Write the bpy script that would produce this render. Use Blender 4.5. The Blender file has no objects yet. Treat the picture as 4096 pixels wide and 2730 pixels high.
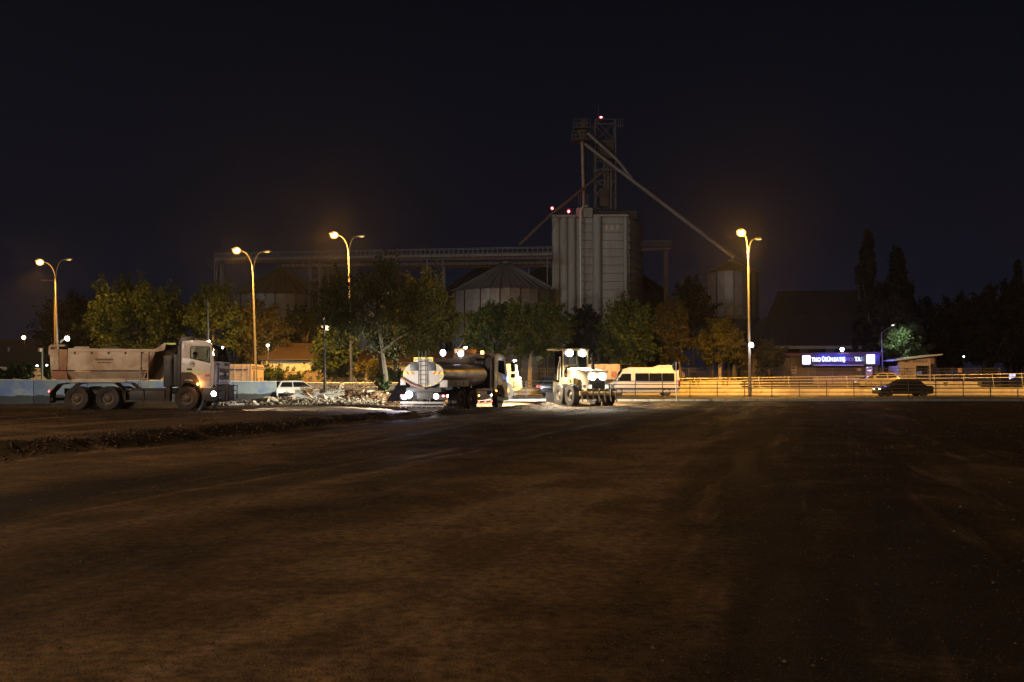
import bpy, bmesh, math, random
import numpy as np
from mathutils import Vector, Matrix
R = math.radians
S = bpy.context.scene
COL = S.collection

# ---------------------------------------------------------------- camera, sky, light, exposure
F, CX, CY, EYE = 4000.0, 2048.0, 1365.0, 1.7          # focal length and centre of the photograph in its pixels
PITCH = math.atan(155 / F)
cd = bpy.data.cameras.new('camera'); cam = bpy.data.objects.new('camera', cd); COL.objects.link(cam)
cd.sensor_width = 36; cd.lens = 36 * F / 4096; cd.clip_start = 0.1; cd.clip_end = 3000
cam.location = (0, 0, EYE); cam.rotation_euler = (math.pi / 2 + PITCH, 0, 0)
S.camera = cam
W = bpy.data.worlds.new('World'); S.world = W; W.use_nodes = True
nt = W.node_tree; nt.nodes.clear()
out = nt.nodes.new('ShaderNodeOutputWorld'); bg = nt.nodes.new('ShaderNodeBackground')
tc = nt.nodes.new('ShaderNodeTexCoord'); sp = nt.nodes.new('ShaderNodeSeparateXYZ'); rp = nt.nodes.new('ShaderNodeValToRGB')
nt.links.new(tc.outputs['Generated'], sp.inputs[0]); nt.links.new(sp.outputs['Z'], rp.inputs[0])
rp.color_ramp.elements[0].position = 0.0; rp.color_ramp.elements[0].color = (.0064, .0076, .0165, 1)
rp.color_ramp.elements[1].position = 0.5; rp.color_ramp.elements[1].color = (.0017, .0022, .0034, 1)
e = rp.color_ramp.elements.new(0.15); e.color = (.0036, .0045, .0090, 1)
nt.links.new(rp.outputs[0], bg.inputs[0]); nt.links.new(bg.outputs[0], out.inputs[0]); bg.inputs[1].default_value = 1.0
sl = bpy.data.lights.new('fill_sun', 'SUN'); so = bpy.data.objects.new('fill_sun', sl); COL.objects.link(so)  # no moon: dim sun lamp added as fill, stands in for distant lamps
sl.energy = 0.27; sl.angle = R(10); sl.color = (.90, .95, 1.0)
so.rotation_euler = Vector((.55, .80, -.17)).to_track_quat('-Z', 'Y').to_euler()
S.view_settings.view_transform = 'Standard'; S.view_settings.look = 'None'
S.view_settings.exposure = 0.0; S.view_settings.gamma = 1.0; S.view_settings.use_curve_mapping = False
S.cycles.use_denoising = True
S.cycles.max_bounces = 5; S.cycles.diffuse_bounces = 2; S.cycles.glossy_bounces = 3
S.cycles.transparent_max_bounces = 12; S.cycles.volume_bounces = 0
S.cycles.sample_clamp_indirect = 3.0; S.cycles.caustics_reflective = False; S.cycles.caustics_refractive = False

# ---------------------------------------------------------------- helpers
cp_, sp_ = math.cos(PITCH), math.sin(PITCH)
def ray(px, py):
    a, b = (px - CX) / F, (CY - py) / F
    return Vector((a, cp_ - b * sp_, sp_ + b * cp_))
def at(px, py, Y):
    d = ray(px, py); return Vector((0, 0, EYE)) + d * (Y / d.y)
def gp(px, py, z):
    d = ray(px, py); return Vector((0, 0, EYE)) + d * ((z - EYE) / d.z)
def xs(px, Y): return at(px, 1500, Y).x
def zs(py, Y): return at(2048, py, Y).z

class MB:
    def __init__(s): s.v, s.f, s.m = [], [], []
    def add(s, V, Fs, m=0):
        o = len(s.v); s.v += [tuple(p) for p in V]; s.f += [tuple(i + o for i in f) for f in Fs]; s.m += [m] * len(Fs); return s
    def hexa(s, P, m=0):
        return s.add(P, [(0, 3, 2, 1), (4, 5, 6, 7), (0, 1, 5, 4), (1, 2, 6, 5), (2, 3, 7, 6), (3, 0, 4, 7)], m)
    def bx(s, x0, x1, y0, y1, z0, z1, m=0):
        return s.hexa([(x0, y0, z0), (x1, y0, z0), (x1, y1, z0), (x0, y1, z0), (x0, y0, z1), (x1, y0, z1), (x1, y1, z1), (x0, y1, z1)], m)
    def box(s, c, d, rot=None, m=0):
        M = rot if rot is not None else Matrix.Identity(3); c = Vector(c)
        P = [c + M @ Vector((a * d[0] / 2, b * d[1] / 2, e * d[2] / 2)) for e in (-1, 1) for a, b in ((-1, -1), (1, -1), (1, 1), (-1, 1))]
        return s.hexa(P, m)
    def bar(s, p, q, w, h=None, m=0):
        p, q = Vector(p), Vector(q); d = q - p; L = d.length
        if L < 1e-6: return s
        M = d.to_track_quat('X', 'Z').to_matrix()
        return s.box((p + q) / 2, (L, w, h or w), M, m)
    def tube(s, pts, r, n=8, m=0, caps=True):
        pts = [Vector(p) for p in pts]; k = len(pts); rr = r if isinstance(r, (list, tuple)) else [r] * k
        V = []; up = None
        for i, p in enumerate(pts):
            d = (pts[min(i + 1, k - 1)] - pts[max(i - 1, 0)]).normalized()
            if up is None:
                up = Vector((0, 0, 1)) if abs(d.z) < .9 else Vector((1, 0, 0))
            a = d.cross(up)
            if a.length < 1e-5: a = d.cross(Vector((1, 0, 0)))
            a.normalize(); b = a.cross(d).normalized(); up = b
            for j in range(n):
                t = 2 * math.pi * j / n; V.append(p + (a * math.cos(t) + b * math.sin(t)) * rr[i])
        Fs = [(i * n + j, i * n + (j + 1) % n, (i + 1) * n + (j + 1) % n, (i + 1) * n + j) for i in range(k - 1) for j in range(n)]
        if caps: Fs += [tuple(reversed(range(n))), tuple((k - 1) * n + j for j in range(n))]
        return s.add(V, Fs, m)
    def lathe(s, prof, n=24, c=(0, 0, 0), axis='z', m=0, caps=True, a0=0., a1=None):
        V = []; c = Vector(c); k = len(prof); full = a1 is None; a1 = 2 * math.pi if full else a1
        nn = n if full else n + 1
        for r, h in prof:
            for j in range(nn):
                t = a0 + (a1 - a0) * j / n; a, b = r * math.cos(t), r * math.sin(t)
                V.append(c + Vector({'z': (a, b, h), 'y': (b, h, a), 'x': (h, a, b)}[axis]))
        Fs = []
        for i in range(k - 1):
            for j in range(n):
                j2 = (j + 1) % nn if full else j + 1
                Fs.append((i * nn + j, i * nn + j2, (i + 1) * nn + j2, (i + 1) * nn + j))
        if caps and full:
            if prof[0][0] > 1e-4: Fs.append(tuple(reversed(range(n))))
            if prof[-1][0] > 1e-4: Fs.append(tuple((k - 1) * n + j for j in range(n)))
        return s.add(V, Fs, m)
    def prism(s, poly, a0, a1, plane='xz', m=0, a0f=None):
        def P(u, v, w): return {'xz': (u, w, v), 'yz': (w, u, v), 'xy': (u, v, w)}[plane]
        n = len(poly); V = [P(u, v, a0) for u, v in poly] + [P(u, v, a1) for u, v in poly]
        Fs = [tuple(range(n)), tuple(reversed(range(n, 2 * n)))] + [(i, n + i, n + (i + 1) % n, (i + 1) % n) for i in range(n)]
        return s.add(V, Fs, m)
    def ball(s, c, r, n=12, k=8, m=0):
        rx, ry, rz = r if isinstance(r, (tuple, list)) else (r, r, r)
        V = [(c[0], c[1], c[2] - rz)]
        for i in range(1, k):
            p = math.pi * i / k
            for j in range(n):
                t = 2 * math.pi * j / n; V.append((c[0] + rx * math.sin(p) * math.cos(t), c[1] + ry * math.sin(p) * math.sin(t), c[2] - rz * math.cos(p)))
        V.append((c[0], c[1], c[2] + rz)); L = len(V) - 1
        Fs = [(0, 1 + (j + 1) % n, 1 + j) for j in range(n)]
        for i in range(k - 2):
            for j in range(n): Fs.append((1 + i * n + j, 1 + i * n + (j + 1) % n, 1 + (i + 1) * n + (j + 1) % n, 1 + (i + 1) * n + j))
        Fs += [(1 + (k - 2) * n + j, 1 + (k - 2) * n + (j + 1) % n, L) for j in range(n)]
        return s.add(V, Fs, m)
    def mesh(s, name, mat, bevel=0, smooth=True, ang=35):
        me = bpy.data.meshes.new(name); me.from_pydata(s.v, [], s.f)
        mats = mat if isinstance(mat, (list, tuple)) else [mat]
        for x in mats: me.materials.append(x)
        if len(mats) > 1: me.polygons.foreach_set('material_index', s.m)
        bm = bmesh.new(); bm.from_mesh(me)
        bmesh.ops.recalc_face_normals(bm, faces=bm.faces)
        if bevel:
            ed = [e for e in bm.edges if len(e.link_faces) == 2 and e.calc_face_angle(0) > R(28)]
            bmesh.ops.bevel(bm, geom=ed, offset=bevel, segments=2, affect='EDGES', profile=.6, clamp_overlap=True)
        bm.to_mesh(me); bm.free()
        if smooth:
            me.shade_smooth(); me.set_sharp_from_angle(angle=R(ang))
        return me
    def build(s, name, mat, parent=None, **k):
        return link(name, s.mesh(name, mat, **k), parent)

def link(name, me, parent=None, loc=None, rz=None, rot=None):
    o = bpy.data.objects.new(name, me); COL.objects.link(o)
    if parent is not None: o.parent = parent
    if loc is not None: o.location = loc
    if rz is not None: o.rotation_euler = (0, 0, rz)
    if rot is not None: o.rotation_euler = rot
    return o
def tag(o, label=None, cat=None, group=None, kind=None):
    if label: o['label'] = label
    if cat: o['category'] = cat
    if group: o['group'] = group
    if kind: o['kind'] = kind
    return o
def thing(name, label, cat, loc=(0, 0, 0), rz=0, group=None):
    return tag(link(name, None, None, loc, rz), label, cat, group)
def kids(o): return [c for c in COL.objects if c.parent == o]
def copy_tree(o, parent=None):
    c = o.copy(); COL.objects.link(c); c.parent = parent
    for ch in kids(o): copy_tree(ch, c)
    return c
def text_mesh(txt, size, depth=.004, bold=0, spacing=1.0):
    cu = bpy.data.curves.new('lettering', 'FONT'); cu.body = txt; cu.size = size; cu.extrude = depth; cu.offset = bold
    cu.align_x = 'CENTER'; cu.align_y = 'CENTER'; cu.space_character = spacing; cu.resolution_u = 3
    o = bpy.data.objects.new('lettering', cu); COL.objects.link(o)
    dg = bpy.context.evaluated_depsgraph_get(); me = bpy.data.meshes.new_from_object(o.evaluated_get(dg))
    bpy.data.objects.remove(o); return me
def lettering(txt, size, mat, parent, loc, rot, depth=.004, bold=0, sx=1.0, spacing=1.0, name='lettering'):
    me = text_mesh(txt, size, depth, bold, spacing); me.name = name; me.materials.clear(); me.materials.append(mat)
    o = link(name, me, parent, loc, rot=rot); o.scale = (sx, 1, 1); return o
def light(kind, loc, energy, color, parent=None, radius=.1, target=None, spot=90, blend=.5, name='lamp_light'):
    l = bpy.data.lights.new(name, kind); l.energy = energy; l.color = color; l.shadow_soft_size = radius
    if kind == 'SPOT': l.spot_size = R(spot); l.spot_blend = blend
    o = link(name, l, parent, loc)
    if target is not None: o.rotation_euler = Vector(target).to_track_quat('-Z', 'Y').to_euler()
    return o

# ---------------------------------------------------------------- materials
MATS = {}
def nodes(name):
    m = bpy.data.materials.new(name); m.use_nodes = True; t = m.node_tree
    b = t.nodes['Principled BSDF']; return m, t, b
def noise(t, scale, detail=4, rough=.6, vec=None, dist=0):
    n = t.nodes.new('ShaderNodeTexNoise'); n.inputs['Scale'].default_value = scale; n.inputs['Detail'].default_value = detail
    n.inputs['Roughness'].default_value = rough; n.inputs['Distortion'].default_value = dist
    if vec is not None: t.links.new(vec, n.inputs['Vector'])
    return n
def ramp(t, src, p0, p1, c0=(0, 0, 0, 1), c1=(1, 1, 1, 1)):
    r = t.nodes.new('ShaderNodeValToRGB'); r.color_ramp.elements[0].position = p0; r.color_ramp.elements[1].position = p1
    r.color_ramp.elements[0].color = c0; r.color_ramp.elements[1].color = c1; t.links.new(src, r.inputs[0]); return r
def mix(t, fac, a, b, typ='MIX'):
    n = t.nodes.new('ShaderNodeMix'); n.data_type = 'RGBA'; n.blend_type = typ
    for s, v in ((0, fac), (6, a), (7, b)):
        if hasattr(v, 'is_linked') or hasattr(v, 'links'): t.links.new(v, n.inputs[s])
        elif s == 0: n.inputs[0].default_value = v
        else: n.inputs[s].default_value = (*v, 1) if len(v) == 3 else v
    return n.outputs[2]
def pm(name, base, rough=.6, metal=0, var=.25, scale=2.5, dirt=None, damt=.5, dscale=1.2, bump=0, bscale=30, coat=0, stretch=None):
    if name in MATS: return MATS[name]
    m, t, b = nodes(name); tc = t.nodes.new('ShaderNodeTexCoord'); vec = tc.outputs['Object']
    if stretch:
        mp = t.nodes.new('ShaderNodeMapping'); mp.inputs['Scale'].default_value = stretch; t.links.new(vec, mp.inputs[0]); vec = mp.outputs[0]
    n1 = noise(t, scale, 5, .65, vec)
    lo = tuple(c * (1 - var) for c in base); hi = tuple(min(1, c * (1 + var)) for c in base)
    r1 = ramp(t, n1.outputs[0], .3, .7, (*lo, 1), (*hi, 1)); c = r1.outputs[0]
    if dirt:
        n2 = noise(t, dscale, 6, .7, vec, .4); r2 = ramp(t, n2.outputs[0], .62 - .3 * damt, .75)
        c = mix(t, r2.outputs[0], c, dirt)
        rr = ramp(t, r2.outputs[0], 0, 1, (rough,) * 3 + (1,), (.9, .9, .9, 1)); t.links.new(rr.outputs[0], b.inputs['Roughness'])
    else: b.inputs['Roughness'].default_value = rough
    t.links.new(c, b.inputs['Base Color']); b.inputs['Metallic'].default_value = metal
    if coat: b.inputs['Coat Weight'].default_value = coat
    if bump:
        n3 = noise(t, bscale, 6, .7, vec); bp = t.nodes.new('ShaderNodeBump'); bp.inputs['Strength'].default_value = bump
        bp.inputs['Distance'].default_value = .03; t.links.new(n3.outputs[0], bp.inputs['Height']); t.links.new(bp.outputs[0], b.inputs['Normal'])
    MATS[name] = m; return m
def em(name, color, strength):
    if name in MATS: return MATS[name]
    m, t, b = nodes(name); b.inputs['Base Color'].default_value = (.6, .6, .6, 1)
    b.inputs['Emission Color'].default_value = (*color, 1); b.inputs['Emission Strength'].default_value = strength
    MATS[name] = m; return m
def glass(name, tint=(.75, .8, .8), amt=.7, rough=.03):
    if name in MATS: return MATS[name]
    m, t, b = nodes(name); t.nodes.remove(b); o = t.nodes['Material Output']
    tr = t.nodes.new('ShaderNodeBsdfTransparent'); tr.inputs[0].default_value = (*tint, 1)
    gl = t.nodes.new('ShaderNodeBsdfGlossy'); gl.inputs['Roughness'].default_value = rough; gl.inputs[0].default_value = (.8, .8, .8, 1)
    fr = t.nodes.new('ShaderNodeFresnel'); fr.inputs[0].default_value = 1.5
    mx = t.nodes.new('ShaderNodeMixShader'); t.links.new(fr.outputs[0], mx.inputs[0]); t.links.new(tr.outputs[0], mx.inputs[1]); t.links.new(gl.outputs[0], mx.inputs[2])
    t.links.new(mx.outputs[0], o.inputs[0]); MATS[name] = m; return m
def leafmat(name, c0, c1, c2, rough=.7):
    if name in MATS: return MATS[name]
    m, t, b = nodes(name); tc = t.nodes.new('ShaderNodeTexCoord')
    n1 = noise(t, .55, 3, .6, tc.outputs['Object']); n2 = noise(t, 9, 2, .5, tc.outputs['Object'])
    a = mix(t, ramp(t, n1.outputs[0], .38, .62).outputs[0], c0, c1)
    a = mix(t, ramp(t, n2.outputs[0], .48, .68).outputs[0], a, c2)
    t.links.new(a, b.inputs['Base Color']); b.inputs['Roughness'].default_value = rough; b.inputs['Specular IOR Level'].default_value = .25
    tl = t.nodes.new('ShaderNodeBsdfTranslucent'); t.links.new(a, tl.inputs[0]); mx = t.nodes.new('ShaderNodeMixShader'); mx.inputs[0].default_value = .35
    t.links.new(b.outputs[0], mx.inputs[1]); t.links.new(tl.outputs[0], mx.inputs[2]); t.links.new(mx.outputs[0], t.nodes['Material Output'].inputs[0])
    MATS[name] = m; return m

SODIUM = (1.0, .44, .055)
STEEL = pm('galvanised_steel', (.42, .42, .41), .45, .8, .15, 3)
POLE = pm('painted_pole_steel', (.16, .155, .145), .5, .1, .12, 3)
DARKMETAL = pm('dark_painted_metal', (.035, .034, .033), .5, .2, .3, 3, (.09, .07, .05), .35)
RUBBER = pm('dusty_tyre_rubber', (.028, .026, .025), .85, 0, .3, 3, (.11, .08, .06), .55, 2.5)
RIM = pm('dusty_wheel_steel', (.12, .095, .075), .6, .3, .3, 6, (.10, .065, .04), .5, 5)
BLACKPL = pm('black_plastic', (.02, .02, .021), .45, 0, .2, 5)
CONC = pm('plain_concrete', (.36, .35, .33), .85, 0, .2, 1.5, (.2, .19, .17), .4, .8, .15, 20)
DGLASS = pm('dark_car_glass', (.012, .013, .015), .06, 0, .1, 2)
CLEAR = glass('window_glass')
CHROME = pm('chrome_trim', (.7, .7, .7), .15, 1, .05, 3)
LAMP_W = em('white_lamp_lens', (1, .95, .86), 24)
LAMP_B = em('bluish_lamp_lens', (.66, .72, 1), 13)
LAMP_R = em('red_lamp_lens', (1, .10, .09), 7)
LAMP_A = em('amber_lamp_lens', (1, .38, .06), 14)
TAILRED = pm('red_plastic_lens', (.35, .02, .02), .25, 0, .1, 3)
BARK = pm('tree_bark', (.10, .085, .065), .9, 0, .35, 2, None, 0, 1, .4, 14, 0, (1, 1, .3))

# ---------------------------------------------------------------- the ground
def vnoise(x, y, seed=0):
    x = np.asarray(x, float); y = np.asarray(y, float)
    xi = np.floor(x).astype(np.int64); yi = np.floor(y).astype(np.int64); u = x - xi; v = y - yi
    u = u * u * (3 - 2 * u); v = v * v * (3 - 2 * v)
    def h(a, b):
        n = (a * 374761393 + b * 668265263 + seed * 974634) & 0x7fffffff
        n = ((n ^ (n >> 13)) * 1274126177) & 0x7fffffff
        return ((n ^ (n >> 16)) & 0xffff) / 65535.0
    return (h(xi, yi) * (1 - u) + h(xi + 1, yi) * u) * (1 - v) + (h(xi, yi + 1) * (1 - u) + h(xi + 1, yi + 1) * u) * v
def fbm(x, y, f, octs, seed=0, gain=.5):
    s = 0; a = 1; tot = 0
    for i in range(octs):
        s = s + a * (vnoise(np.asarray(x) * f, np.asarray(y) * f, seed + i) - .5); tot += a; a *= gain; f *= 2.03
    return s / tot * 2
def sstep(a, b, x):
    t = np.clip((x - a) / (b - a), 0, 1); return t * t * (3 - 2 * t)
EDGE = [(-22, 13.0), (-15, 18.3), (-11.06, 21.6), (-9.9, 24.4), (-9.2, 28.1), (-7.6, 32.4), (-5.3, 40.0), (-2.7, 46.4), (-.4, 51.8), (2.3, 57.7), (3.8, 61), (5.2, 70)]
POOLS = [(gp(px, py, .262).x, gp(px, py, .262).y, rx, ry) for px, py, rx, ry in ((3000, 1621, 1.7, 1.4), (2868, 1617, .8, 1.0), (3122, 1624, .7, .9))]
def edge_sd(x, y):
    best = np.full(np.shape(x), 1e9); sg = np.ones(np.shape(x))
    for (ax, ay), (bx, by) in zip(EDGE[:-1], EDGE[1:]):
        dx, dy = bx - ax, by - ay; L = dx * dx + dy * dy
        t = np.clip(((x - ax) * dx + (y - ay) * dy) / L, 0, 1)
        d = np.hypot(x - ax - t * dx, y - ay - t * dy); c = dx * (y - ay) - dy * (x - ax)
        m = d < best; best = np.where(m, d, best); sg = np.where(m, np.sign(c), sg)
    return best * sg                                   # positive on the upper (left) side
def ground_h(x, y):
    x = np.asarray(x, float); y = np.asarray(y, float)
    lo = .11 * sstep(18, 45, y) + .10 * sstep(45, 58, y) + .12 * sstep(57, 64.2, y)
    up = .36 - .20 * sstep(-9, -4.3, x) + .16 * sstep(58, 64, y) * sstep(-9, -4.3, x)
    sd = edge_sd(x, y) + .35 * fbm(x, y, .9, 3, 5)
    k = sstep(-.80, .06, sd); z = lo * (1 - k) + np.maximum(up, lo) * k
    face = np.exp(-(sd / .55) ** 2)
    berm = face * sstep(28, 40, y) * (.13 + .12 * fbm(x, y, 1.3, 3, 9)) * (1 - .8 * sstep(59, 62, y))
    z = z + berm + face * (.04 * fbm(x, y, 1.6, 4, 21) + .01)
    u = x * math.cos(R(17)) - y * math.sin(R(17)); v = x * math.sin(R(17)) + y * math.cos(R(17)); w = u + .5 * fbm(x, y, .08, 2, 71)
    rut = vnoise(w * 1.9, v * .06, 81) + .6 * vnoise(w * 4.3, v * .13, 82) + .35 * vnoise(w * 9.0, v * .5, 83)
    z = z + .026 * (rut - .97) * sstep(63.5, 60, y)
    z = z + .028 * fbm(x, y, .25, 3, 31) + (.016 + .01 * face) * fbm(x, y, 2.1, 4, 41)
    rub = sstep(50.5, 53, y) * sstep(63.5, 60, y) * sstep(-17.5, -15, x) * sstep(-6.6, -9, x)     # heap of soil and rubble
    hump = .62 * np.exp(-(((x + 8.6) / 2.0) ** 2 + ((y - 60.2) / 2.2) ** 2)) + .30 * np.exp(-(((x + 12.6) / 2.4) ** 2 + ((y - 57) / 1.8) ** 2))
    z = z + hump * (.8 + .5 * fbm(x, y, 1.1, 4, 61))
    for (px_, py_, rx_, ry_) in POOLS:
        k = sstep(1.7, 1.05, np.hypot((x - px_) / rx_, (y - py_) / ry_)); z = z * (1 - k) + (.262 - .015) * k
    return z
def gh(x, y): return float(ground_h(np.array([x]), np.array([y]))[0])

def soil_material():
    m, t, b = nodes('graded_soil'); tc = t.nodes.new('ShaderNodeTexCoord'); v = tc.outputs['Object']
    mp = t.nodes.new('ShaderNodeMapping'); mp.vector_type = 'POINT'; mp.inputs['Rotation'].default_value = (0, 0, R(17)); t.links.new(v, mp.inputs[0])
    st = t.nodes.new('ShaderNodeMapping'); st.inputs['Scale'].default_value = (.34, .035, 1); t.links.new(mp.outputs[0], st.inputs[0])
    nb = noise(t, 1.0, 3, .55, st.outputs[0], .6)                           # grader and water-truck passes, damp and dry
    st2 = t.nodes.new('ShaderNodeMapping'); st2.inputs['Scale'].default_value = (1.6, .12, 1); t.links.new(mp.outputs[0], st2.inputs[0])
    nb2 = noise(t, 1.0, 4, .6, st2.outputs[0], .5)
    np_ = noise(t, .55, 6, .68, v, .5); nf = noise(t, 9, 6, .75, v); ng = noise(t, 60, 3, .6, v)
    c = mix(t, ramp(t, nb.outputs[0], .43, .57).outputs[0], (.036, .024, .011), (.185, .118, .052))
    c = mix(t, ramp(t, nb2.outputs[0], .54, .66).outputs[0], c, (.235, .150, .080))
    c = mix(t, ramp(t, np_.outputs[0], .42, .56).outputs[0], mix(t, .55, c, (.032, .020, .010)), c)
    c = mix(t, ramp(t, np_.outputs[0], .60, .74).outputs[0], c, (.25, .165, .095))
    # the middle strip has dried, the water truck has soaked the strips to either side of it
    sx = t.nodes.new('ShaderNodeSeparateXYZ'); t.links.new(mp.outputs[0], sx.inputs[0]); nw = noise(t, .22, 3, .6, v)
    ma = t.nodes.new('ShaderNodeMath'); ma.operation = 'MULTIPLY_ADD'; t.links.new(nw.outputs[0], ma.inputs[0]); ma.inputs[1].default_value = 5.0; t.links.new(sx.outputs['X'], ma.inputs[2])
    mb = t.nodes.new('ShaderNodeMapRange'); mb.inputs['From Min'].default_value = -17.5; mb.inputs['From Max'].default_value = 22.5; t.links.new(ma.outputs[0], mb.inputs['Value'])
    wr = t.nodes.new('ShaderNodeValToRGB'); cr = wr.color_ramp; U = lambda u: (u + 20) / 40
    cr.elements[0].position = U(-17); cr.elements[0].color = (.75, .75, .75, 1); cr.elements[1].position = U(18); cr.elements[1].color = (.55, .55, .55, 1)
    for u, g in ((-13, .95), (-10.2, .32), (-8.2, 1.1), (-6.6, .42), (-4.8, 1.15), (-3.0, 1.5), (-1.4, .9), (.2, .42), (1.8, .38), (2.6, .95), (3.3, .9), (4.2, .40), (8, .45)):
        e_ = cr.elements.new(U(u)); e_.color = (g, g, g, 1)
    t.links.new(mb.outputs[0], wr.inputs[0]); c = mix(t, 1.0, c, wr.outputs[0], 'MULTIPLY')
    c = mix(t, 1.0, c, ramp(t, nf.outputs[0], .30, .70, (.30, .30, .30, 1), (1.70, 1.64, 1.56, 1)).outputs[0], 'MULTIPLY')
    c = mix(t, ramp(t, ng.outputs[0], .62, .72).outputs[0], c, (.24, .19, .14))
    t.links.new(c, b.inputs['Base Color'])
    rr = ramp(t, nb.outputs[0], .36, .6, (.62,) * 3 + (1,), (.95,) * 3 + (1,)); t.links.new(rr.outputs[0], b.inputs['Roughness'])
    b.inputs['Specular IOR Level'].default_value = .10
    hh = t.nodes.new('ShaderNodeMath'); hh.operation = 'MULTIPLY_ADD'; t.links.new(nf.outputs[0], hh.inputs[0]); hh.inputs[1].default_value = 1.0; t.links.new(ng.outputs[0], hh.inputs[2])
    bp = t.nodes.new('ShaderNodeBump'); bp.inputs['Strength'].default_value = .8; bp.inputs['Distance'].default_value = .045
    t.links.new(hh.outputs[0], bp.inputs['Height']); t.links.new(bp.outputs[0], b.inputs['Normal']); return m
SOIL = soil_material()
def axis(parts):
    o = []
    for a, b, s in parts: o += list(np.arange(a, b - 1e-6, s))
    return np.array(o + [parts[-1][1]])
def grid_sheet(name, X, Y, Z, mat):
    nx, ny = len(X), len(Y); me = bpy.data.meshes.new(name)
    gx, gy = np.meshgrid(X, Y); co = np.stack([gx, gy, Z], -1).reshape(-1, 3).astype(np.float32)
    i = np.arange(nx * ny).reshape(ny, nx); q = np.stack([i[:-1, :-1], i[:-1, 1:], i[1:, 1:], i[1:, :-1]], -1).reshape(-1, 4).astype(np.int32)
    me.vertices.add(len(co)); me.vertices.foreach_set('co', co.ravel()); me.loops.add(q.size); me.loops.foreach_set('vertex_index', q.ravel())
    me.polygons.add(len(q)); me.polygons.foreach_set('loop_start', np.arange(0, q.size, 4, dtype=np.int32))
    me.polygons.foreach_set('use_smooth', np.ones(len(q), bool)); me.update(); me.validate(); me.materials.append(mat)
    return link(name, me)
GX = axis([(-62, -24, .6), (-24, -13, .2), (-13, 10, .13), (10, 24, .25), (24, 62, .6)])
GY = axis([(-8, 3, .4), (3, 12, .08), (12, 30, .11), (30, 58, .16), (58, 64.2, .2)])
gx, gy = np.meshgrid(GX, GY)
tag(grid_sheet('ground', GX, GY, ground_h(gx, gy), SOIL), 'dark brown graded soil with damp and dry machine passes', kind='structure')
# strip of old ground left of the service road, then the land round about
GX2 = axis([(-62, -3, .5), (-3, -.5, .5)]); GY2 = axis([(64.2, 92, .6)]); gx, gy = np.meshgrid(GX2, GY2)
zz = .36 + .06 * fbm(gx, gy, .3, 3, 77) + .03 * fbm(gx, gy, 1.1, 3, 78); zz = np.where(gy < 64.5, ground_h(gx, gy), zz)
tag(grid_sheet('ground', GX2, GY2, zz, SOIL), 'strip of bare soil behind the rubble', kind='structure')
FAR = pm('far_ground', (.07, .06, .045), .95, 0, .4, .15)
g = MB(); g.bx(-700, 700, 106, 900, -.5, .9); g.bx(-700, -62, -300, 106, -.8, .1); g.bx(62, 700, -300, 106, -.8, .1); g.bx(-62, 62, -300, -8, -.8, -.06)
tag(g.build('terrain', FAR, smooth=False), 'dark flat land around the building site', kind='structure')

# ---------------------------------------------------------------- roads
ASPH = pm('road_asphalt', (.060, .062, .062), .8, 0, .25, .8, (.10, .09, .08), .3, .3, .3, 60)
ASPH2 = pm('lit_road_asphalt', (.085, .082, .075), .75, 0, .25, .6, (.12, .11, .09), .3, .25, .3, 60)
KERB = pm('kerb_stone', (.26, .25, .23), .85, 0, .2, 2, (.15, .11, .08), .5, 1.2)
rd = MB(); rd.bx(-.5, 62, 64.46, 77.6, .05, .34)
tag(rd.build('service_road', ASPH, smooth=False), 'grey asphalt strip along the edge of the soil', kind='structure')
for (x0, x1) in ((-2.2, 62),):
    k = MB(); x = x0; rnd = random.Random(4)
    pieces = []
    while x < x1:
        p = link('kerb_stone', None); pieces.append((x, p)); x += 1.0
    kb = MB(); kb.bx(0, .985, -.11, .11, -.3, .12); kme = kb.mesh('kerb_stone', KERB, bevel=.02)
    kroot = tag(link('kerb', None), 'low pale kerb along the front of the asphalt strip', kind='structure'); kroot.location = (0, 64.34, 0)
    for x, p in pieces:
        p.data = None; bpy.data.objects.remove(p)
        o = link('kerb_stone', kme, kroot, (x, rnd.uniform(-.012, .012), .345 + rnd.uniform(-.012, .008))); o.rotation_euler = (0, rnd.uniform(-.004, .004), rnd.uniform(-.01, .01))
rd = MB(); rd.bx(-62, 62, 78.5, 92.1, -.1, .30); rd.bx(-.5, 62, 77.6, 78.5, 0, .40)
tag(rd.build('carriageway', ASPH2, smooth=False), 'asphalt road under the sodium lamps', kind='structure')
WHITE = pm('road_paint', (.7, .68, .6), .7, 0, .2, 3)
ln = MB(); ln.bx(-60, 62, 78.9, 79.05, .300, .304); ln.bx(-60, 62, 91.2, 91.35, .300, .304)
for i in range(14): ln.bx(-58 + i * 9, -55 + i * 9, 85.0, 85.14, .300, .304)
tag(ln.build('road_marking', WHITE, smooth=False), 'white lane lines on the road', kind='structure')
rd = MB(); rd.bx(-200, 200, 92.5, 106, -.1, .93)
tag(rd.build('far_carriageway', ASPH2, smooth=False), 'raised far carriageway behind the low retaining wall', kind='structure')

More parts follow.
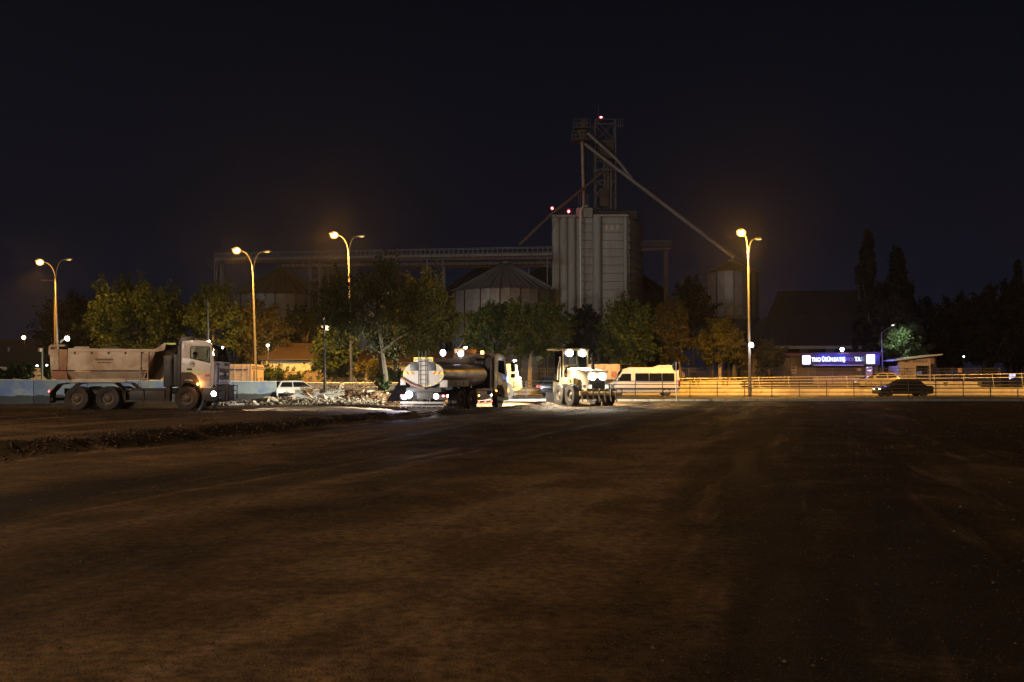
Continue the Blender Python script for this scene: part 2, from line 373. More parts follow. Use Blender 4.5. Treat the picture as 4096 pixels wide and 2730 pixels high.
# low retaining wall under the far railing, cast in panels
WALLY = pm('pale_retaining_concrete', (.52, .49, .42), .85, 0, .16, 1.1, (.30, .26, .2), .3, .7, .1, 25)
rw = thing('retaining_wall', 'long low concrete retaining wall lit orange behind the near railing', 'retaining wall', (0, 92.3, .30))
rnd = random.Random(8); x = -6.0; edges = []
while x < 62:
    w = rnd.choice((3.2, 3.4, 3.0)) if x < 38 else rnd.choice((1.5, 1.35, 1.0, 1.9)); edges.append((x, w)); x += w
for x, w in edges:
    b = MB(); b.bx(x + .012, x + w - .012, -.15, .17, -.2, .60 + rnd.uniform(-.008, .008)); o = b.build('panel', WALLY, rw, bevel=.012)
    o.location = (0, rnd.uniform(-.02, .01), 0)
b = MB(); b.bx(-6.1, 62, -.10, .2, .615, .70); b.build('coping', CONC, rw, bevel=.01)

# ---------------------------------------------------------------- railings
RAILM = pm('grey_railing_steel', (.10, .095, .09), .5, .4, .2, 3)
RAILY = pm('pale_railing_paint', (.60, .56, .46), .5, .2, .15, 3)
nr = thing('railing', 'near grey steel railing with four rails along the road edge', 'railing', (0, 78.05, .41))
pb = MB(); pb.bar((0, 0, 0), (0, 0, 1.19), .055); pb.box((0, 0, .012), (.22, .18, .024)); pme = pb.mesh('post', RAILM)
x0 = xs(2104, 78.05); xp = [x0 - 2.13 * 1 + 2.13 * i for i in range(0, 23)]
for x in xp: link('post', pme, nr, (x, 0, 0))
for z in (1.19, .92, .62, .33):
    b = MB(); b.tube([(xp[0], 0, z), (xp[-1], 0, z)], .030, 8); b.build('rail', RAILM, nr)
fr = thing('railing', 'far pale railing with leaning posts on the retaining wall', 'railing', (0, 92.36, .99))
x0 = xs(2690, 92.36); L = xs(4096, 92.36) + 8 - x0
def ftop(x):
    t = (x - x0) / (xs(3420, 92.36) - x0); return .80 + .24 * t
for i in range(16):
    x = x0 + i * L / 15; h = ftop(x); b = MB(); b.bar((x + .0, 0, 0), (x - .12, .05, h), .05); b.box((x, 0, .012), (.2, .16, .02)); b.build('post', RAILY, fr)
for q in (1, .74, .46, .2):
    b = MB(); pts = [(x0 + j * L / 15 - .12 * q, .05 * q, ftop(x0 + j * L / 15) * q) for j in range(16)]; b.tube(pts, .034, 8); b.build('rail', RAILY, fr)

# yellow guardrails at the left
GRY = pm('galvanised_guardrail', (.55, .52, .45), .5, .3, .15, 2)
def guardrail(name, label, pts, n_posts, hts=(.72, .38), deep=.3):
    root = thing(name, label, 'guardrail', pts[0]); p0 = Vector(pts[0]); P = [Vector(p) - p0 for p in pts]
    for z in hts:
        b = MB()
        for dz, o in ((-.14, 0), (-.07, -.05), (0, 0), (.07, -.05), (.14, 0)): pass
        prof = [(-.15, 0.), (-.10, -.07), (-.04, -.07), (0, -.01), (.04, -.07), (.10, -.07), (.15, 0.)]
        V = []; 
        for p in P:
            for (dz, dy) in prof: V.append((p.x, p.y + dy, p.z + z + dz))
            for (dz, dy) in reversed(prof): V.append((p.x, p.y + dy + .02, p.z + z + dz))
        k = len(prof) * 2; Fs = [(i * k + j, i * k + (j + 1) % k, (i + 1) * k + (j + 1) % k, (i + 1) * k + j) for i in range(len(P) - 1) for j in range(k)]
        b.add(V, Fs); b.build('beam', GRY, root)
    for i in range(n_posts):
        t = i / (n_posts - 1) * (len(P) - 1); j = min(int(t), len(P) - 2); p = P[j].lerp(P[j + 1], t - j)
        b = MB(); b.bar((p.x, p.y + .1, p.z - 1.0), (p.x, p.y + .1, p.z + max(hts) + .1), .12); b.build('post', GRY, root)
    return root
a, c = at(1180, 1531, 90), at(2060, 1531, 88)
guardrail('guardrail', 'yellow lit guardrail running behind the white hatchback and the big tree', [(a.x, 90, a.z - .75), ((a.x + c.x) / 2, 89, (a.z + c.z) / 2 - .75), (c.x, 88, c.z - .75)], 12, (.62, .22))
pts = [at(px, py, 84 + i * 2) for i, (px, py) in enumerate([(-120, 1464), (40, 1470), (75, 1471), (130, 1473), (190, 1476), (260, 1480), (420, 1490), (700, 1505)])]
guardrail('guardrail', 'curving yellow lit guardrail ramp behind the blue wall at the left edge', [(p.x, p.y, p.z - .75) for p in pts], 14, (.62, .28, -.12))
# pale embankment wall below the left guardrail
EMB = pm('yellowish_plaster_wall', (.55, .48, .36), .85, 0, .2, .9, (.3, .24, .17), .4, .5)
b = MB(); lo = [(p.x, p.y + .3, .2) for p in pts]; hi = [(p.x, p.y + .3, p.z - 1.15) for p in pts]; hb = [(p.x, p.y + .8, p.z - 1.15) for p in pts]
n = len(pts); b.add(lo + hi + hb, [(i, i + 1, n + i + 1, n + i) for i in range(n - 1)] + [(n + i, n + i + 1, 2 * n + i + 1, 2 * n + i) for i in range(n - 1)])
tag(b.build('ramp_wall', EMB, smooth=False), 'low pale ramp wall under the curving guardrail at the left', 'wall')

# barrier with green and red stripes on the far side of the far carriageway
WB = pm('white_barrier_paint', (.66, .62, .54), .8, 0, .12, 1.5, (.35, .28, .2), .35, .8)
GREEN = pm('faded_green_paint', (.16, .18, .07), .8, 0, .3, 4); REDP = pm('faded_red_paint', (.22, .05, .03), .8, 0, .3, 4)
def barrier(label, pxs, px1, Y, py0, py1, stripes):
    x0, x1 = xs(pxs, Y), xs(px1, Y); z0, z1 = zs(py1, Y), zs(py0, Y)
    r = thing('traffic_barrier', label, 'barrier', (x0, Y, .93)); nb = max(2, int((x1 - x0) / 2.0)); w = (x1 - x0) / nb; h = z1 - .93
    for i in range(nb):
        b = MB(); b.prism([(-.30, 0), (.30, 0), (.26, .10), (.13, .32 * h), (.09, h), (-.09, h), (-.13, .32 * h), (-.26, .10)], i * w + .01, (i + 1) * w - .01, 'yz'); b.build('barrier_block', WB, r, bevel=.01)
    for (a, c, col) in stripes:
        xa, xc = xs(a, Y) - x0, xs(c, Y) - x0; b = MB(); b.bx(xa, xc, -.315, -.09, .12, h - .01); b.build('stripe', col, r, smooth=False)
barrier('pale barrier with a green and a red stripe twice, right of the white minibus', 2640, 3010, 104, 1527, 1550, [(2766, 2777, GREEN), (2790, 2794, REDP), (2886, 2897, GREEN), (2905, 2910, REDP)])
barrier('pinkish pale barrier with green posts in front of the guard booth', 3672, 3918, 104, 1525, 1546, [(3773, 3784, GREEN), (3908, 3920, GREEN)])

# ---------------------------------------------------------------- blue wall on the left
def blue_mat():
    m, t, b = nodes('peeling_blue_wall_paint'); tc = t.nodes.new('ShaderNodeTexCoord'); v = tc.outputs['Object']; s = t.nodes.new('ShaderNodeSeparateXYZ'); t.links.new(v, s.inputs[0])
    n1 = noise(t, .8, 5, .65, v, .3); n2 = noise(t, 4, 6, .7, v); n3 = noise(t, 1.7, 4, .6, v)
    c = mix(t, ramp(t, n1.outputs[0], .42, .6).outputs[0], (.155, .205, .245), (.075, .12, .27))
    c = mix(t, ramp(t, n2.outputs[0], .60, .72).outputs[0], c, (.14, .15, .15))
    a = t.nodes.new('ShaderNodeMath'); a.operation = 'MULTIPLY_ADD'; t.links.new(n3.outputs[0], a.inputs[0]); a.inputs[1].default_value = -.30; t.links.new(s.outputs['Z'], a.inputs[2])
    c = mix(t, ramp(t, a.outputs[0], .335, .355).outputs[0], (.022, .028, .034), c)
    t.links.new(c, b.inputs['Base Color']); b.inputs['Roughness'].default_value = .85
    bp = t.nodes.new('ShaderNodeBump'); bp.inputs['Strength'].default_value = .4; bp.inputs['Distance'].default_value = .02; t.links.new(n2.outputs[0], bp.inputs['Height']); t.links.new(bp.outputs[0], b.inputs['Normal']); return m
BLUE = blue_mat()
A = Vector((xs(-330, 53.2), 53.2, .33)); B = Vector((xs(1108, 63.5), 63.5, .33)); d = B - A; L = d.length; ang = math.atan2(d.y, d.x)
bw = thing('blue_wall', 'long peeling pale blue concrete wall with a dark base behind the dump truck', 'wall', A, ang)
nseg = 7
for i in range(nseg):
    z = 1.36 - .14 * (i + .5) / nseg; w = L / nseg; rr = random.Random(i)
    b = MB(); b.hexa([(i * w + .012, 0, -.5), ((i + 1) * w - .012, 0, -.5), ((i + 1) * w - .012, .25, -.5), (i * w + .012, .25, -.5), (i * w + .012, 0, 1.37 - .14 * i / nseg), ((i + 1) * w - .012, 0, 1.37 - .14 * (i + 1) / nseg), ((i + 1) * w - .012, .25, 1.37 - .14 * (i + 1) / nseg), (i * w + .012, .25, 1.37 - .14 * i / nseg)])
    o = b.build('wall_panel', BLUE, bw, bevel=.015); o.location = (0, rr.uniform(-.015, .015), 0)
b = MB(); b.hexa([(0, -.02, 1.375), (L, -.02, 1.235), (L, .28, 1.235), (0, .28, 1.375), (0, -.02, 1.43), (L, -.02, 1.29), (L, .28, 1.29), (0, .28, 1.43)]); b.build('coping', CONC, bw, bevel=.01)
# the stump of the wall that was pulled down
STUMP = pm('broken_blue_concrete', (.20, .24, .30), .9, 0, .3, 1.5, (.05, .055, .06), .6, .9, .4, 12)
q0, q1 = at(1112, 1590, 64.2), at(1335, 1575, 66.5)
b = MB(); rnd = random.Random(5); prof = []; N = 14
top = [(i / N, rnd.uniform(-.07, .05)) for i in range(N + 1)]
V = []
for t_, dz in top:
    x = q0.x + (q1.x - q0.x) * t_; y = 64.2 + 2.3 * t_
    for yy, z in ((0, .1), (0, .80 - .1 * t_ + dz), (.3, .84 - .1 * t_ + dz * .5), (.3, .1)): V.append((x, y + yy, z))
Fs = [(i * 4 + j, i * 4 + (j + 1) % 4, (i + 1) * 4 + (j + 1) % 4, (i + 1) * 4 + j) for i in range(N) for j in range(4)] + [(0, 1, 2, 3), (N * 4 + 3, N * 4 + 2, N * 4 + 1, N * 4)]
b.add(V, Fs); tag(b.build('broken_wall', STUMP, smooth=False), 'low broken stump of the blue wall below the white hatchback', 'wall')
b = MB(); p0, p1 = at(1185, 1560, 68), at(1375, 1556, 69)
b.hexa([(p0.x, 67.6, .5), (p1.x, 68.6, .5), (p1.x, 69.4, .5), (p0.x, 68.4, .5), (p0.x, 67.6, p0.z), (p1.x, 68.6, p1.z), (p1.x, 69.4, p1.z), (p0.x, 68.4, p0.z)])
tag(b.build('concrete_ledge', CONC, bevel=.04), 'low concrete ledge at the foot of the camera pole', 'ledge')

# ---------------------------------------------------------------- loose soil, clods, rubble
def rock_mesh(name, pts, mat, seed, flat=.7):
    """pts: (x, y, z, size); every stone is a dented octahedron or a broken slab, all joined"""
    rs = np.random.RandomState(seed); base = np.array([(1, 0, 0), (-1, 0, 0), (0, 1, 0), (0, -1, 0), (0, 0, 1), (0, 0, -1)], float)
    fs = np.array([(0, 2, 4), (2, 1, 4), (1, 3, 4), (3, 0, 4), (2, 0, 5), (1, 2, 5), (3, 1, 5), (0, 3, 5)])
    V = []; Q = []
    for i, (x, y, z, s) in enumerate(pts):
        v = base * rs.uniform(.55, 1.25, (6, 1)); v[:, 2] *= flat; a = rs.uniform(0, 6.28); c, sn = math.cos(a), math.sin(a)
        v = np.stack([v[:, 0] * c - v[:, 1] * sn, v[:, 0] * sn + v[:, 1] * c, v[:, 2] + rs.uniform(-.25, .25) * v[:, 0]], 1)
        V.append(v * s + (x, y, z)); Q.append(fs + 6 * i)
    me = bpy.data.meshes.new(name); me.from_pydata(np.concatenate(V).tolist(), [], np.concatenate(Q).tolist()); me.materials.append(mat); return link(name, me)
CLOD = pm('soil_clods', (.095, .062, .036), .95, 0, .6, 1.5, None, 0, 1, .3, 40)
rs = np.random.RandomState(3); P = []
for i in range(9000):
    y = 3.5 + 58 * rs.rand() ** 2.2; x = rs.uniform(-.56, .56) * y
    s = (.004 + .0008 * y) * rs.uniform(.4, 1.0) * (1.8 if rs.rand() < .03 else 1); P.append((x, y, 0, s))
for (a, c) in zip(EDGE[:-1], EDGE[1:]):
    L = math.hypot(c[0] - a[0], c[1] - a[1])
    for i in range(int(L * 46)):
        t_ = rs.rand(); nx, ny = -(c[1] - a[1]) / L, (c[0] - a[0]) / L; o = rs.normal(-.12, .33)
        P.append((a[0] + (c[0] - a[0]) * t_ + nx * o, a[1] + (c[1] - a[1]) * t_ + ny * o, 0, rs.uniform(.012, .055) * (1.7 if rs.rand() < .06 else 1)))
P = np.array(P); P[:, 2] = ground_h(P[:, 0], P[:, 1]) + P[:, 3] * .15
tag(rock_mesh('clods', P.tolist(), CLOD, 1), 'loose clods and pebbles scattered over the graded soil and along its cut edge', kind='stuff')
rs = np.random.RandomState(17); P = []
for i in range(3600):
    y = 3.6 + 34 * rs.rand() ** 1.8; x = rs.uniform(-.56, .56) * y; P.append((x, y, 0, (.003 + .0010 * y) * rs.uniform(.4, 1.0) * (2.2 if rs.rand() < .03 else 1)))
P = np.array(P); P[:, 2] = ground_h(P[:, 0], P[:, 1]) + P[:, 3] * .2
tag(rock_mesh('pebbles', P.tolist(), pm('pale_pebbles', (.15, .11, .07), .9, 0, .6, 3), 5), 'pale pebbles strewn over the dark soil in the foreground', kind='stuff')
RUB = pm('pale_rubble', (.36, .32, .27), .9, 0, .6, 5, (.07, .06, .05), .55, 4.5, .3, 20)
P = []
for i in range(2600):
    t_ = rs.rand(); x = -15.8 + 8.2 * t_ + rs.normal(0, .25); y = 52.4 + 3.6 * rs.rand() + 3.2 * t_ * rs.rand() + 2.4 * rs.rand() * rs.rand()
    P.append((x, y, 0, rs.uniform(.03, .13) * (1.8 if rs.rand() < .08 else 1)))
P = np.array(P); pil = .12 * np.exp(-((P[:, 1] - 56) / 2.3) ** 2) * sstep(-16, -13, P[:, 0])
P[:, 2] = ground_h(P[:, 0], P[:, 1]) + pil * rs.rand(len(P)) + P[:, 3] * .2
tag(rock_mesh('rubble', P.tolist(), RUB, 2, .6), 'headlit heap of broken concrete and plaster in front of the blue wall', kind='stuff')
def chunk(name, px, py, Y, s, mat, label, cat, rz=0, tilt=.2, group=None, seed=0, hz=None):
    rr = random.Random(seed * 7 + 1); p = at(px, py, Y); b = MB(); q = []
    for z in (-1, 1):
        for (a, c) in ((-1, -1), (1, -1), (1, 1), (-1, 1)): q.append((a * s[0] / 2 * rr.uniform(.75, 1.1), c * s[1] / 2 * rr.uniform(.75, 1.1), z * s[2] / 2 * rr.uniform(.8, 1.15)))
    b.hexa(q); o = b.build(name, mat, bevel=min(s) * .18); o.location = (p.x, Y, p.z); o.rotation_euler = (rr.uniform(-tilt, tilt), rr.uniform(-tilt, tilt), rz)
    return tag(o, label, cat, group)
PALE = pm('pale_broken_concrete', (.55, .50, .42), .9, 0, .25, 2.5, (.25, .2, .15), .4, 2, .3, 25)
ORD = ['fifth', 'third', 'seventh', 'ninth', 'second', 'first', 'eleventh', 'twelfth', 'sixth', 'eighth', 'fourth', 'tenth']
gch = 'broken concrete chunks in the rubble'
for i, (px, py, Y, s) in enumerate([(1040, 1606, 54.5, (1.0, .45, .25)), (1010, 1614, 53.6, (.5, .35, .25)), (1095, 1606, 55, (.8, .5, .22)), (1150, 1600, 56.2, (1.1, .5, .3)), (960, 1622, 52.6, (.45, .4, .2)), (930, 1624, 52.3, (.5, .3, .18)), (1185, 1612, 55, (.55, .3, .2)), (1222, 1606, 56.3, (.45, .35, .28)), (1070, 1598, 56.5, (.6, .3, .22)), (1118, 1618, 53.5, (.5, .4, .2)), (1030, 1622, 52.8, (.6, .3, .16)), (1165, 1590, 58.5, (.6, .4, .3))]):
    chunk('concrete_chunk', px, py, Y, s, PALE if i % 3 else RUB, '%s pale concrete chunk from the left in the lit rubble before the blue wall' % ORD[i], 'rubble', i * 1.3, .4, gch, i)
chunk('plank', 1248, 1592, 57.5, (1.5, .16, .05), pm('raw_timber', (.45, .32, .2), .8, 0, .2, 4), 'pale wooden plank leaning out of the rubble left of the soil mound', 'plank', -.9, .5, None, 31)
chunk('plank', 1403, 1562, 61, (1.0, .14, .05), MATS['raw_timber'], 'short pale plank sticking out of the brush on the soil mound', 'plank', -.6, .6, None, 33)
chunk('boulder', 1476, 1575, 60.5, (.60, .5, .36), PALE, 'large rounded pale boulder on the soil mound beside the big tree', 'boulder', .2, .1, None, 41)
chunk('boulder', 1452, 1566, 61, (.2, .2, .18), PALE, 'small pale stone beside the large boulder on the soil mound', 'stone', .2, .1, None, 42)
chunk('boulder', 1365, 1545, 62.5, (.36, .34, .42), PALE, 'upright pale stone on top of the brush left of the mound', 'stone', .5, .1, None, 43)
for i, (px, py, Y, w) in enumerate([(1287, 1590, 58.5, .42), (1300, 1597, 57.5, .42), (1322, 1600, 57.5, .36)]):
    chunk('stone', px, py, Y, (w, .36, .3), PALE, '%s of three yellowish stones at the left foot of the soil mound' % ('leftmost', 'middle one', 'rightmost')[i], 'stone', i, .3, 'stones at the foot of the soil mound', 50 + i)
# puddles
PUD = pm('puddle_water', (.01, .009, .008), .06, 0, .1, 3, None, 0, 1, .25, 3)
def puddle(px, py, w, l, label, seed):
    p = gp(px, py, .262)
    if label.startswith('tiny'):
        for _ in range(6): p = gp(px, py, gh(p.x, p.y))
    else: p.z = .25 - .022
    rr = random.Random(seed); n = 22; V = [(0, 0, 0)] + [(math.cos(6.283 * i / n) * w * rr.uniform(.6, 1.1), math.sin(6.283 * i / n) * l * rr.uniform(.6, 1.1), 0) for i in range(n)]
    b = MB(); b.add(V, [(0, 1 + i, 1 + (i + 1) % n) for i in range(n)]); o = b.build('puddle', PUD); o.location = (p.x, p.y, p.z + .022); tag(o, label, kind='structure')
puddle(3000, 1621, 1.7, 1.4, 'long puddle mirroring the lit wall', 1); puddle(2868, 1617, .8, 1.0, 'small puddle left of the long one', 2); puddle(3122, 1624, .7, .9, 'small puddle right of the long one', 3)

# ================================================================ vehicles
WHITEP = pm('dusty_white_truck_paint', (.76, .70, .64), .4, 0, .08, 2, (.42, .30, .21), .30, 1.6, 0, 30, .3)
BEDP = pm('scuffed_tipper_paint', (.64, .53, .40), .65, 0, .14, 1.8, (.30, .15, .07), .60, 1.1, .1, 18)
REFL = pm('yellow_green_reflector', (.72, .95, .25), .5, 0, .05, 4)
INK = pm('black_lettering', (.015, .015, .015), .6, 0, .1, 4)
WORN = pm('worn_brown_lettering', (.20, .12, .08), .8, 0, .3, 8)

def wheel_meshes(rad, wid, key, lug=0, rimr=.55):
    b = MB(); w = wid / 2; r = rad
    b.lathe([(r * rimr, -w * .85), (r * .80, -w * .98), (r * .93, -w), (r * .985, -w * .86), (r, -w * .55), (r * .985, -w * .53), (r * .985, -w * .45), (r, -w * .43), (r, -w * .05), (r * .985, -w * .03), (r * .985, w * .03), (r, w * .05), (r, w * .43), (r * .985, w * .45), (r * .985, w * .53), (r, w * .55), (r * .985, w * .86), (r * .93, w), (r * .80, w * .98), (r * rimr, w * .85)], 36, axis='y', caps=False)
    if lug:
        n = 20
        for i in range(n):
            for sd in (-1, 1):
                a = 6.2832 * (i + (.5 if sd > 0 else 0)) / n; da = .16
                P = []
                for rr in (r * .97, r * 1.035):
                    for (t, y) in ((a, sd * w * .96), (a + .10, sd * w * .96), (a + da + .10, sd * w * .05), (a + da, sd * w * .05)): P.append((rr * math.cos(t), y, rr * math.sin(t)))
                b.hexa(P)
    tyre = b.mesh('tyre_' + key, RUBBER); c = MB(); q = r * rimr
    c.lathe([(q * 1.02, -w * .9), (q * 1.04, -w * .82), (q * .93, -w * .72), (q * .86, -w * .35), (q * .60, -w * .25), (q * .55, -w * .45), (q * .42, -w * .62), (q * .30, -w * .75), (0.001, -w * .78)], 28, axis='y', caps=False)
    for i in range(10):
        t = 6.2832 * i / 10; c.tube([(q * .70 * math.cos(t), -w * .24, q * .70 * math.sin(t)), (q * .70 * math.cos(t), -w * .42, q * .70 * math.sin(t))], .018 * rad / .53, 6)
    c.lathe([(q * 1.02, w * .9), (q * .9, w * .5), (.001, w * .5)], 20, axis='y', caps=False)
    return tyre, c.mesh('rim_' + key, RIM)
TRUCKW = wheel_meshes(.535, .31, 'truck'); TRUCKF = wheel_meshes(.535, .32, 'truck_front')
def wheel(parent, ms, x, y, z, rz=0, flip=False):
    o = link('wheel', ms[0], parent, (x, y, z), rz + (math.pi if flip else 0)); link('rim', ms[1], o); return o

# ---------------------------------------------------------------- person at the wheel
SKIN = pm('skin', (.42, .26, .18), .6, 0, .1, 4); VEST = pm('yellow_safety_vest', (.70, .72, .10), .8, 0, .12, 5); CLOTH = pm('dark_work_cloth', (.03, .035, .05), .9, 0, .3, 5); HAIR = pm('dark_hair', (.015, .012, .01), .8, 0, .2, 9)
def seated_person(loc, rz, label, mat_vest):
    P = [(0, 0, .10, .155), (.02, 0, .30, .150), (.05, 0, .50, .165), (.06, 0, .60, .085), (.08, 0, .70, .062), (.11, 0, .80, .098), (.11, 0, .90, .092),
         (.06, .21, .54, .065), (.16, .27, .32, .052), (.40, .20, .36, .042), (.50, .17, .40, .045), (.06, -.21, .54, .065), (.16, -.27, .32, .052), (.40, -.20, .36, .042), (.50, -.17, .40, .045),
         (.20, .11, .10, .10), (.46, .13, .13, .085), (.56, .13, -.25, .062), (.20, -.11, .10, .10), (.46, -.13, .13, .085), (.56, -.13, -.25, .062), (.21, 0, .82, .022)]
    E = [(0, 1), (1, 2), (2, 3), (3, 4), (4, 5), (5, 6), (2, 7), (7, 8), (8, 9), (9, 10), (2, 11), (11, 12), (12, 13), (13, 14), (0, 15), (15, 16), (16, 17), (0, 18), (18, 19), (19, 20), (5, 21)]
    me = bpy.data.meshes.new('person'); me.from_pydata([p[:3] for p in P], E, []); me.materials.append(SKIN); me.materials.append(CLOTH)
    o = link('person', me, None, loc, rz); m = o.modifiers.new('skin', 'SKIN')
    for i, p in enumerate(P): me.skin_vertices[0].data[i].radius = (p[3], p[3]); me.skin_vertices[0].data[i].use_root = (i == 0)
    s = o.modifiers.new('subd', 'SUBSURF'); s.levels = s.render_levels = 2
    v = MB(); v.lathe([(.185, .10), (.19, .30), (.205, .48), (.15, .58), (.10, .62)], 20, caps=False); vo = v.build('safety_vest', mat_vest, o); vo.location = (.03, 0, 0); vo.scale = (.95, 1.12, 1)
    h = MB(); h.ball((.095, 0, .885), (.112, .10, .085), 12, 8); h.build('hair', HAIR, o)
    return tag(o, label, 'person')

# ---------------------------------------------------------------- dump truck
Yn = 44.4; tx = xs(745, Yn); tz = .338
T = thing('dump_truck', 'dusty white tipper truck numbered 19 with its headlight on, in front of the blue wall', 'dump truck', (tx, Yn + 1.25, tz))
def both(fn):
    for s in (-1, 1): fn(s)
# cab shell
cab = MB()
def side_wall(s):
    y0, y1 = (1.17, 1.22) if s > 0 else (-1.22, -1.17)
    cab.prism([(-.22, 1.70), (.20, 1.69), (.42, 1.55), (.56, 1.32), (.63, .99), (1.08, .98), (1.20, 1.15), (1.24, 1.9), (1.22, 2.16), (1.02, 2.13), (.17, 2.33), (-.22, 2.33)], y0, y1)
    cab.prism([(-.22, 2.33), (.17, 2.33), (.16, 2.80), (.20, 2.84), (.20, 3.0), (-.22, 2.98)], y0, y1)
    cab.prism([(.20, 2.84), (.98, 2.84), (1.02, 2.80), (1.06, 2.98), (.20, 3.0)], y0, y1)
    cab.prism([(1.02, 2.13), (1.22, 2.16), (1.08, 2.96), (1.06, 2.98), (1.02, 2.80)], y0, y1)
both(side_wall)
cab.bx(-.24, -.20, -1.2, 1.2, 1.3, 3.0)
cab.prism([(-.22, 2.98), (1.05, 2.98), (.98, 3.05), (.5, 3.12), (-.1, 3.1), (-.22, 3.06)], -1.19, 1.19)
cab.prism([(1.19, 1.15), (1.25, 1.15), (1.27, 1.9), (1.24, 2.18), (1.19, 2.18)], -1.17, 1.17)
cab.bx(-.2, 1.2, -1.15, 1.15, 1.30, 1.38)
cab.build('cab', WHITEP, T, bevel=.015)
d = MB(); d.prism([(-.02, 1.71), (.21, 1.71), (.44, 1.57), (.585, 1.34), (.66, 1.03), (1.04, 1.03), (1.10, 2.12), (1.02, 2.115), (.165, 2.318), (-.02, 2.31)], -1.235, -1.215); dr = d.build('door', WHITEP, T, bevel=.006)
d = MB(); d.bx(.02, .24, -1.26, -1.22, 1.78, 1.87); d.build('handle', BLACKPL, dr, bevel=.01)
d = MB(); d.prism([(.165, 2.33), (1.015, 2.135), (1.02, 2.79), (.97, 2.84), (.20, 2.84), (.165, 2.80)], -1.20, -1.19); w = d.build('window', CLEAR, dr, smooth=False)
d = MB()
for p, q in (((.165, 2.32), (1.02, 2.125)), ((1.02, 2.125), (1.02, 2.80)), ((1.0, 2.83), (.19, 2.83)), ((.165, 2.32), (.165, 2.80))): d.bar((p[0], -1.225, p[1]), (q[0], -1.225, q[1]), .035)
d.build('window_seal', BLACKPL, dr)
d = MB(); d.prism([(.165, 2.33), (1.015, 2.135), (1.02, 2.79), (.97, 2.84), (.20, 2.84), (.165, 2.80)], 1.19, 1.20); d.build('window', CLEAR, T, smooth=False)
d = MB(); d.hexa([(1.235, -1.13, 2.18), (1.245, -1.13, 2.18), (1.245, 1.13, 2.18), (1.235, 1.13, 2.18), (1.075, -1.08, 2.97), (1.085, -1.08, 2.97), (1.085, 1.08, 2.97), (1.075, 1.08, 2.97)]); d.build('windscreen', CLEAR, T, smooth=False)
d = MB(); d.prism([(1.02, 3.0), (1.34, 2.86), (1.36, 2.90), (1.06, 3.08)], -1.16, 1.16); d.build('sun_visor', DARKMETAL, T, bevel=.01)
d = MB(); d.prism([(-.42, 2.72), (-.24, 2.72), (-.24, 2.99), (.30, 3.06), (.30, 3.22), (.22, 3.27), (-.20, 3.30), (-.32, 3.24), (-.42, 3.05)], -1.10, .9); d.build('roof_box', BLACKPL, T, bevel=.05)
d = MB(); d.bx(-.42, -.26, -1.17, 1.1, 1.0, 2.9); d.bx(-.62, -.42, -1.1, -.5, 1.1, 2.5); d.build('cab_back_frame', DARKMETAL, T, bevel=.03)
gr = MB(); gr.prism([(1.26, 1.22), (1.31, 1.26), (1.34, 1.62), (1.33, 1.92), (1.28, 1.96)], -.78, .78); gro = gr.build('grille', WHITEP, T, bevel=.02)
for z0, z1 in ((1.68, 1.88), (1.36, 1.58)):
    b = MB(); b.prism([(1.325, z0), (1.36, z0 + .02), (1.36, z1 - .02), (1.325, z1)], -.70, .70); b.build('grille_slot', BLACKPL, gro, bevel=.01)
b = MB(); b.lathe([(.13, -.012), (.13, .012)], 24, (1.372, 0, 1.63), 'x'); b.lathe([(.105, -.014), (.105, .014)], 24, (1.376, 0, 1.63), 'x', m=1)
b.build('emblem_ring', [CHROME, BLACKPL], gro)
b = MB()
for k in range(3):
    t = math.pi / 2 + k * 2.0944; b.bar((1.392, 0, 1.63), (1.392, .11 * math.cos(t), 1.63 + .11 * math.sin(t)), .02)
b.build('emblem_star', CHROME, gro)
b = MB(); b.bx(1.275, 1.285, -.95, -.55, 2.0, 2.11); b.bx(1.275, 1.285, .2, .95, 2.0, 2.11); b.build('badge_plate', DARKMETAL, T)
b = MB(); b.prism([(.70, .55), (.72, .96), (1.12, .98), (1.42, 1.14), (1.46, .52), (1.30, .38), (.86, .40)], -1.22, 1.22); bu = b.build('bumper', DARKMETAL, T, bevel=.04)
b = MB(); b.bx(1.40, 1.48, -1.0, 1.0, .62, .92); b.build('number_plate_panel', BLACKPL, bu, bevel=.02)
b = MB()
for z in (1.10, .86): b.bar((1.44, -1.16, z), (1.62, -1.1, z), .03); b.bar((1.62, -1.1, z), (1.62, 1.1, z), .03); b.bar((1.62, 1.1, z), (1.44, 1.16, z), .03)
for y in (-1.1, -.3, .5, 1.1): b.bar((1.62, y, .45), (1.62, y, 1.12), .035)
b.build('bull_bar', DARKMETAL, T)
b = MB(); b.bar((1.60, -.62, .42), (1.60, -.62, 1.05), .05); b.build('towing_pin', pm('rust_paint', (.35, .16, .07), .8), T)
for s in (-1, 1):
    b = MB(); b.ball((1.22, s * 1.13, .74), (.17, .125, .175), 16, 10); hl = b.build('headlight', LAMP_W, T); tag(hl)
    light('SPOT', (1.75, s * 1.0, .78), 3000 if s < 0 else 2600, (1, .95, .86), T, .07, (1, .10, -.10), 90, .8, 'headlight_beam')
for s in (-1, 1):
    b = MB(); b.lathe([(.70, s * 1.19), (.80, s * 1.22), (.80, s * .80), (.76, s * .80), (.70, s * 1.12)], 20, (0, 0, .535), 'y', caps=False, a0=R(-20), a1=R(205)); b.build('front_fender', DARKMETAL, T)
b = MB(); b.prism([(-.24, 1.05), (-.24, 1.68), (.20, 1.68), (.42, 1.54), (.55, 1.32), (.60, 1.10), (.50, 1.10), (.38, 1.26), (.18, 1.38), (-.1, 1.38)], -1.215, -1.0); b.build('fender_panel', pm('brown_dusty_fender', (.09, .06, .045), .8, 0, .3, 3), T, bevel=.02)
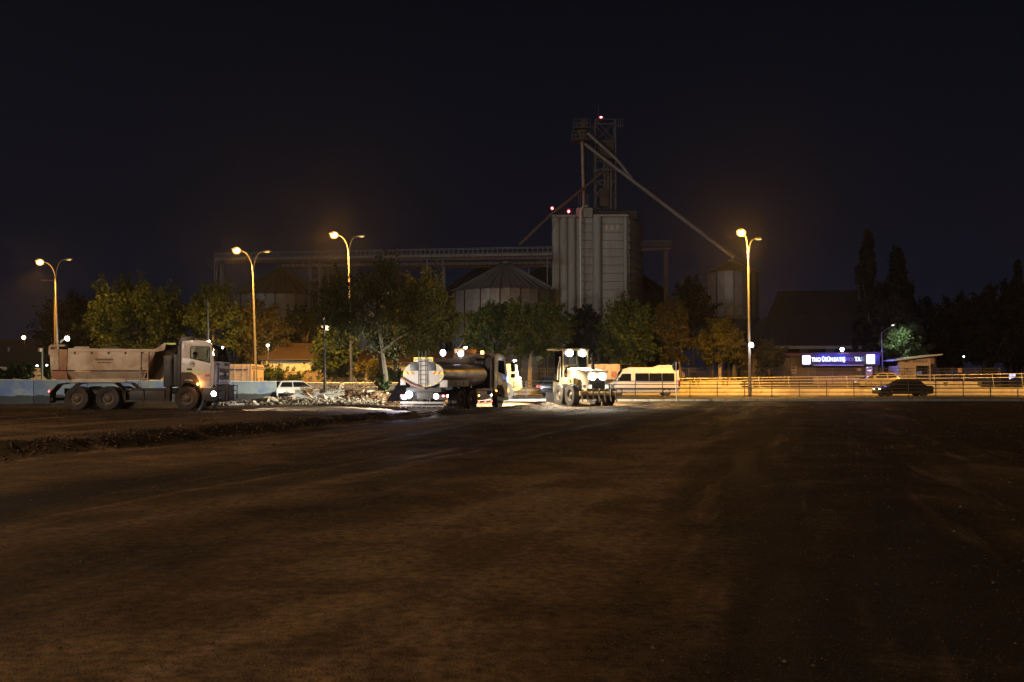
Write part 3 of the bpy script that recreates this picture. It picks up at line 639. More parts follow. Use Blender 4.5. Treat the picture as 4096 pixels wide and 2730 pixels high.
b = MB(); b.ball((.52, -1.235, 1.17), (.055, .03, .05), 10, 8); b.build('marker_lamp', LAMP_A, T); light('POINT', (.52, -1.36, 1.17), 9, (1, .35, .06), T, .04, name='marker_glow')
for i, (x, y, z, M) in enumerate([(.92, -1.0, 3.07, em('warm_roof_lamp', (1, .8, .55), 25)), (1.34, -.35, 2.82, MATS['warm_roof_lamp'])]):
    b = MB(); b.ball((x, y, z), .05, 10, 8); b.build('roof_lamp', M, T)
light('POINT', (.85, -1.0, 3.2), 14, (1, .75, .45), T, .05, name='roof_lamp_glow')
b = MB(); b.ball((.78, .15, 2.55), (.05, .05, .09), 8, 6); b.build('dash_lamp', em('cab_lamp', (1, .72, .3), 22), T); light('POINT', (.75, 0, 2.7), 10, (1, .8, .45), T, .05, name='cab_glow')
for s in (-1, 1):
    b = MB(); b.tube([(1.1, s * 1.2, 2.75), (1.38, s * 1.36, 2.72), (1.40, s * 1.36, 2.3), (1.2, s * 1.22, 2.2)], .018, 6); b.bx(1.30, 1.38, s * 1.36 - .13, s * 1.36 + .13, 2.34, 2.70); mo = b.build('mirror', BLACKPL, T, bevel=.01)
b = MB(); b.bar((1.26, .95, 2.2), (1.55, 1.0, 2.28), .03); b.ball((1.58, 1.0, 2.30), (.06, .10, .10), 10, 8); b.build('front_mirror', BLACKPL, T)
b = MB(); b.lathe([(.135, -.003), (.135, .003)], 28, (.25, -1.238, 2.05), 'y'); nd = b.build('number_disc', INK, T)
b = MB(); b.lathe([(.124, -.003), (.124, .003)], 28, (.25, -1.242, 2.05), 'y'); b.build('number_disc_face', WHITEP, nd)
lettering('19', .185, INK, T, (.25, -1.248, 2.05), (R(90), 0, 0), bold=.006, name='number')
b = MB(); b.bx(0, .80, -1.246, -1.234, 1.70, 1.765); b.build('reflector_strip', REFL, T)
b = MB(); b.bx(.82, 1.05, -1.244, -1.236, 1.50, 1.60); st = b.build('orange_sticker', pm('orange_sticker', (.6, .15, .04), .6), T)
b = MB(); b.bx(.62, 1.05, -1.240, -1.236, 1.30, 1.48); b.build('pale_sticker', pm('pale_sticker', (.62, .50, .42), .7, 0, .3, 14), T)
b = MB(); b.bx(.02, .16, -1.10, -1.04, 1.95, 2.35); b.bx(0, .6, -1.0, 1.0, 1.40, 1.62); b.bx(-.12, .08, -.85, -.35, 1.6, 2.3); b.bx(-.12, .08, .35, .85, 1.6, 2.3); b.build('seats', pm('dark_seat_fabric', (.02, .02, .022), .9), T)
b = MB(); b.lathe([(.22, -.015), (.25, 0), (.22, .015)], 20, (.88, .55, 2.15), 'x'); b.prism([(.95, 1.6), (1.2, 1.6), (1.2, 2.12), (1.0, 2.12)], -1.1, 1.1); b.build('dashboard', BLACKPL, T)
seated_person((tx + .08, Yn + 1.25 - .58, tz + 1.66), 0, 'person in a yellow safety vest sitting in the cab of the dump truck', VEST)
# chassis
b = MB()
for y in (-.42, .42): b.bx(-5.75, 1.1, y - .05, y + .05, .72, .98)
for x in (-5.6, -4.2, -2.4, -.9): b.bx(x, x + .1, -.42, .42, .75, .95)
b.build('chassis', DARKMETAL, T)
b = MB(); b.bx(-2.55, -.95, -1.18, -.72, .45, .98); b.build('side_tank', DARKMETAL, T, bevel=.06)
b = MB()
for z in (.42, .94): b.bar((-2.75, -1.2, z), (-.72, -1.2, z), .05, .10)
for x in (-2.72, -1.9, -.98): b.bar((x, -1.2, .4), (x, -1.2, 1.0), .05)
b.build('side_guard', pm('dusty_dark_steel', (.06, .045, .035), .8, 0, .3, 3), T)
b = MB(); b.bx(-.92, -.74, -1.2, -.9, .40, 1.1); b.build('mud_flap', RUBBER, T)
b = MB(); b.ball((-2.5, -1.22, .93), (.05, .02, .03), 8, 6); b.build('side_reflector', pm('amber_reflector', (.5, .2, .04), .4), T)
b = MB()                                                                 # rear mudguards over the tandem
prof = [(-6.05, .35), (-6.05, .80), (-5.72, 1.16), (-5.3, 1.22), (-3.2, 1.22), (-2.86, .95), (-2.74, .40)]
for s in (-1, 1):
    b = MB()
    for (p, q) in zip(prof[:-1], prof[1:]): b.box(((p[0] + q[0]) / 2, s * .93, (p[1] + q[1]) / 2), (math.hypot(q[0] - p[0], q[1] - p[1]) + .03, .56, .035), Matrix.Rotation(-math.atan2(q[1] - p[1], q[0] - p[0]), 3, 'Y'))
    b.build('rear_mudguard', pm('mud_guard_plastic', (.045, .035, .028), .8, 0, .3, 3), T)
for x, ms in ((-3.5, TRUCKW), (-4.88, TRUCKW)):
    for s in (-1, 1):
        wheel(T, ms, x, s * 1.08, .535, 0, s > 0); wheel(T, ms, x, s * .74, .535, 0, s > 0)
for s in (-1, 1): wheel(T, TRUCKF, 0, s * 1.04, .535, 0, s > 0)
b = MB()
for x in (0, -3.5, -4.88): b.tube([(x, -.9, .535), (x, .9, .535)], .09, 10)
b.build('axle', DARKMETAL, T)
b = MB(); b.bx(-6.12, -5.95, -1.15, 1.15, .42, .56); b.build('rear_bumper', MATS['dusty_dark_steel'], T, bevel=.02)
for s in (-1, 1):
    b = MB(); b.bx(-6.15, -6.0, s * 1.05 - .12, s * 1.05 + .12, .78, .93); b.build('tail_light', TAILRED, T, bevel=.01)
    b = MB(); b.ball((-6.10, s * 1.20 , .85), (.035, .03, .05), 8, 6); b.build('tail_lamp', LAMP_R, T)
# tipper body
X0, X1 = -6.0, -1.15
bed = MB()
def bed_side(s):
    y0, y1 = (1.20, 1.25) if s > 0 else (-1.25, -1.20)
    bed.prism([(-5.35, 1.78), (-1.72, 1.78), (-1.50, 2.62), (-5.35, 2.62)], y0, y1)
    bed.hexa([(X0 + .10, s * .98, 1.40), (-1.90, s * .98, 1.40), (-1.90, s * .93, 1.42), (X0 + .10, s * .93, 1.42), (X0 - .02, s * 1.25, 1.72), (-1.76, s * 1.25, 1.72), (-1.76, s * 1.20, 1.74), (X0, s * 1.20, 1.74)])
both(bed_side)
bed.bx(X0 + .1, -1.9, -.98, .98, 1.36, 1.42)
bed.hexa([(-1.95, -1.2, 1.40), (-1.90, -1.2, 1.40), (-1.90, 1.2, 1.40), (-1.95, 1.2, 1.40), (-1.42, -1.2, 2.72), (-1.36, -1.2, 2.72), (-1.36, 1.2, 2.72), (-1.42, 1.2, 2.72)])
bd = bed.build('dump_bed', BEDP, T, bevel=.01)
for s in (-1, 1):
    b = MB(); b.prism([(X0 + .75, 2.60), (-1.32, 2.60), (-.98, 2.66), (-.90, 2.96), (-1.0, 2.98), (-1.36, 2.74), (-1.44, 2.72), (X0 + .75, 2.76)], s * 1.20, s * 1.29); b.build('top_rail', BEDP, bd, bevel=.012)
b = MB(); b.hexa([(-1.36, -1.2, 2.72), (-1.30, -1.2, 2.70), (-1.30, 1.2, 2.70), (-1.36, 1.2, 2.72), (-1.02, -1.2, 2.98), (-.98, -1.2, 2.95), (-.98, 1.2, 2.95), (-1.02, 1.2, 2.98)]); b.bx(-1.02, -.50, -1.2, 1.2, 2.94, 2.99); b.build('cab_shield', BEDP, bd, bevel=.01)
b = MB(); b.bx(-1.02, -.50, -1.225, -1.20, 2.92, 3.0); b.build('reflector_strip', REFL, bd)
for s in (-1, 1):
    b = MB(); b.prism([(X0 + .02, 1.80), (X0 + .36, 1.80), (X0 + .33, 2.72), (X0 - .04, 2.72), (X0 - .04, 2.3)], s * 1.20, s * 1.285); b.build('rear_post', BEDP, bd, bevel=.015)
for s in (-1, 1):
    b = MB(); b.prism([(X0 + .38, 1.78), (X0 + .70, 1.78), (X0 + .72, 2.70), (X0 + .36, 2.72)], s * 1.205, s * 1.30); b.build('side_rib', pm('rusty_tipper_paint', (.40, .24, .13), .75, 0, .2, 3, (.20, .09, .04), .5, 2), bd, bevel=.015)
for s in (-1, 1):
    b = MB(); b.prism([(X0 - .12, 2.45), (X0 - .12, 2.84), (X0 - .03, 2.92), (X0 + .62, 2.92), (X0 + .62, 2.84), (X0 + .02, 2.82), (X0 - .04, 2.75), (X0 - .04, 2.5)], s * 1.19, s * 1.28); b.build('tailgate_arm', BEDP, bd, bevel=.015)
b = MB(); b.hexa([(X0 - .02, -1.2, 1.55), (X0 + .04, -1.2, 1.55), (X0 + .04, 1.2, 1.55), (X0 - .02, 1.2, 1.55), (X0 - .12, -1.2, 2.75), (X0 - .06, -1.2, 2.75), (X0 - .06, 1.2, 2.75), (X0 - .12, 1.2, 2.75)]); b.build('tailgate', BEDP, T, bevel=.012)
b = MB(); b.prism([(X0 - .02, 1.40), (X0 + .75, 1.36), (X0 + .75, 1.42), (X0 + .70, 1.74), (X0 - .03, 1.76), (X0 + .05, 1.5)], -1.26, -1.21); b.build('rear_corner_plate', pm('reddish_brown_paint', (.32, .15, .09), .75, 0, .3, 3), bd, bevel=.01)
b = MB(); b.bar((X0 + .75, -1.0, 1.30), (-2.75, -1.0, 1.30), .10, .08); b.bar((-2.7, -.95, 1.36), (-1.9, -.95, 1.36), .06); b.build('bed_sill', BEDP, bd)
b = MB()
for i in range(5): b.bx(-5.0 + i * .75, -4.92 + i * .75, -1.275, -1.24, 2.50, 2.60)
b.build('tarp_hook', DARKMETAL, bd)
b = MB()
for x in (-2.02, -1.68): b.bar((x, -1.31, 1.05), (x, -1.31, 2.62), .035)
for i in range(6): b.bar((-2.02, -1.31, 1.15 + .27 * i), (-1.68, -1.31, 1.15 + .27 * i), .03)
b.build('ladder', BEDP, T)
b = MB(); b.bx(-3.7, -3.05, -1.1, 1.1, 2.70, 2.86); b.build('tarp_roll', DARKMETAL, bd, bevel=.05)
rs2 = np.random.RandomState(12); me_ = MB()
b = MB(); b.bx(-1.15, -.55, -.9, .9, 1.05, 2.45); b.build('hydraulic_tank', DARKMETAL, T, bevel=.06)
b = MB(); b.tube([(-.72, -1.0, 1.1), (-.74, -1.0, 2.2), (-.60, -.95, 2.6)], .07, 10); b.build('exhaust', pm('sooty_exhaust', (.05, .045, .04), .6, .4), T)
b = MB(); b.bx(-4.05, -3.25, -1.256, -1.252, 2.22, 2.30); b.bx(-3.95, -3.35, -1.256, -1.252, 2.10, 2.15); b.build('worn_print', WORN, bd)
b = MB(); b.bx(-5.22, -4.75, -1.256, -1.252, 2.50, 2.565); b.build('maker_plate', pm('pale_plate', (.55, .46, .38), .7, 0, .4, 20), bd)

# ---------------------------------------------------------------- water tanker
HEAD = R(69); kz = .12
K = thing('water_tanker', 'silver water tanker seen from behind with a ladder and lit work lamps', 'tanker truck', (xs(1695, 48.8), 48.8, kz), HEAD)
TANKP = pm('brushed_tank_metal', (.42, .40, .38), .38, .55, .12, 2.2, (.26, .20, .15), .35, 1.2)
TANKW = pm('pale_tank_paint', (.44, .40, .365), .45, 0, .08, 2, (.34, .27, .21), .32, 1.5)
YREF = pm('yellow_reflective_tape', (.90, .68, .05), .45, 0, .05, 4)
def ell(n, ry, rz, cz): return [(ry * math.cos(6.2832 * i / n), cz + rz * math.sin(6.2832 * i / n)) for i in range(n)]
b = MB(); n = 40; st = [(0.0, .97), (.04, 1.0), (5.35, 1.0), (5.45, .96), (5.52, .86)]; V = []
for x, k in st: V += [(x, y * k, 1.86 + (z - 1.86) * k) for y, z in ell(n, 1.13, .64, 1.86)]
Fs = [(i * n + j, i * n + (j + 1) % n, (i + 1) * n + (j + 1) % n, (i + 1) * n + j) for i in range(len(st) - 1) for j in range(n)] + [tuple((len(st) - 1) * n + j for j in range(n))]
b.add(V, Fs); tk = b.build('tank', TANKP, K)
b = MB(); b.prism([(y * .985, z) for y, z in ell(n, 1.13, .64, 1.86)], -.03, .02, 'yz'); b.build('tank_end', TANKW, K)
for i in range(18):
    t = 6.2832 * (i + .5) / 18
    if .3 * math.pi < t < .7 * math.pi: continue
    y, z = 1.06 * math.cos(t), 1.86 + .585 * math.sin(t); ty, tz_ = -1.06 * math.sin(t), .585 * math.cos(t); l = math.hypot(ty, tz_)
    b = MB(); b.bar((-.034, y - ty / l * .07, z - tz_ / l * .07), (-.034, y + ty / l * .07, z + tz_ / l * .07), .012, .05); b.build('edge_reflector', YREF, K)
b = MB(); b.bx(-.03, 5.2, -.50, .50, 2.44, 2.66); b.build('walkway_box', TANKW, K, bevel=.015)
b = MB(); b.bx(-.045, -.03, -.52, .52, 2.60, 2.68); b.bx(-.045, -.03, -.52, -.45, 2.46, 2.60); b.bx(-.045, -.03, .45, .52, 2.46, 2.60); b.build('yellow_border', YREF, K)
b = MB()
for y in (-.16, .22): b.bar((-.10, y, 1.26), (-.10, y, 2.98), .035)
for i in range(7): b.bar((-.10, -.16, 1.38 + .22 * i), (-.10, .22, 1.38 + .22 * i), .03)
for y in (-.16, .22): b.tube([(-.10, y, 2.98), (.25, y, 3.0), (.3, y, 2.66)], .018, 6)
b.build('ladder', DARKMETAL, K)
for y0, y1 in ((.27, .72), (-.66, -.22)):
    b = MB(); b.bx(-.06, -.032, y0, y1, 2.02, 2.44); b.build('black_board', BLACKPL, K, bevel=.01)
for s in (-1, 1):
    b = MB(); b.bx(-.045, -.032, min(s * .52, s * 1.07), max(s * .52, s * 1.07), 1.84, 1.98); ch = b.build('hazard_board', YREF, K)
    for k in (.60, .85):
        c = MB(); y = s * k; c.hexa([(-.05, y - .05 - s * .05, 1.842), (-.046, y - .05 - s * .05, 1.842), (-.046, y + .05 - s * .05, 1.842), (-.05, y + .05 - s * .05, 1.842), (-.05, y - .05 + s * .05, 1.978), (-.046, y - .05 + s * .05, 1.978), (-.046, y + .05 + s * .05, 1.978), (-.05, y + .05 + s * .05, 1.978)])
        c.build('red_stripe', pm('red_reflective_tape', (.55, .06, .03), .5), ch)
HOSE = pm('pinkish_hose', (.32, .18, .15), .8, 0, .2, 5)
b = MB(); b.tube([(-.06, 1.16, 1.68), (-.10, .9, 1.52), (-.12, .55, 1.34), (-.12, .1, 1.20), (-.10, -.12, 1.16)], .06, 10); b.build('hose', HOSE, K)
b = MB(); b.bx(-.02, .5, -.95, .95, .98, 1.2); b.bx(-.06, .4, -.55, .35, .62, .98); b.build('pump_box', DARKMETAL, K, bevel=.02)
b = MB(); b.bx(-.02, .02, .98, 1.26, 1.32, 1.62); b.build('side_plate', TANKW, K, bevel=.01)
b = MB(); b.bx(-.12, .02, -1.22, 1.22, .40, .52); b.build('rear_bar', pm('scuffed_steel', (.25, .24, .23), .5, .5), K, bevel=.015)
b = MB(); b.tube([(-.22, -1.2, .30), (-.22, 1.2, .30)], .04, 8)
for i in range(9): b.bar((-.22, -1.12 + .28 * i, .30), (-.24, -1.12 + .28 * i, .20), .03)
b.build('spray_bar', MATS['scuffed_steel'], K)
for s in (-1, 1):
    b = MB(); b.bx(-.10, .0, min(s * .62, s * 1.24), max(s * .62, s * 1.24), .60, .86); b.build('lamp_panel', DARKMETAL, K, bevel=.01)
    b = MB(); b.ball((-.13, s * 1.12, .80), (.04, .075, .06), 10, 8); b.build('tail_light', LAMP_R, K)
b = MB(); b.ball((-.15, .72, .86), (.06, .20, .17), 14, 10); b.build('work_lamp', LAMP_B, K)  # work lamps drawn larger than real so their shape takes in the flare
b = MB(); b.ball((-.15, .98, .72), (.05, .14, .11), 14, 10); b.build('work_lamp', LAMP_B, K)
b = MB(); b.ball((-.15, -.74, .78), (.05, .14, .14), 14, 10); b.build('work_lamp', em('pinkish_lamp_lens', (1, .80, .72), 9), K)
light('SPOT', (-.34, .80, .95), 6500, (.84, .89, 1), K, .06, (-.25, 1, -.45), 64, .9, 'work_beam')
light('SPOT', (-.30, .72, .95), 900, (.58, .64, 1), K, .06, (-1, .35, -.75), 125, .8, 'work_beam')
light('SPOT', (-.30, -.74, .85), 90, (1, .8, .72), K, .06, (-1, -.1, -.8), 120, .8, 'work_beam')
b = MB(); b.ball((-.05, -1.30, .80), (.035, .05, .05), 8, 6); b.build('marker_lamp', LAMP_W, K)
b = MB(); b.bx(-.05, 0, -1.30, -1.20, .45, .76); b.build('amber_board', pm('amber_tape', (.8, .4, .05), .5), K)
b = MB(); b.bx(.1, .13, -1.2, .9, .02, .34); b.build('rear_flap', RUBBER, K)
b = MB(); b.tube([(-.14, -.25, .55), (-.18, -.3, .66), (-.16, -.4, .66), (-.14, -.42, .52)], .02, 6); b.build('towing_eye', MATS['scuffed_steel'], K)
b = MB()
for y in (-.42, .42): b.bx(0, 8.0, y - .06, y + .06, .78, 1.06)
for x in (.3, 2, 3.6, 5.4): b.bx(x, x + .3, -.9, .9, 1.06, 1.34)
b.build('chassis', DARKMETAL, K)
b = MB(); b.bx(.3, 2.6, -1.27, -.85, 1.24, 1.56); bxo = b.build('tool_box', pm('pale_grey_box', (.50, .48, .45), .6, 0, .1, 3), K, bevel=.02)
for x in (.95, 1.9):
    c = MB(); c.bx(x, x + .06, -1.29, -1.265, 1.34, 1.46); c.build('latch', BLACKPL, bxo)
b = MB(); b.bx(.0, .28, -1.275, -.85, 1.22, 1.57); b.build('corner_box', TANKW, K, bevel=.015)
for x in (1.75, 3.10):
    for s in (-1, 1):
        wheel(K, TRUCKW, x, s * 1.08, .535, 0, s > 0); wheel(K, TRUCKW, x, s * .74, .535, 0, s > 0)
for s in (-1, 1): wheel(K, TRUCKF, 7.0, s * 1.06, .535, 0, s > 0)
for x in (1.75, 3.10):
    for s in (-1, 1):
        b = MB(); b.lathe([(.60, s * .62), (.62, s * .62), (.62, s * 1.25), (.60, s * 1.25)], 18, (x, 0, .535), 'y', caps=False, a0=R(10), a1=R(170)); b.build('mudguard', DARKMETAL, K)
b = MB(); b.bx(3.75, 5.85, -1.24, -1.20, 1.02, 1.12); b.bx(3.75, 5.85, -1.24, -1.20, .72, .80); b.bx(3.75, 5.85, -1.24, -1.20, .40, .48); b.bx(3.75, 3.81, -1.24, -1.20, .4, 1.1); b.bx(5.79, 5.85, -1.24, -1.20, .4, 1.1); b.build('side_guard', pm('pale_guard_paint', (.55, .52, .48), .6), K)
for x, z, M in ((3.95, .76, LAMP_A), (5.65, .76, LAMP_W), (3.95, .44, LAMP_R), (4.8, .44, LAMP_R), (5.7, .44, LAMP_R)):
    c = MB(); c.ball((x, -1.26, z), (.06, .03, .05), 8, 6); c.build('marker_lamp', M, K)
b = MB(); b.bx(3.9, 5.7, -1.0, -.6, .5, 1.0); b.build('fuel_tank', pm('dull_tank_metal', (.25, .25, .25), .5, .6), K, bevel=.08)
b = MB(); b.bx(3.9, 5.7, .6, 1.0, .5, 1.0); b.build('fuel_tank', MATS['dull_tank_metal'], K, bevel=.08)
CABP = pm('silver_cab_paint', (.48, .47, .46), .3, .3, .06, 2, (.3, .25, .2), .2, 1.5, 0, 30, .4)
b = MB(); b.prism([(6.2, 1.0), (6.2, 2.85), (6.5, 3.02), (7.5, 2.98), (7.85, 2.80), (8.12, 2.05), (8.2, 1.15), (8.2, .60), (7.75, .60), (7.62, 1.05), (7.35, 1.28), (6.65, 1.28), (6.42, 1.0)], -1.22, 1.22); cb = b.build('cab', CABP, K, bevel=.06)
b = MB(); b.prism([(6.72, 2.0), (7.75, 1.86), (7.62, 2.62), (6.76, 2.66)], -1.232, -1.222); b.build('side_window', DGLASS, cb)
b = MB(); b.prism([(6.62, 1.34), (7.68, 1.34), (7.80, 1.84), (6.64, 1.96)], -1.235, -1.222); b.build('door_panel', CABP, cb, bevel=.01)
b = MB(); b.bx(7.84, 7.9, -1.1, 1.1, 2.0, 2.7); b.build('windscreen', DGLASS, cb)
b = MB(); b.bx(6.14, 6.19, -1.2, 1.2, 1.1, 2.88); b.build('cab_back_wall', pm('tan_back_wall', (.24, .19, .14), .7), K)
for y in (-1.15, .85):
    b = MB(); b.bx(5.72, 6.1, y, y + .3, 1.05, 2.8); b.build('intake_column', DARKMETAL, K, bevel=.04)
b = MB(); b.bx(5.5, 6.15, -.9, .9, 2.72, 2.96); b.build('roof_rack', pm('brown_rack', (.20, .12, .06), .7), K)
b = MB(); b.bx(4.3, 5.9, -.25, .3, 2.98, 3.22); b.build('sign_box', pm('orange_sign_box', (.55, .30, .08), .6), K, bevel=.01)
b = MB(); b.tube([(7.4, -1.2, 2.68), (7.95, -1.62, 2.66), (7.98, -1.62, 1.6), (7.6, -1.25, 1.55)], .022, 6); mo = b.build('mirror_arm', BLACKPL, K)
for z0, z1 in ((2.02, 2.55), (1.68, 1.92)):
    c = MB(); c.bx(7.88, 7.98, -1.75, -1.50, z0, z1); c.build('mirror', BLACKPL, mo, bevel=.02)
b = MB(); b.bx(6.5, 8.15, -1.26, -1.2, .42, .62); b.build('step', DARKMETAL, K)
b = MB(); b.ball((6.4, -1.25, .98), (.05, .03, .05), 8, 6); b.build('marker_lamp', LAMP_A, K)
b = MB(); b.ball((8.14, -1.17, 1.62), (.10, .10, .20), 10, 8); b.build('blue_lamp', em('blue_lamp_lens', (.15, .35, 1), 10), K)
b = MB(); b.bx(8.1, 8.24, -1.2, 1.2, .55, .95); b.build('front_bumper', TAILRED, K, bevel=.03)
light('SPOT', (8.6, 0, .9), 1400, (1, .93, .8), K, .1, (1, -.1, -.12), 120, .7, 'headlight_beam')
for (x, y, z) in ((3.2, .46, 2.98), (4.0, -.2, 2.95)):
    c = MB(); c.ball((x, y, z), (.06, .16, .17), 14, 10); lo_ = c.build('roof_work_lamp', LAMP_B, K); c = MB(); c.bar((x + .05, y, 2.6), (x + .05, y, z), .04); c.build('lamp_bracket', DARKMETAL, lo_)
    light('POINT', (x - .25, y, z + .05), 22, (.7, .75, 1), K, .06, name='roof_work_glow')
b = MB(); b.lathe([(.09, 0), (.09, .14), (.05, .18), (.001, .18)], 14, (5.9, -.62, 2.97)); b.build('beacon', LAMP_A, K)
b = MB(); b.prism([(7.0, 2.98), (7.35, 2.98), (7.3, 3.25)], -.7, -.66); b.build('antenna_fin', TANKW, K)
b = MB(); b.tube([(4.3, .1, 2.66), (4.35, .1, 3.25)], .05, 8); b.tube([(4.35, .1, 3.25), (4.32, .36, 3.62), (4.36, .1, 3.70), (4.32, -.16, 3.62), (4.35, .1, 3.25)], .035, 8); b.build('filler_bracket', DARKMETAL, K)
b = MB(); b.tube([(4.2, -.3, 2.7), (4.1, -.05, 2.95), (3.9, .2, 3.1)], .012, 5); b.build('cable', BLACKPL, K)

# dark sloping plate left of the tanker
p = at(1590, 1600, 53); SLAB = pm('dark_sheet_steel', (.035, .028, .026), .55, .3, .3, 1.5)
q = [at(px, py, 53 + dy) for px, py, dy in ((1545, 1606, 0), (1640, 1606, .3), (1640, 1510, .3), (1606, 1510, 0))]
b = MB(); b.hexa([(v.x, v.y, v.z) for v in q] + [(v.x + .1, v.y + 1.2, v.z) for v in q]); b.build
tag(b.build('loading_ramp', SLAB, bevel=.03), 'dark steel ramp sloping up behind the left side of the water tanker', 'ramp')

# ---------------------------------------------------------------- motor grader, its rear towards us
GY_ = pm('grader_yellow', (.36, .27, .13), .5, 0, .12, 2, (.25, .17, .09), .4, 1.2); GW = pm('pale_hood_paint', (.60, .50, .34), .5, 0, .12, 2, (.3, .22, .14), .3, 1.5)
LUGW = wheel_meshes(.625, .40, 'grader', 1, .52); MUDW = RUBBER
gz = .20; Gm = thing('motor_grader', 'yellow motor grader seen from behind with four blazing work lamps', 'grader', (xs(2361, 57), 57, gz), R(112))
# local: x forward (away from us), y left; rear axle at x = 0
for s, ys in ((1, 1.12), (-1, -1.12)):
    for x in (0, 1.55):
        wheel(Gm, LUGW, x, ys, .625, R(0), s > 0)
    b = MB(); b.bx(-.45, 2.0, ys - s * .42 - .10, ys - s * .42 + .10, .48, .85); b.build('tandem_case', GY_, Gm, bevel=.05)
b = MB(); b.prism([(-.85, .95), (-.85, 1.85), (-.70, 2.02), (1.9, 2.16), (1.9, .80), (-.3, .75)], -.58, .58); hd = b.build('engine_hood', GW, Gm, bevel=.04)
b = MB(); b.bx(-.875, -.852, -.48, .48, .98, 1.60); gi = b.build('radiator_grille', DARKMETAL, hd)
for i in range(9):
    c = MB(); c.bx(-.885, -.874, -.46, .46, 1.01 + i * .063, 1.04 + i * .063); c.build('grille_bar', DARKMETAL, gi)
b = MB(); b.prism([(-.92, 1.90), (1.2, 2.13), (1.2, 2.19), (-.92, 1.98)], -.66, .66); b.build('hood_lid', GW, hd, bevel=.02)
b = MB(); b.lathe([(.13, 2.0), (.11, 2.15), (.095, 2.3), (.095, 2.85), (.08, 3.0), (.06, 3.02)], 16, (.05, -.18, 0)); b.build('exhaust_stack', MATS['sooty_exhaust'], Gm)
b = MB(); b.lathe([(.06, 2.0), (.06, 2.6), (.12, 2.62), (.12, 2.75), (.03, 2.8)], 14, (.45, -.38, 0)); b.build('air_intake', GW, Gm)
b = MB()                                                                   # cab frame and roof
for x, y in ((1.95, -.80), (1.95, .80), (3.2, -.70), (3.2, .70)): b.bar((x, y, .95), (x, y, 3.22), .09)
b.bx(1.85, 3.4, -.88, .88, 3.22, 3.34); b.bx(1.9, 3.3, -.8, .8, .85, 1.35); cbm = b.build('cab', GY_, Gm, bevel=.02)
b = MB(); b.bx(1.95, 1.96, -.75, .75, 1.5, 3.2); b.build('rear_window', CLEAR, cbm, smooth=False)
for s in (-1, 1):
    b = MB(); b.bx(2.0, 3.15, s * .79 - .005, s * .79 + .005, 1.4, 3.2); b.build('side_window', CLEAR, cbm, smooth=False)
b = MB(); b.bx(2.3, 2.8, -.3, .3, 1.35, 1.75); b.bx(2.25, 2.4, -.28, .28, 1.7, 2.35); b.build('seat', MATS['dark_seat_fabric'], cbm, bevel=.04)
b = MB(); b.bx(1.95, 3.3, .86, 1.25, 3.24, 3.32); b.build('roof_wing', GY_, cbm, bevel=.02)
b = MB(); b.bar((1.95, .98, 1.0), (1.95, .98, 2.75), .05); b.tube([(1.95, .98, 2.75), (1.95, 1.14, 2.2), (1.95, 1.16, 1.5)], .03, 8); b.ball((1.93, 1.0, 2.80), .06, 8, 6); b.build('side_post', GW, Gm)
b = MB(); b.bx(.1, 1.9, .72, 1.02, 1.25, 1.62); b.build('battery_box', GY_, Gm, bevel=.03)
for i in range(3):
    b = MB(); b.bx(-.2 + i * .30, .0 + i * .30, .95, 1.22, .95 + i * .26, 1.0 + i * .26); b.build('step', GW, Gm)
for y in (.42, -.42):
    for (x, z, cb_) in ((1.82, 3.06, cbm), (-.92, 1.68, hd)):
        yy = y if x > 0 else y * .75
        b = MB(); b.ball((x, yy, z), (.07, .215, .20), 16, 12); b.build('work_lamp', LAMP_W, cb_)  # lamp balls enlarged so that their shape imitates the flare
light('SPOT', (1.62, .42, 3.08), 6500, (1, .88, .68), Gm, .08, (-.55, .25, -1), 100, .8, 'work_beam')
light('SPOT', (1.62, -.42, 3.08), 5500, (1, .88, .68), Gm, .08, (-.55, -.2, -1), 100, .8, 'work_beam')
light('SPOT', (-1.15, .3, 1.68), 300, (1, .92, .76), Gm, .08, (-.6, .15, -1), 110, .8, 'work_beam')
light('SPOT', (-1.15, -.3, 1.68), 300, (1, .92, .76), Gm, .08, (-.6, -.15, -1), 110, .8, 'work_beam')
light('SPOT', (3.4, 1.5, 2.9), 38000, (1, .86, .60), Gm, .12, (.42, 1, -.72), 100, .8, 'side_beam')
light('SPOT', (3.4, -.9, 2.9), 6500, (1, .84, .56), Gm, .12, (-.1, -1, -.95), 110, .8, 'side_beam')
light('SPOT', (3.5, 0, 3.15), 18000, (1, .92, .74), Gm, .1, (1, -.05, -.02), 100, .8, 'front_beam')
light('SPOT', (1.2, 2.9, 2.9), 2600, (1, .86, .6), Gm, .1, (-.2, -.65, -1), 80, .8, 'wheel_fill')
b = MB(); b.bx(-1.05, -.85, -1.12, 1.12, .62, .84); rp_ = b.build('ripper_beam', pm('muddy_yellow', (.30, .21, .09), .8, 0, .3, 3),  Gm, bevel=.02)
for y in (-1.05, -.72, -.36, 0, .36, .72, 1.05):
    c = MB(); c.prism([(-1.16, .98), (-1.06, 1.0), (-1.02, .55), (-1.10, .34), (-1.20, .26), (-1.18, .42), (-1.14, .6)], y - .025, y + .025); c.build('ripper_shank', pm('muddy_steel', (.16, .11, .06), .8, .1, .3, 4), rp_)
for y in (-.9, -.55, .5, .85):
    c = MB(); c.prism([(-1.02, 1.02), (-.96, 1.02), (-.92, 1.22), (-.98, 1.22)], y - .10, y + .10); c.build('marker_plate', pm('pale_marker_plate', (.75, .72, .65), .5), rp_)
b = MB(); b.bx(-.95, -.2, -.9, .9, .40, .62); b.build('rear_frame', DARKMETAL, Gm, bevel=.03)
b = MB(); b.bar((3.0, 0, 1.25), (6.3, -1.9, 1.45), .35, .4); b.build('front_frame', GY_, Gm, bevel=.03)
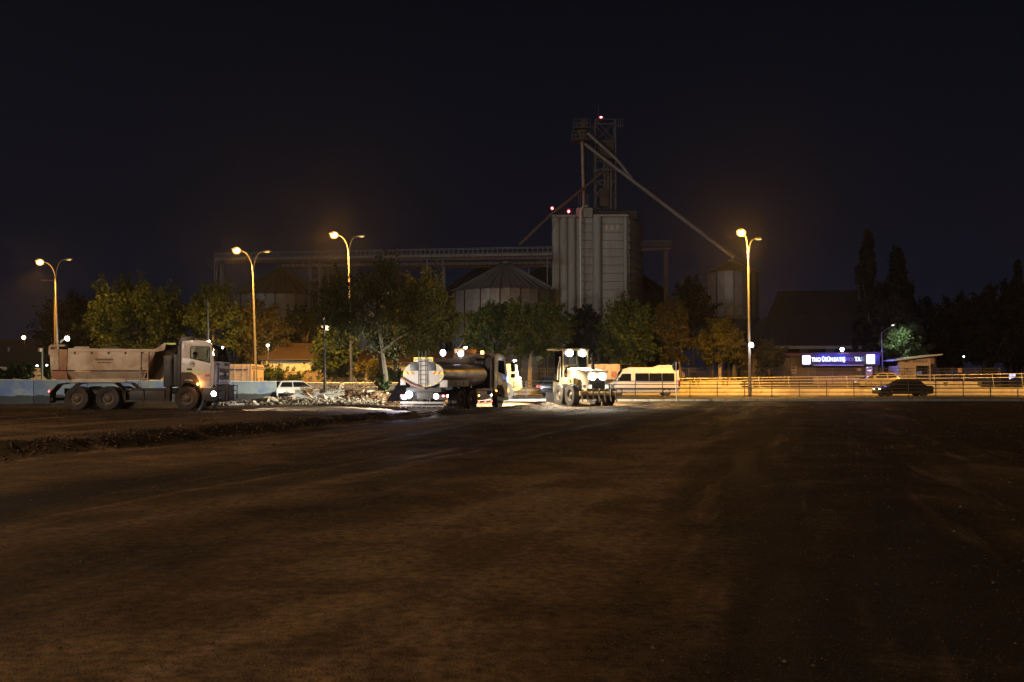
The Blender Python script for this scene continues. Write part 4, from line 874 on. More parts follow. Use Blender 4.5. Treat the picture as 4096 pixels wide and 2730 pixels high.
for s in (-1, 1): wheel(Gm, LUGW, 6.4 + s * .5, -1.95 + s * .87, .625, R(-30), s > 0)
b = MB(); b.box((4.5, -.85, .42), (.12, 3.0, .6), Matrix.Rotation(R(-12), 3, 'Z')); b.build('blade', pm('polished_blade', (.4, .38, .35), .4, .7), Gm)
b = MB(); b.bx(3.35, 3.4, -.5, .5, .9, 1.0); b.build

# ---------------------------------------------------------------- cars and vans on the road
CARW = wheel_meshes(.32, .21, 'car', 0, .62)
PAINTS = {}
def car(name, label, cat, paint, loc, rz, L=4.3, Wd=1.76, Hh=1.46, belt=.92, kind='hatch', tail=TAILRED, head=None, ground=.16):
    r = thing(name, label, cat, loc, rz); h = L / 2; w = Wd / 2
    b = MB(); b.prism([(-h + .03, .32), (-h, .60), (-h + .06, belt - .02), (-h + .30, belt), (.55, belt), (h - .95, belt - .05), (h - .18, belt - .22), (h, .58), (h - .02, .30), (h - .30, .20), (-h + .3, .20)], -w, w)
    body = b.build('body', paint, r, bevel=.07)
    if kind == 'sedan': G = [(-h + .55, belt - .01), (-h + 1.15, Hh - .02), (-.1, Hh), (.25, Hh - .03), (1.10, belt - .01)]
    elif kind == 'suv': G = [(-h + .10, belt - .01), (-h + .40, Hh - .03), (-.3, Hh), (.30, Hh - .03), (1.05, belt - .01)]
    else: G = [(-h + .14, belt - .01), (-h + .52, Hh - .04), (-.4, Hh), (.20, Hh - .03), (1.15, belt - .02)]
    zb, wb, wt = belt, w - .05, w - .26
    def hw(z): return wb + (wt - wb) * (z - zb) / (Hh - zb)
    b = MB(); n = len(G); V = [(x, -hw(z), z) for x, z in G] + [(x, hw(z), z) for x, z in G]
    b.add(V, [tuple(range(n)), tuple(range(2 * n - 1, n - 1, -1))] + [(i, n + i, n + (i + 1) % n, (i + 1) % n) for i in range(n)]); b.build('roof', paint, r, bevel=.05)
    z0, z1 = belt + .05, Hh - .13
    def xat(i, z):
        (xa, za), (xc, zc) = G[i], G[i + 1]; return xa + (xc - xa) * (z - za) / (zc - za)
    xr0, xr1 = xat(0, z0) + .14, xat(0, z1) + .14; xf0, xf1 = xat(n - 2, z0) - .16, xat(n - 2, z1) - .12; xm = (xr1 + xf1) / 2 - .05
    for s in (-1, 1):
        for (a0, a1, c0, c1) in ((xr0 + .0, xr1, xm - .04, xm - .04), (xm + .04, xm + .04, xf0, xf1)):
            b = MB(); o = .006 * s
            b.hexa([(a0, s * hw(z0) - .02 * s, z0), (c0, s * hw(z0) - .02 * s, z0), (c0, s * hw(z0) + o, z0), (a0, s * hw(z0) + o, z0), (a1, s * hw(z1) - .02 * s, z1), (c1, s * hw(z1) - .02 * s, z1), (c1, s * hw(z1) + o, z1), (a1, s * hw(z1) + o, z1)]); b.build('side_window', DGLASS, r, smooth=False)
    for i, nm, sg in ((0, 'rear_window', -1), (n - 2, 'windscreen', 1)):
        za, zc = belt + .06, Hh - .10; xa, xc = xat(i, za) + .008 * sg, xat(i, zc) + .008 * sg
        b = MB(); b.add([(xa, -hw(za) + .12, za), (xa, hw(za) - .12, za), (xc, hw(zc) - .08, zc), (xc, -hw(zc) + .08, zc), (xa - .02 * sg, -hw(za) + .12, za - .0), (xa - .02 * sg, hw(za) - .12, za), (xc - .02 * sg, hw(zc) - .08, zc - .02), (xc - .02 * sg, -hw(zc) + .08, zc - .02)], [(0, 1, 2, 3), (7, 6, 5, 4), (0, 4, 5, 1), (1, 5, 6, 2), (2, 6, 7, 3), (3, 7, 4, 0)]); b.build(nm, DGLASS, r, smooth=False)
    for s in (-1, 1):
        b = MB(); b.bx(-h - .012, -h + .22, s * (w - .20) - .17, s * (w - .20) + .195, belt - .26, belt - .10); b.build('tail_light', tail, r, bevel=.02)
        b = MB(); b.bx(h - .34, h - .06, s * (w - .24) - .18, s * (w - .24) + .20, belt - .36, belt - .24); b.build('headlight', head or pm('headlight_plastic', (.6, .6, .6), .1), r, bevel=.03)
        b = MB(); b.ball((.92, s * (w + .09), belt + .04), (.10, .10, .07), 10, 6); b.build('mirror', paint, r)
    b = MB(); b.bx(-h - .015, -h + .05, -.26, .26, .52, .63); b.build('number_plate', pm('plate_white', (.7, .7, .68), .5), r)
    b = MB(); b.prism([(-h - .02, .28), (-h - .03, .46), (-h + .2, .48), (-h + .2, .22)], -w + .05, w - .05); b.prism([(h + .01, .24), (h + .02, .42), (h - .2, .44), (h - .2, .2)], -w + .05, w - .05); b.build('bumper', BLACKPL, r, bevel=.02)
    for x in (-h + .78, h - .85):
        for s in (-1, 1):
            wheel(r, CARW, x, s * (w - .10), .32, 0, s > 0); c = MB(); c.lathe([(.375, s * (w - .25)), (.375, s * (w + .012)), (.34, s * (w + .012)), (.34, s * (w - .25))], 18, (x, 0, .32), 'y', caps=False, a0=R(-5), a1=R(185)); c.build('wheel_arch', BLACKPL, r)
    return r
p_white = pm('white_car_paint', (.80, .79, .77), .3, 0, .03, 2, None, 0, 1, 0, 30, .5); p_black = pm('black_car_paint', (.012, .012, .013), .25, 0, .1, 2, None, 0, 1, 0, 30, .6)
p_blue = pm('dark_blue_car_paint', (.012, .028, .075), .25, .2, .1, 2, None, 0, 1, 0, 30, .6); p_silver = pm('silver_car_paint', (.50, .49, .47), .3, .4, .05, 2, None, 0, 1, 0, 30, .4)
HLB = em('cool_headlight_lens', (.75, .85, 1), 14)
c = at(1180, 1580, 78); car('hatchback', 'white hatchback standing behind the rubble and the end of the blue wall', 'car', p_white, (c.x, 78.5, 1.62 - 1.47), R(38), 4.2, 1.78, 1.50, .94, 'hatch')
c = at(3612, 1583, 84.5); car('black_car', 'black car passing behind the near railing at the right with its headlight on', 'car', p_black, (c.x, 84.6, .304), R(180), 4.55, 1.80, 1.46, .90, 'sedan', TAILRED, HLB)
b = MB(); b.bx(-.14, .14, 0, .04, 0, .05)
c = at(3520, 1560, 97); car('silver_car', 'silver car half hidden behind the black car and the retaining wall', 'car', p_silver, (c.x, 97, .934), R(180), 4.5, 1.78, 1.46, .90, 'sedan', TAILRED, HLB)
c = at(2262, 1588, 82.5); car('blue_suv', 'dark blue sport utility car with a red tail light left of the grader', 'car', p_blue, (c.x, 82.6, .304), R(8), 4.5, 1.86, 1.62, 1.02, 'suv', em('glowing_tail_lens', (1, .12, .16), 2.2))

# white minibus
def van(name, label, cat, paint, loc, rz, L, Wd, Hh, ac=True):
    r = thing(name, label, cat, loc, rz); h = L / 2; w = Wd / 2
    b = MB(); P = [(-h, .35), (-h + .02, 1.2), (-h + .10, Hh - .12), (-h + .3, Hh - .02), (h - 1.9, Hh), (h - 1.35, Hh - .16), (h - .62, 1.28), (h - .12, 1.05), (h, .72), (h - .02, .35), (h - .3, .26), (-h + .3, .26)]
    hwf = lambda z: w - max(0, z - 1.15) * .10
    n = len(P); b.add([(x, -hwf(z), z) for x, z in P] + [(x, hwf(z), z) for x, z in P], [tuple(range(n)), tuple(range(2 * n - 1, n - 1, -1))] + [(i, n + i, n + (i + 1) % n, (i + 1) % n) for i in range(n)]); b.build('body', paint, r, bevel=.07)
    wz0, wz1 = 1.30, 1.96; xw = [-h + .45, -h + 1.55, -h + 2.65, h - 2.35]
    for s in (-1, 1):
        for i in range(3):
            b = MB(); a, c_ = xw[i] + .02, xw[i + 1] - .02; b.hexa([(a, s * (hwf(wz0) - .02), wz0), (c_, s * (hwf(wz0) - .02), wz0), (c_, s * (hwf(wz0) + .007), wz0), (a, s * (hwf(wz0) + .007), wz0), (a, s * (hwf(wz1) - .02), wz1), (c_, s * (hwf(wz1) - .02), wz1), (c_, s * (hwf(wz1) + .007), wz1), (a, s * (hwf(wz1) + .007), wz1)]); b.build('side_window', DGLASS, r, smooth=False)
        b = MB(); a, c_ = h - 2.0, h - .98; y0, y1 = hwf(wz0), hwf(1.92); b.hexa([(a, s * (y0 - .02), wz0), (c_ + .12, s * (y0 - .02), wz0), (c_ + .12, s * (y0 + .007), wz0), (a, s * (y0 + .007), wz0), (a, s * (y1 - .02), 1.92), (c_ - .26, s * (y1 - .02), 1.92), (c_ - .26, s * (y1 + .007), 1.92), (a, s * (y1 + .007), 1.92)]); b.build('cab_window', DGLASS, r, smooth=False)
        b = MB(); b.bx(-h + .05, h - .1, s * (w + .004) - .012, s * (w + .004) + .012, .58, .70); b.build('side_trim', BLACKPL, r)
        b = MB(); b.bx(-h - .012, -h + .12, s * (w - .10) - .08, s * (w - .10) + .105, .80, 1.35); b.build('tail_light', TAILRED, r, bevel=.02)
        b = MB(); b.bx(h - .18, h - .02, s * (w - .24) - .16, s * (w - .24) + .16, .78, .98); b.build('headlight', HLB, r, bevel=.03)
        b = MB(); b.bx(h - 1.0, h - .86, s * (w + .12) - .10, s * (w + .12) + .10, 1.25, 1.58); b.build('mirror', BLACKPL, r, bevel=.03)
        for x in (-h + 1.15, h - .95): wheel(r, CARW2, x, s * (w - .11), .35, 0, s > 0)
    b = MB(); b.add([(h - .655, -.85, 1.36), (h - .655, .85, 1.36), (h - 1.22, .78, Hh - .24), (h - 1.22, -.78, Hh - .24), (h - .70, -.85, 1.34), (h - .70, .85, 1.34), (h - 1.26, .78, Hh - .25), (h - 1.26, -.78, Hh - .25)], [(0, 1, 2, 3), (7, 6, 5, 4), (0, 4, 5, 1), (1, 5, 6, 2), (2, 6, 7, 3), (3, 7, 4, 0)]); b.build('windscreen', DGLASS, r, smooth=False)
    b = MB(); b.bx(-h - .004, -h + .06, -.72, .72, 1.30, 1.95); b.build('rear_window', DGLASS, r)
    if ac: b = MB(); b.prism([(-h + .35, Hh - .03), (-h + .55, Hh + .20), (-h + 1.7, Hh + .20), (-h + 2.3, Hh - .01)], -.6, .6); b.build('roof_unit', paint, r, bevel=.05)
    return r
CARW2 = wheel_meshes(.35, .22, 'van', 0, .6)
c = at(2572, 1584, 86.5); van('minibus', 'white minibus with dark windows passing right of the grader', 'minibus', p_white, (c.x, 86.8, .304), R(180), 6.2, 2.0, 2.46)

# white box truck behind the grader, facing left
BOXW = pm('dusty_cream_paint', (.58, .50, .42), .6, 0, .1, 2, (.4, .3, .22), .3, 1.4)
c = at(2236, 1530, 99); bt = thing('box_truck', 'cream box truck facing left, standing behind the blue car and the grader', 'truck', (c.x, 99, .93), R(180))
b = MB(); b.prism([(-1.9, .6), (-1.9, 2.15), (-1.75, 2.25), (-.55, 2.22), (-.12, 1.35), (0, 1.1), (0, .5), (-.5, .45)], -1.0, 1.0); cbx = b.build('cab', BOXW, bt, bevel=.04)
b = MB(); b.prism([(-1.55, 1.35), (-.35, 1.35), (-.66, 2.02), (-1.55, 2.02)], 1.002, 1.012); b.build('side_window', DGLASS, cbx)
b = MB(); b.bx(-.3, -.12, 1.05, 1.3, 1.5, 1.95); b.build('mirror', BLACKPL, cbx, bevel=.03)
b = MB(); b.bx(-5.9, -2.05, -1.1, 1.1, .80, 2.30); cg = b.build('cargo_body', BOXW, bt, bevel=.02)
for i in range(6):
    b = MB(); b.bx(-5.8 + i * .65, -5.74 + i * .65, 1.1, 1.13, .82, 2.28); b.build('side_rib', BOXW, cg)
b = MB(); b.bx(-5.6, -5.1, 1.132, 1.136, 1.0, 1.6); b.build('faded_print', pm('faded_red_print', (.40, .20, .16), .8, 0, .5, 6), cg)
b = MB(); b.bx(-5.9, -.4, -.4, .4, .45, .75); b.build('chassis', DARKMETAL, bt)
for x in (-1.0, -4.8):
    for s in (-1, 1): wheel(bt, CARW2, x, s * .9, .36, 0, s > 0)
b = MB(); b.bar((-6.0, 1.0, .9), (-6.0, 1.0, 2.45), .05); b.bar((-7.0, 1.0, 2.3), (-5.9, 1.0, 2.3), .05); b.bar((-7.0, 1.0, .9), (-7.0, 1.0, 2.45), .05); b.build('tail_rack', DARKMETAL, bt)

# livestock truck behind the blue wall
c0, c1 = at(900, 1530, 96), at(1003, 1530, 96); LIV = pm('cream_livestock_paint', (.60, .50, .38), .6, 0, .08, 3, (.4, .3, .2), .25, 1.5); NAVY = pm('navy_stripe_paint', (.035, .03, .12), .6, 0, .2, 4)
zt = zs(1457, 96); lv = thing('livestock_truck', 'cream slatted cargo truck with dark blue stripes standing between the tipper and the house', 'truck', (c0.x, 96, .3), R(2))
Lx = c1.x - c0.x; H1 = zt - .3
b = MB(); b.bx(0, Lx, 0, 5.5, .85, H1 - .02); lvb = b.build('cargo_body', LIV, lv)
rows = 8
for i in range(rows):
    z0 = .9 + (H1 - .95) * i / rows
    b = MB(); b.bx(.02, Lx - .02, -.05, -.002, z0, z0 + (H1 - .95) / rows - .04); b.build('board', LIV, lvb, bevel=.01)
for x in (0, .30, Lx * .38, Lx * .68, Lx - .28, Lx):
    b = MB(); b.bar((x, -.07, .85), (x, -.07, H1), .06, .07); b.build('stake', LIV, lvb)
b = MB(); b.bx(.32, Lx - .30, -.085, -.055, H1 - .62, H1 - .48); b.build('stripe', NAVY, lvb)
for x in (.40, .78, 1.18):
    b = MB(); b.bx(x, x + .28, -.085, -.055, 1.02, 1.10); b.bx(x, x + .28, -.085, -.055, 1.14, 1.2); b.build('stripe', NAVY, lvb)
b = MB(); b.bx(Lx, Lx + .06, 0, 5.4, .85, H1 - .1); sd = b.build('side_wall', pm('pale_side_wall', (.55, .48, .42), .6, 0, .1, 3), lv)
for z in (H1 - .5, H1 - .32):
    b = MB(); b.bx(Lx + .06, Lx + .075, .05, 5.3, z, z + .12); b.build('stripe', NAVY, sd)
for i in range(9):
    b = MB(); b.bar((Lx + .075, .3 + i * .6, .85), (Lx + .075, .3 + i * .6, H1 - .1), .05); b.build('stake', MATS['pale_side_wall'], sd)
b = MB(); b.bar((Lx + .13, .55, 1.2), (Lx + .13, .55, 2.3), .04); b.bar((Lx + .13, .95, 1.2), (Lx + .13, .95, 2.3), .04)
for i in range(5): b.bar((Lx + .13, .55, 1.3 + i * .22), (Lx + .13, .95, 1.3 + i * .22), .03)
b.build('ladder', DARKMETAL, sd)
b = MB(); b.bx(Lx + .08, Lx + .12, 3.4, 4.3, 1.3, 1.62); b.build('sign_board', pm('ochre_board', (.45, .25, .06), .7), sd)
b = MB(); b.bx(0, Lx, -.1, 5.5, .62, .85); b.build('floor_frame', DARKMETAL, lv)
for y in (.9, 4.2):
    for x in (.2, Lx - .15): o = wheel(lv, TRUCKW, x, y, .5, R(90))

# yellow construction machine behind the tanker cab
YEL = pm('construction_yellow', (.46, .23, .03), .5, 0, .08, 2, (.4, .25, .08), .25, 1.4)
c = at(2035, 1585, 66); ym = thing('wheel_loader', 'yellow construction machine standing behind the cab of the water tanker', 'loader', (c.x, 66, .36), R(180))
sc = 66 / 4000
def loc(px, py): v = at(px, py, 66); return (c.x - v.x, v.z - .36)
b = MB(); b.prism([loc(1985, 1458), loc(2062, 1457), loc(2082, 1540), loc(2082, 1558), loc(2040, 1570), loc(1985, 1570)], -.9, .9); yb = b.build('body', YEL, ym, bevel=.05)
b = MB(); b.prism([loc(2064, 1460), loc(2068, 1461), loc(2076, 1512), loc(2071, 1512)], .1, .86); b.build('rear_window', pm('pale_grey_glass', (.3, .33, .33), .1), yb)
b = MB(); b.prism([loc(2055, 1526), loc(2086, 1522), loc(2088, 1552), loc(2060, 1560)], -.95, .95); b.build('counterweight', YEL, ym, bevel=.04)
b = MB(); x, z = loc(2079, 1514); b.ball((x, .75, z), (.10, .08, .09), 10, 8); b.build('tail_light', LAMP_R, ym)
for px in (2056, 2062):
    b = MB(); x, z = loc(px, 1540); b.bx(x - .03, x + .03, .95, .97, z - .2, z + .25); b.build('vent_slot', DARKMETAL, yb)
lettering('KA', .20, INK, ym, (loc(2046, 1464)[0], .905, loc(2046, 1464)[1]), (R(90), 0, R(180)), name='lettering')
b = MB(); x, z = loc(2052, 1458); x2, z2 = loc(2058, 1444); b.bar((x, .2, z), (x2, .2, z2), .04); b.lathe([(.14, -.03), (.17, 0), (.10, .06), (.001, .07)], 14, (x2, .2, z2)); b.build('beacon', em('white_beacon', (.9, .92, 1), 2.5), ym)
for px, r_ in ((1975, .62), (2018, .62)):
    x, z = loc(px, 1580); wheel(ym, LUGW, x, .75, .6, 0, True); wheel(ym, LUGW, x, -.75, .6)

# ================================================================ street lamps and poles
SITE = (1.0, .66, .40)
def halo_bowl(name, col, strength, fac):
    """oversized glass bowl, its orange glow put in as halo; the burner shows through"""
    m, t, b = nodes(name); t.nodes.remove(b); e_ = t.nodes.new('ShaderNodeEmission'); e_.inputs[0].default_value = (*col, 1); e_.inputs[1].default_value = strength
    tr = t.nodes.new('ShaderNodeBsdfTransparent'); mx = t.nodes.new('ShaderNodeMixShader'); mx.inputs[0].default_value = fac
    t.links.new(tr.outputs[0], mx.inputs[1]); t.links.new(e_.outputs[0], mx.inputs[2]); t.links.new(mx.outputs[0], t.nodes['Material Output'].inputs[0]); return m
SOD_HALO = halo_bowl('sodium_halo_bowl', (1, .45, .07), 1.9, .5)
BURNER = em('sodium_burner', (1, .74, .36), 12)
DIM_LENS = em('dim_sodium_lens', (1.0, .55, .18), 1.6)
HEADM = pm('lamp_head_paint', (.45, .42, .38), .5, .2, .1, 4)
def arm_curve(p, q, n=9):
    """leaves p straight up and bends over to reach q almost level"""
    p, q = Vector(p), Vector(q); c = Vector((p.x + (q.x - p.x) * .12, p.y, q.z)) ; out = []
    c1 = Vector((p.x + (q.x - p.x) * .05, p.y + (q.y - p.y) * .05, p.z + (q.z - p.z) * .62)); c2 = Vector((p.x + (q.x - p.x) * .45, p.y + (q.y - p.y) * .45, q.z - .06))
    for i in range(n):
        t = i / (n - 1); out.append((1 - t) ** 3 * p + 3 * t * (1 - t) ** 2 * c1 + 3 * t * t * (1 - t) * c2 + t ** 3 * q)
    return out
def street_lamp(label, base, split, lh, rh, Y, power, right_on=.25, dy=1.0, **kw):
    b0 = at(*base, Y); s0 = at(*split, Y)
    h = [at(*lh, Y - dy), at(*rh, Y + dy)]
    return street_lamp3(label, b0, s0, h, power, right_on, **kw)
def street_lamp3(label, b0, s0, h, power, right_on=.25, color=SODIUM, wide=False, tilt=.34, glow=.12):
    r = thing('street_lamp', label, 'street lamp', b0, 0, 'double armed street lamps'); s = s0 - b0
    b = MB(); b.tube([(0, 0, -.1), s * .3, s * .65, s], [.135, .115, .09, .07], 14); b.build('pole', POLE, r)
    b = MB(); b.box((0, 0, .02), (.5, .5, .05)); b.box((0, 0, .5), (.30, .05, .6)); b.build('base_plate', POLE, r)
    for i, hp in enumerate(h):
        q = hp - b0; d = (q - s); d.z = 0; d.normalize(); e = q - d * .42; e.z -= .02
        b = MB(); pts = arm_curve(s - Vector((0, 0, .05)), e); b.tube(pts, [.07 - .035 * k / (len(pts) - 1) for k in range(len(pts))], 10); arm = b.build('arm', POLE, r)
        a = math.atan2(d.y, d.x)
        b = MB(); b.prism([(-.46, -.02), (-.40, .05), (-.1, .13), (.25, .13), (.44, .05), (.46, -.02)], -.15, .15); hd = b.build('lamp_head', HEADM, arm, bevel=.03); hd.location = q; hd.rotation_euler = (0, R(-8), a)
        b = MB(); on = i == 0
        if on: b.ball((.04, 0, -.08), (.42, .32, .35), 24, 16); b.build('lens', SOD_HALO, arm).location = q; b = MB(); b.ball((.04, 0, -.08), (.31, .23, .25), 18, 12); b.build('burner', BURNER, arm).location = q  # lens bowl drawn oversized, its orange glow added as the lamp's halo
        else: b.ball((.08, 0, -.02), (.26, .12, .05), 14, 8); b.build('lens', DIM_LENS, arm).location = q
        if on:
            if not wide: light('SPOT', q + Vector((0, 0, -.62)), power, color, r, .18, (d.x * .12, tilt, -1), 130, .5)
            light('POINT', q + Vector((0, -.1, -.62)), power * (1 if wide else glow), color, r, .18, name='lamp_glow')
        elif right_on: light('SPOT', q + Vector((.1, 0, -.16)), power * right_on, SODIUM, r, .12, d * .55 + Vector((0, 0, -1)), 118, .6)
    return r
PWR = 27000
street_lamp('tall double armed street lamp at the right, standing before the small dark bin', (3000, 1583), (2993, 1030), (2963, 928), (3030, 958), 84, PWR * 1.1)
street_lamp('double armed street lamp whose pole passes behind the big tree, left of the tanker', (1407, 1545), (1395, 1022), (1335, 938), (1442, 947), 95, PWR)
street_lamp('double armed street lamp between the tipper cab and the white house', (1025, 1545), (1012, 1095), (945, 1000), (1065, 1009), 98, PWR * .85, glow=.05)
street_lamp('leftmost double armed street lamp rising behind the tail of the tipper truck', (235, 1545), (222, 1118), (158, 1047), (272, 1040), 105, PWR * .8, tilt=-.15, glow=.035)
# the next lamps of the site, just outside the picture to the left and behind the camera
street_lamp3('street lamp of the building site beside the open soil', Vector((-27, 20, .3)), Vector((-27, 20, 10.5)), [Vector((-25.4, 20.8, 11.9)), Vector((-28.6, 19.2, 11.9))], 11000, 0, color=SITE, wide=True)
street_lamp3('street lamp of the building site behind the photographer', Vector((-6, -9, 0)), Vector((-6, -9, 10.5)), [Vector((-5.6, -7.4, 11.9)), Vector((-6.4, -10.6, 11.9))], 1750, 0, color=SITE, wide=True)

street_lamp3('street lamp further along the road, beyond the right edge', Vector((51, 83, .35)), Vector((51, 83, 11.6)), [Vector((50.4, 82, 13.6)), Vector((51.9, 84, 13.0))], 15000, .25)

# camera and floodlight poles
def pole(name, label, cat, base, top, Y, r0, r1, mat=DARKMETAL):
    b0, t0 = at(*base, Y), at(*top, Y); r = thing(name, label, cat, b0); b = MB(); b.tube([(0, 0, -.2), t0 - b0], [r0, r1], 12); b.build('pole', mat, r); return r, t0 - b0
r, t = pole('camera_pole', 'dark camera pole behind the white hatchback with small white cameras', 'pole', (1300, 1560), (1297, 1270), 68, .10, .075)
for px, py in ((1295, 1278), (1288, 1309)):
    q = at(px, py, 67.9) - Vector(r.location); b = MB(); b.bar(q, q + Vector((.15, .1, .03)), .03); b.ball(q, (.07, .09, .07), 10, 8); b.bx(q.x - .06, q.x + .06, q.y - .1, q.y + .12, q.z + .03, q.z + .11); b.build('camera', WHITEP, r)
q = at(1305, 1315, 67.9) - Vector(r.location); b = MB(); b.bx(q.x - .05, q.x + .13, q.y - .1, q.y + .1, q.z - .12, q.z + .22); b.build('junction_box', WHITEP, r, bevel=.02)
q = at(1268, 1260, 67.9) - Vector(r.location); b = MB(); b.bar(t, q + Vector((.1, 0, 0)), .04); b.box(q, (.28, .22, .08), Matrix.Rotation(R(30), 3, 'Y')); b.build('floodlight', DARKMETAL, r)
light('SPOT', q + Vector((-.03, 0, -.1)), 2600, (1, .88, .62), r, .05, at(1180, 1540, 77.5) - q - Vector(r.location), 62, .7, 'flood_beam')
light('POINT', at(1322, 1316, 67.6) - Vector(r.location), 42, (1, .9, .55), r, .05, name='flood_glow')
r, t = pole('camera_pole', 'thin pole with a short arm rising behind the cab of the tipper', 'pole', (832, 1560), (832, 1200), 62, .07, .06, POLE)
q = at(808, 1199, 62) - Vector(r.location); b = MB(); b.bar(t, q, .05); b.ball(q, (.14, .1, .09), 10, 8); b.build('camera', DARKMETAL, r)
r, t = pole('camera_pole', 'short grey post with a small camera behind the blue wall at the left', 'pole', (168, 1560), (168, 1394), 58, .065, .06, pm('green_grey_post', (.16, .18, .15), .6))
q = at(160, 1400, 57.9) - Vector(r.location); b = MB(); b.bx(q.x - .06, q.x + .08, q.y - .12, q.y + .08, q.z - .12, q.z + .10); b.build('camera', pm('beige_camera', (.55, .48, .36), .5), r, bevel=.02)
r, t = pole('utility_pole', 'dark wooden utility pole beside the leftmost street lamp', 'pole', (222, 1560), (219, 1115), 108, .13, .10, pm('dark_pole_wood', (.04, .03, .025), .9))
q = at(178, 1122, 108) - Vector(r.location); b = MB(); b.bar(t - Vector((0, 0, .25)), q, .06); b.box(q, (.7, .2, .12)); b.build('unlit_lamp', DARKMETAL, r)
r, t = pole('lamp_post', 'slim pale lamp post with a bent arm left of the guard booth', 'lamp post', (3532, 1520), (3526, 1333), 112, .09, .06, POLE)
q = at(3566, 1305, 112.6) - Vector(r.location); b = MB(); b.tube([t, t + (q - t) * .5 + Vector((0, 0, .05)), q], [.055, .05, .045], 8); b.build('arm', POLE, r)
b = MB(); b.box(q + Vector((.2, 0, .12)), (.55, .22, .07), Matrix.Rotation(R(-32), 3, 'Y')); hd = b.build('lamp_head', HEADM, r)
b = MB(); b.ball(q + Vector((.12, -.12, .07)), (.14, .03, .05), 8, 6); b.build('lens', em('led_street_lens', (.95, .9, .8), 4), hd)
light('SPOT', q + Vector((.25, .1, -.12)), 1900, (.86, 1, .74), r, .08, (.55, .55, -.60), 100, .8, 'pine_beam')
# small lamps
def bulb(label, px, py, Y, rad, color, strength, watt, cat='lamp', arm=None, pole_to=None):
    p = at(px, py, Y); r = thing('lamp', label, cat, p); b = MB(); b.ball((0, 0, 0), rad, 14, 10); b.build('bulb', em('bulb_%d_%d' % (px, py), color, strength), r)
    b = MB(); b.lathe([(rad * .5, rad * .7), (rad * .8, rad * 1.0), (.03, rad * 1.5)], 12); b.build('lamp_cap', DARKMETAL, r)
    if arm: v = at(*arm, Y) - p; b = MB(); b.tube([(0, .1, rad * 1.2), v + Vector((0, .1, 0))], .04, 6); b.build('bracket', POLE, r)
    if pole_to is not None: b = MB(); b.tube([(0, .2, rad), (0, .2, pole_to - p.z)], .05, 6); b.build('pole', DARKMETAL, r)
    if watt: light('POINT', (0, -.4, 0), watt, color, r, rad * .8)
    return r
bulb('white globe lamp on the tall street lamp pole at the right', 3005, 1381, 83.6, .19, (.92, .96, 1), 45, 110, arm=(2997, 1381))
bulb('white lamp hanging under the dark roof above the blue lit shop sign', 3368, 1399, 112, .20, (.85, .93, 1), 40, 160, pole_to=.9)
bulb('white lamp on a short arm beside the leftmost street lamp pole', 269, 1355, 104, .22, (.92, 1, .92), 40, 130, arm=(238, 1373))
bulb('amber lamp on the dark roof at the far left', 95, 1351, 140, .24, (1, .55, .16), 45, 150, pole_to=4.0)
for i, (px, py) in enumerate(((148, 1464), (188, 1462))): bulb('%s of two tiny white lamps above the guardrail ramp at the far left' % ('left one', 'right one')[i], px, py, 100, .09, (.95, .95, 1), 18, 0, pole_to=.5)['group'] = 'tiny white lamps above the ramp'
bulb('tiny white lamp in the dark trees right of the guard booth', 3855, 1427, 125, .10, (.9, .95, 1), 8, 0, pole_to=.9)
# floodlights hidden in the foliage
def flood(label, px, py, Y, watt, color, target, zb):
    p = at(px, py, Y); r = thing('floodlight', label, 'floodlight', p); b = MB(); b.bx(-.16, .16, -.06, .06, -.12, .12); b.build('housing', DARKMETAL, r, bevel=.02)
    b = MB(); b.bx(-.14, .14, -.075, -.06, -.10, .10); b.build('lens', em('flood_lens_%d' % px, color, 12), r); b = MB(); b.tube([(0, .1, 0), (0, .1, zb - p.z)], .05, 6); b.build('pole', DARKMETAL, r)
    light('POINT', (0, -.35, 0), watt, color, r, .1, name='flood_light'); return r
flood('greenish white floodlight shining among the leaves above the cream truck', 1072, 1382, 108, 330, (.85, 1, .62), None, .5)
flood('white floodlight shining through the leaves behind the water tanker', 1862, 1392, 104, 300, (.90, 1, .72), None, .9)

# traffic sign seen from behind
p = gp(2676, 1603, .33); ts = thing('traffic_sign', 'round traffic sign seen from behind on a thin post in front of the minibus', 'traffic sign', (p.x, 63.2, .33), R(30))
zt = zs(1448, 63.2) - .33
b = MB(); b.tube([(0, 0, -.2), (0, 0, zt)], .035, 10); b.build('post', pm('white_post', (.30, .29, .28), .5), ts)
b = MB(); b.lathe([(.285, -.012), (.29, 0), (.285, .012)], 32, (0, .05, zt - .30), 'y'); b.build('sign_disc', pm('grey_sign_back', (.16, .16, .16), .6, .3, .1, 3), ts)
b = MB(); b.bx(-.2, .2, .01, .045, zt - .42, zt - .38); b.bx(-.2, .2, .01, .045, zt - .22, zt - .18); b.build('bracket', STEEL, ts)

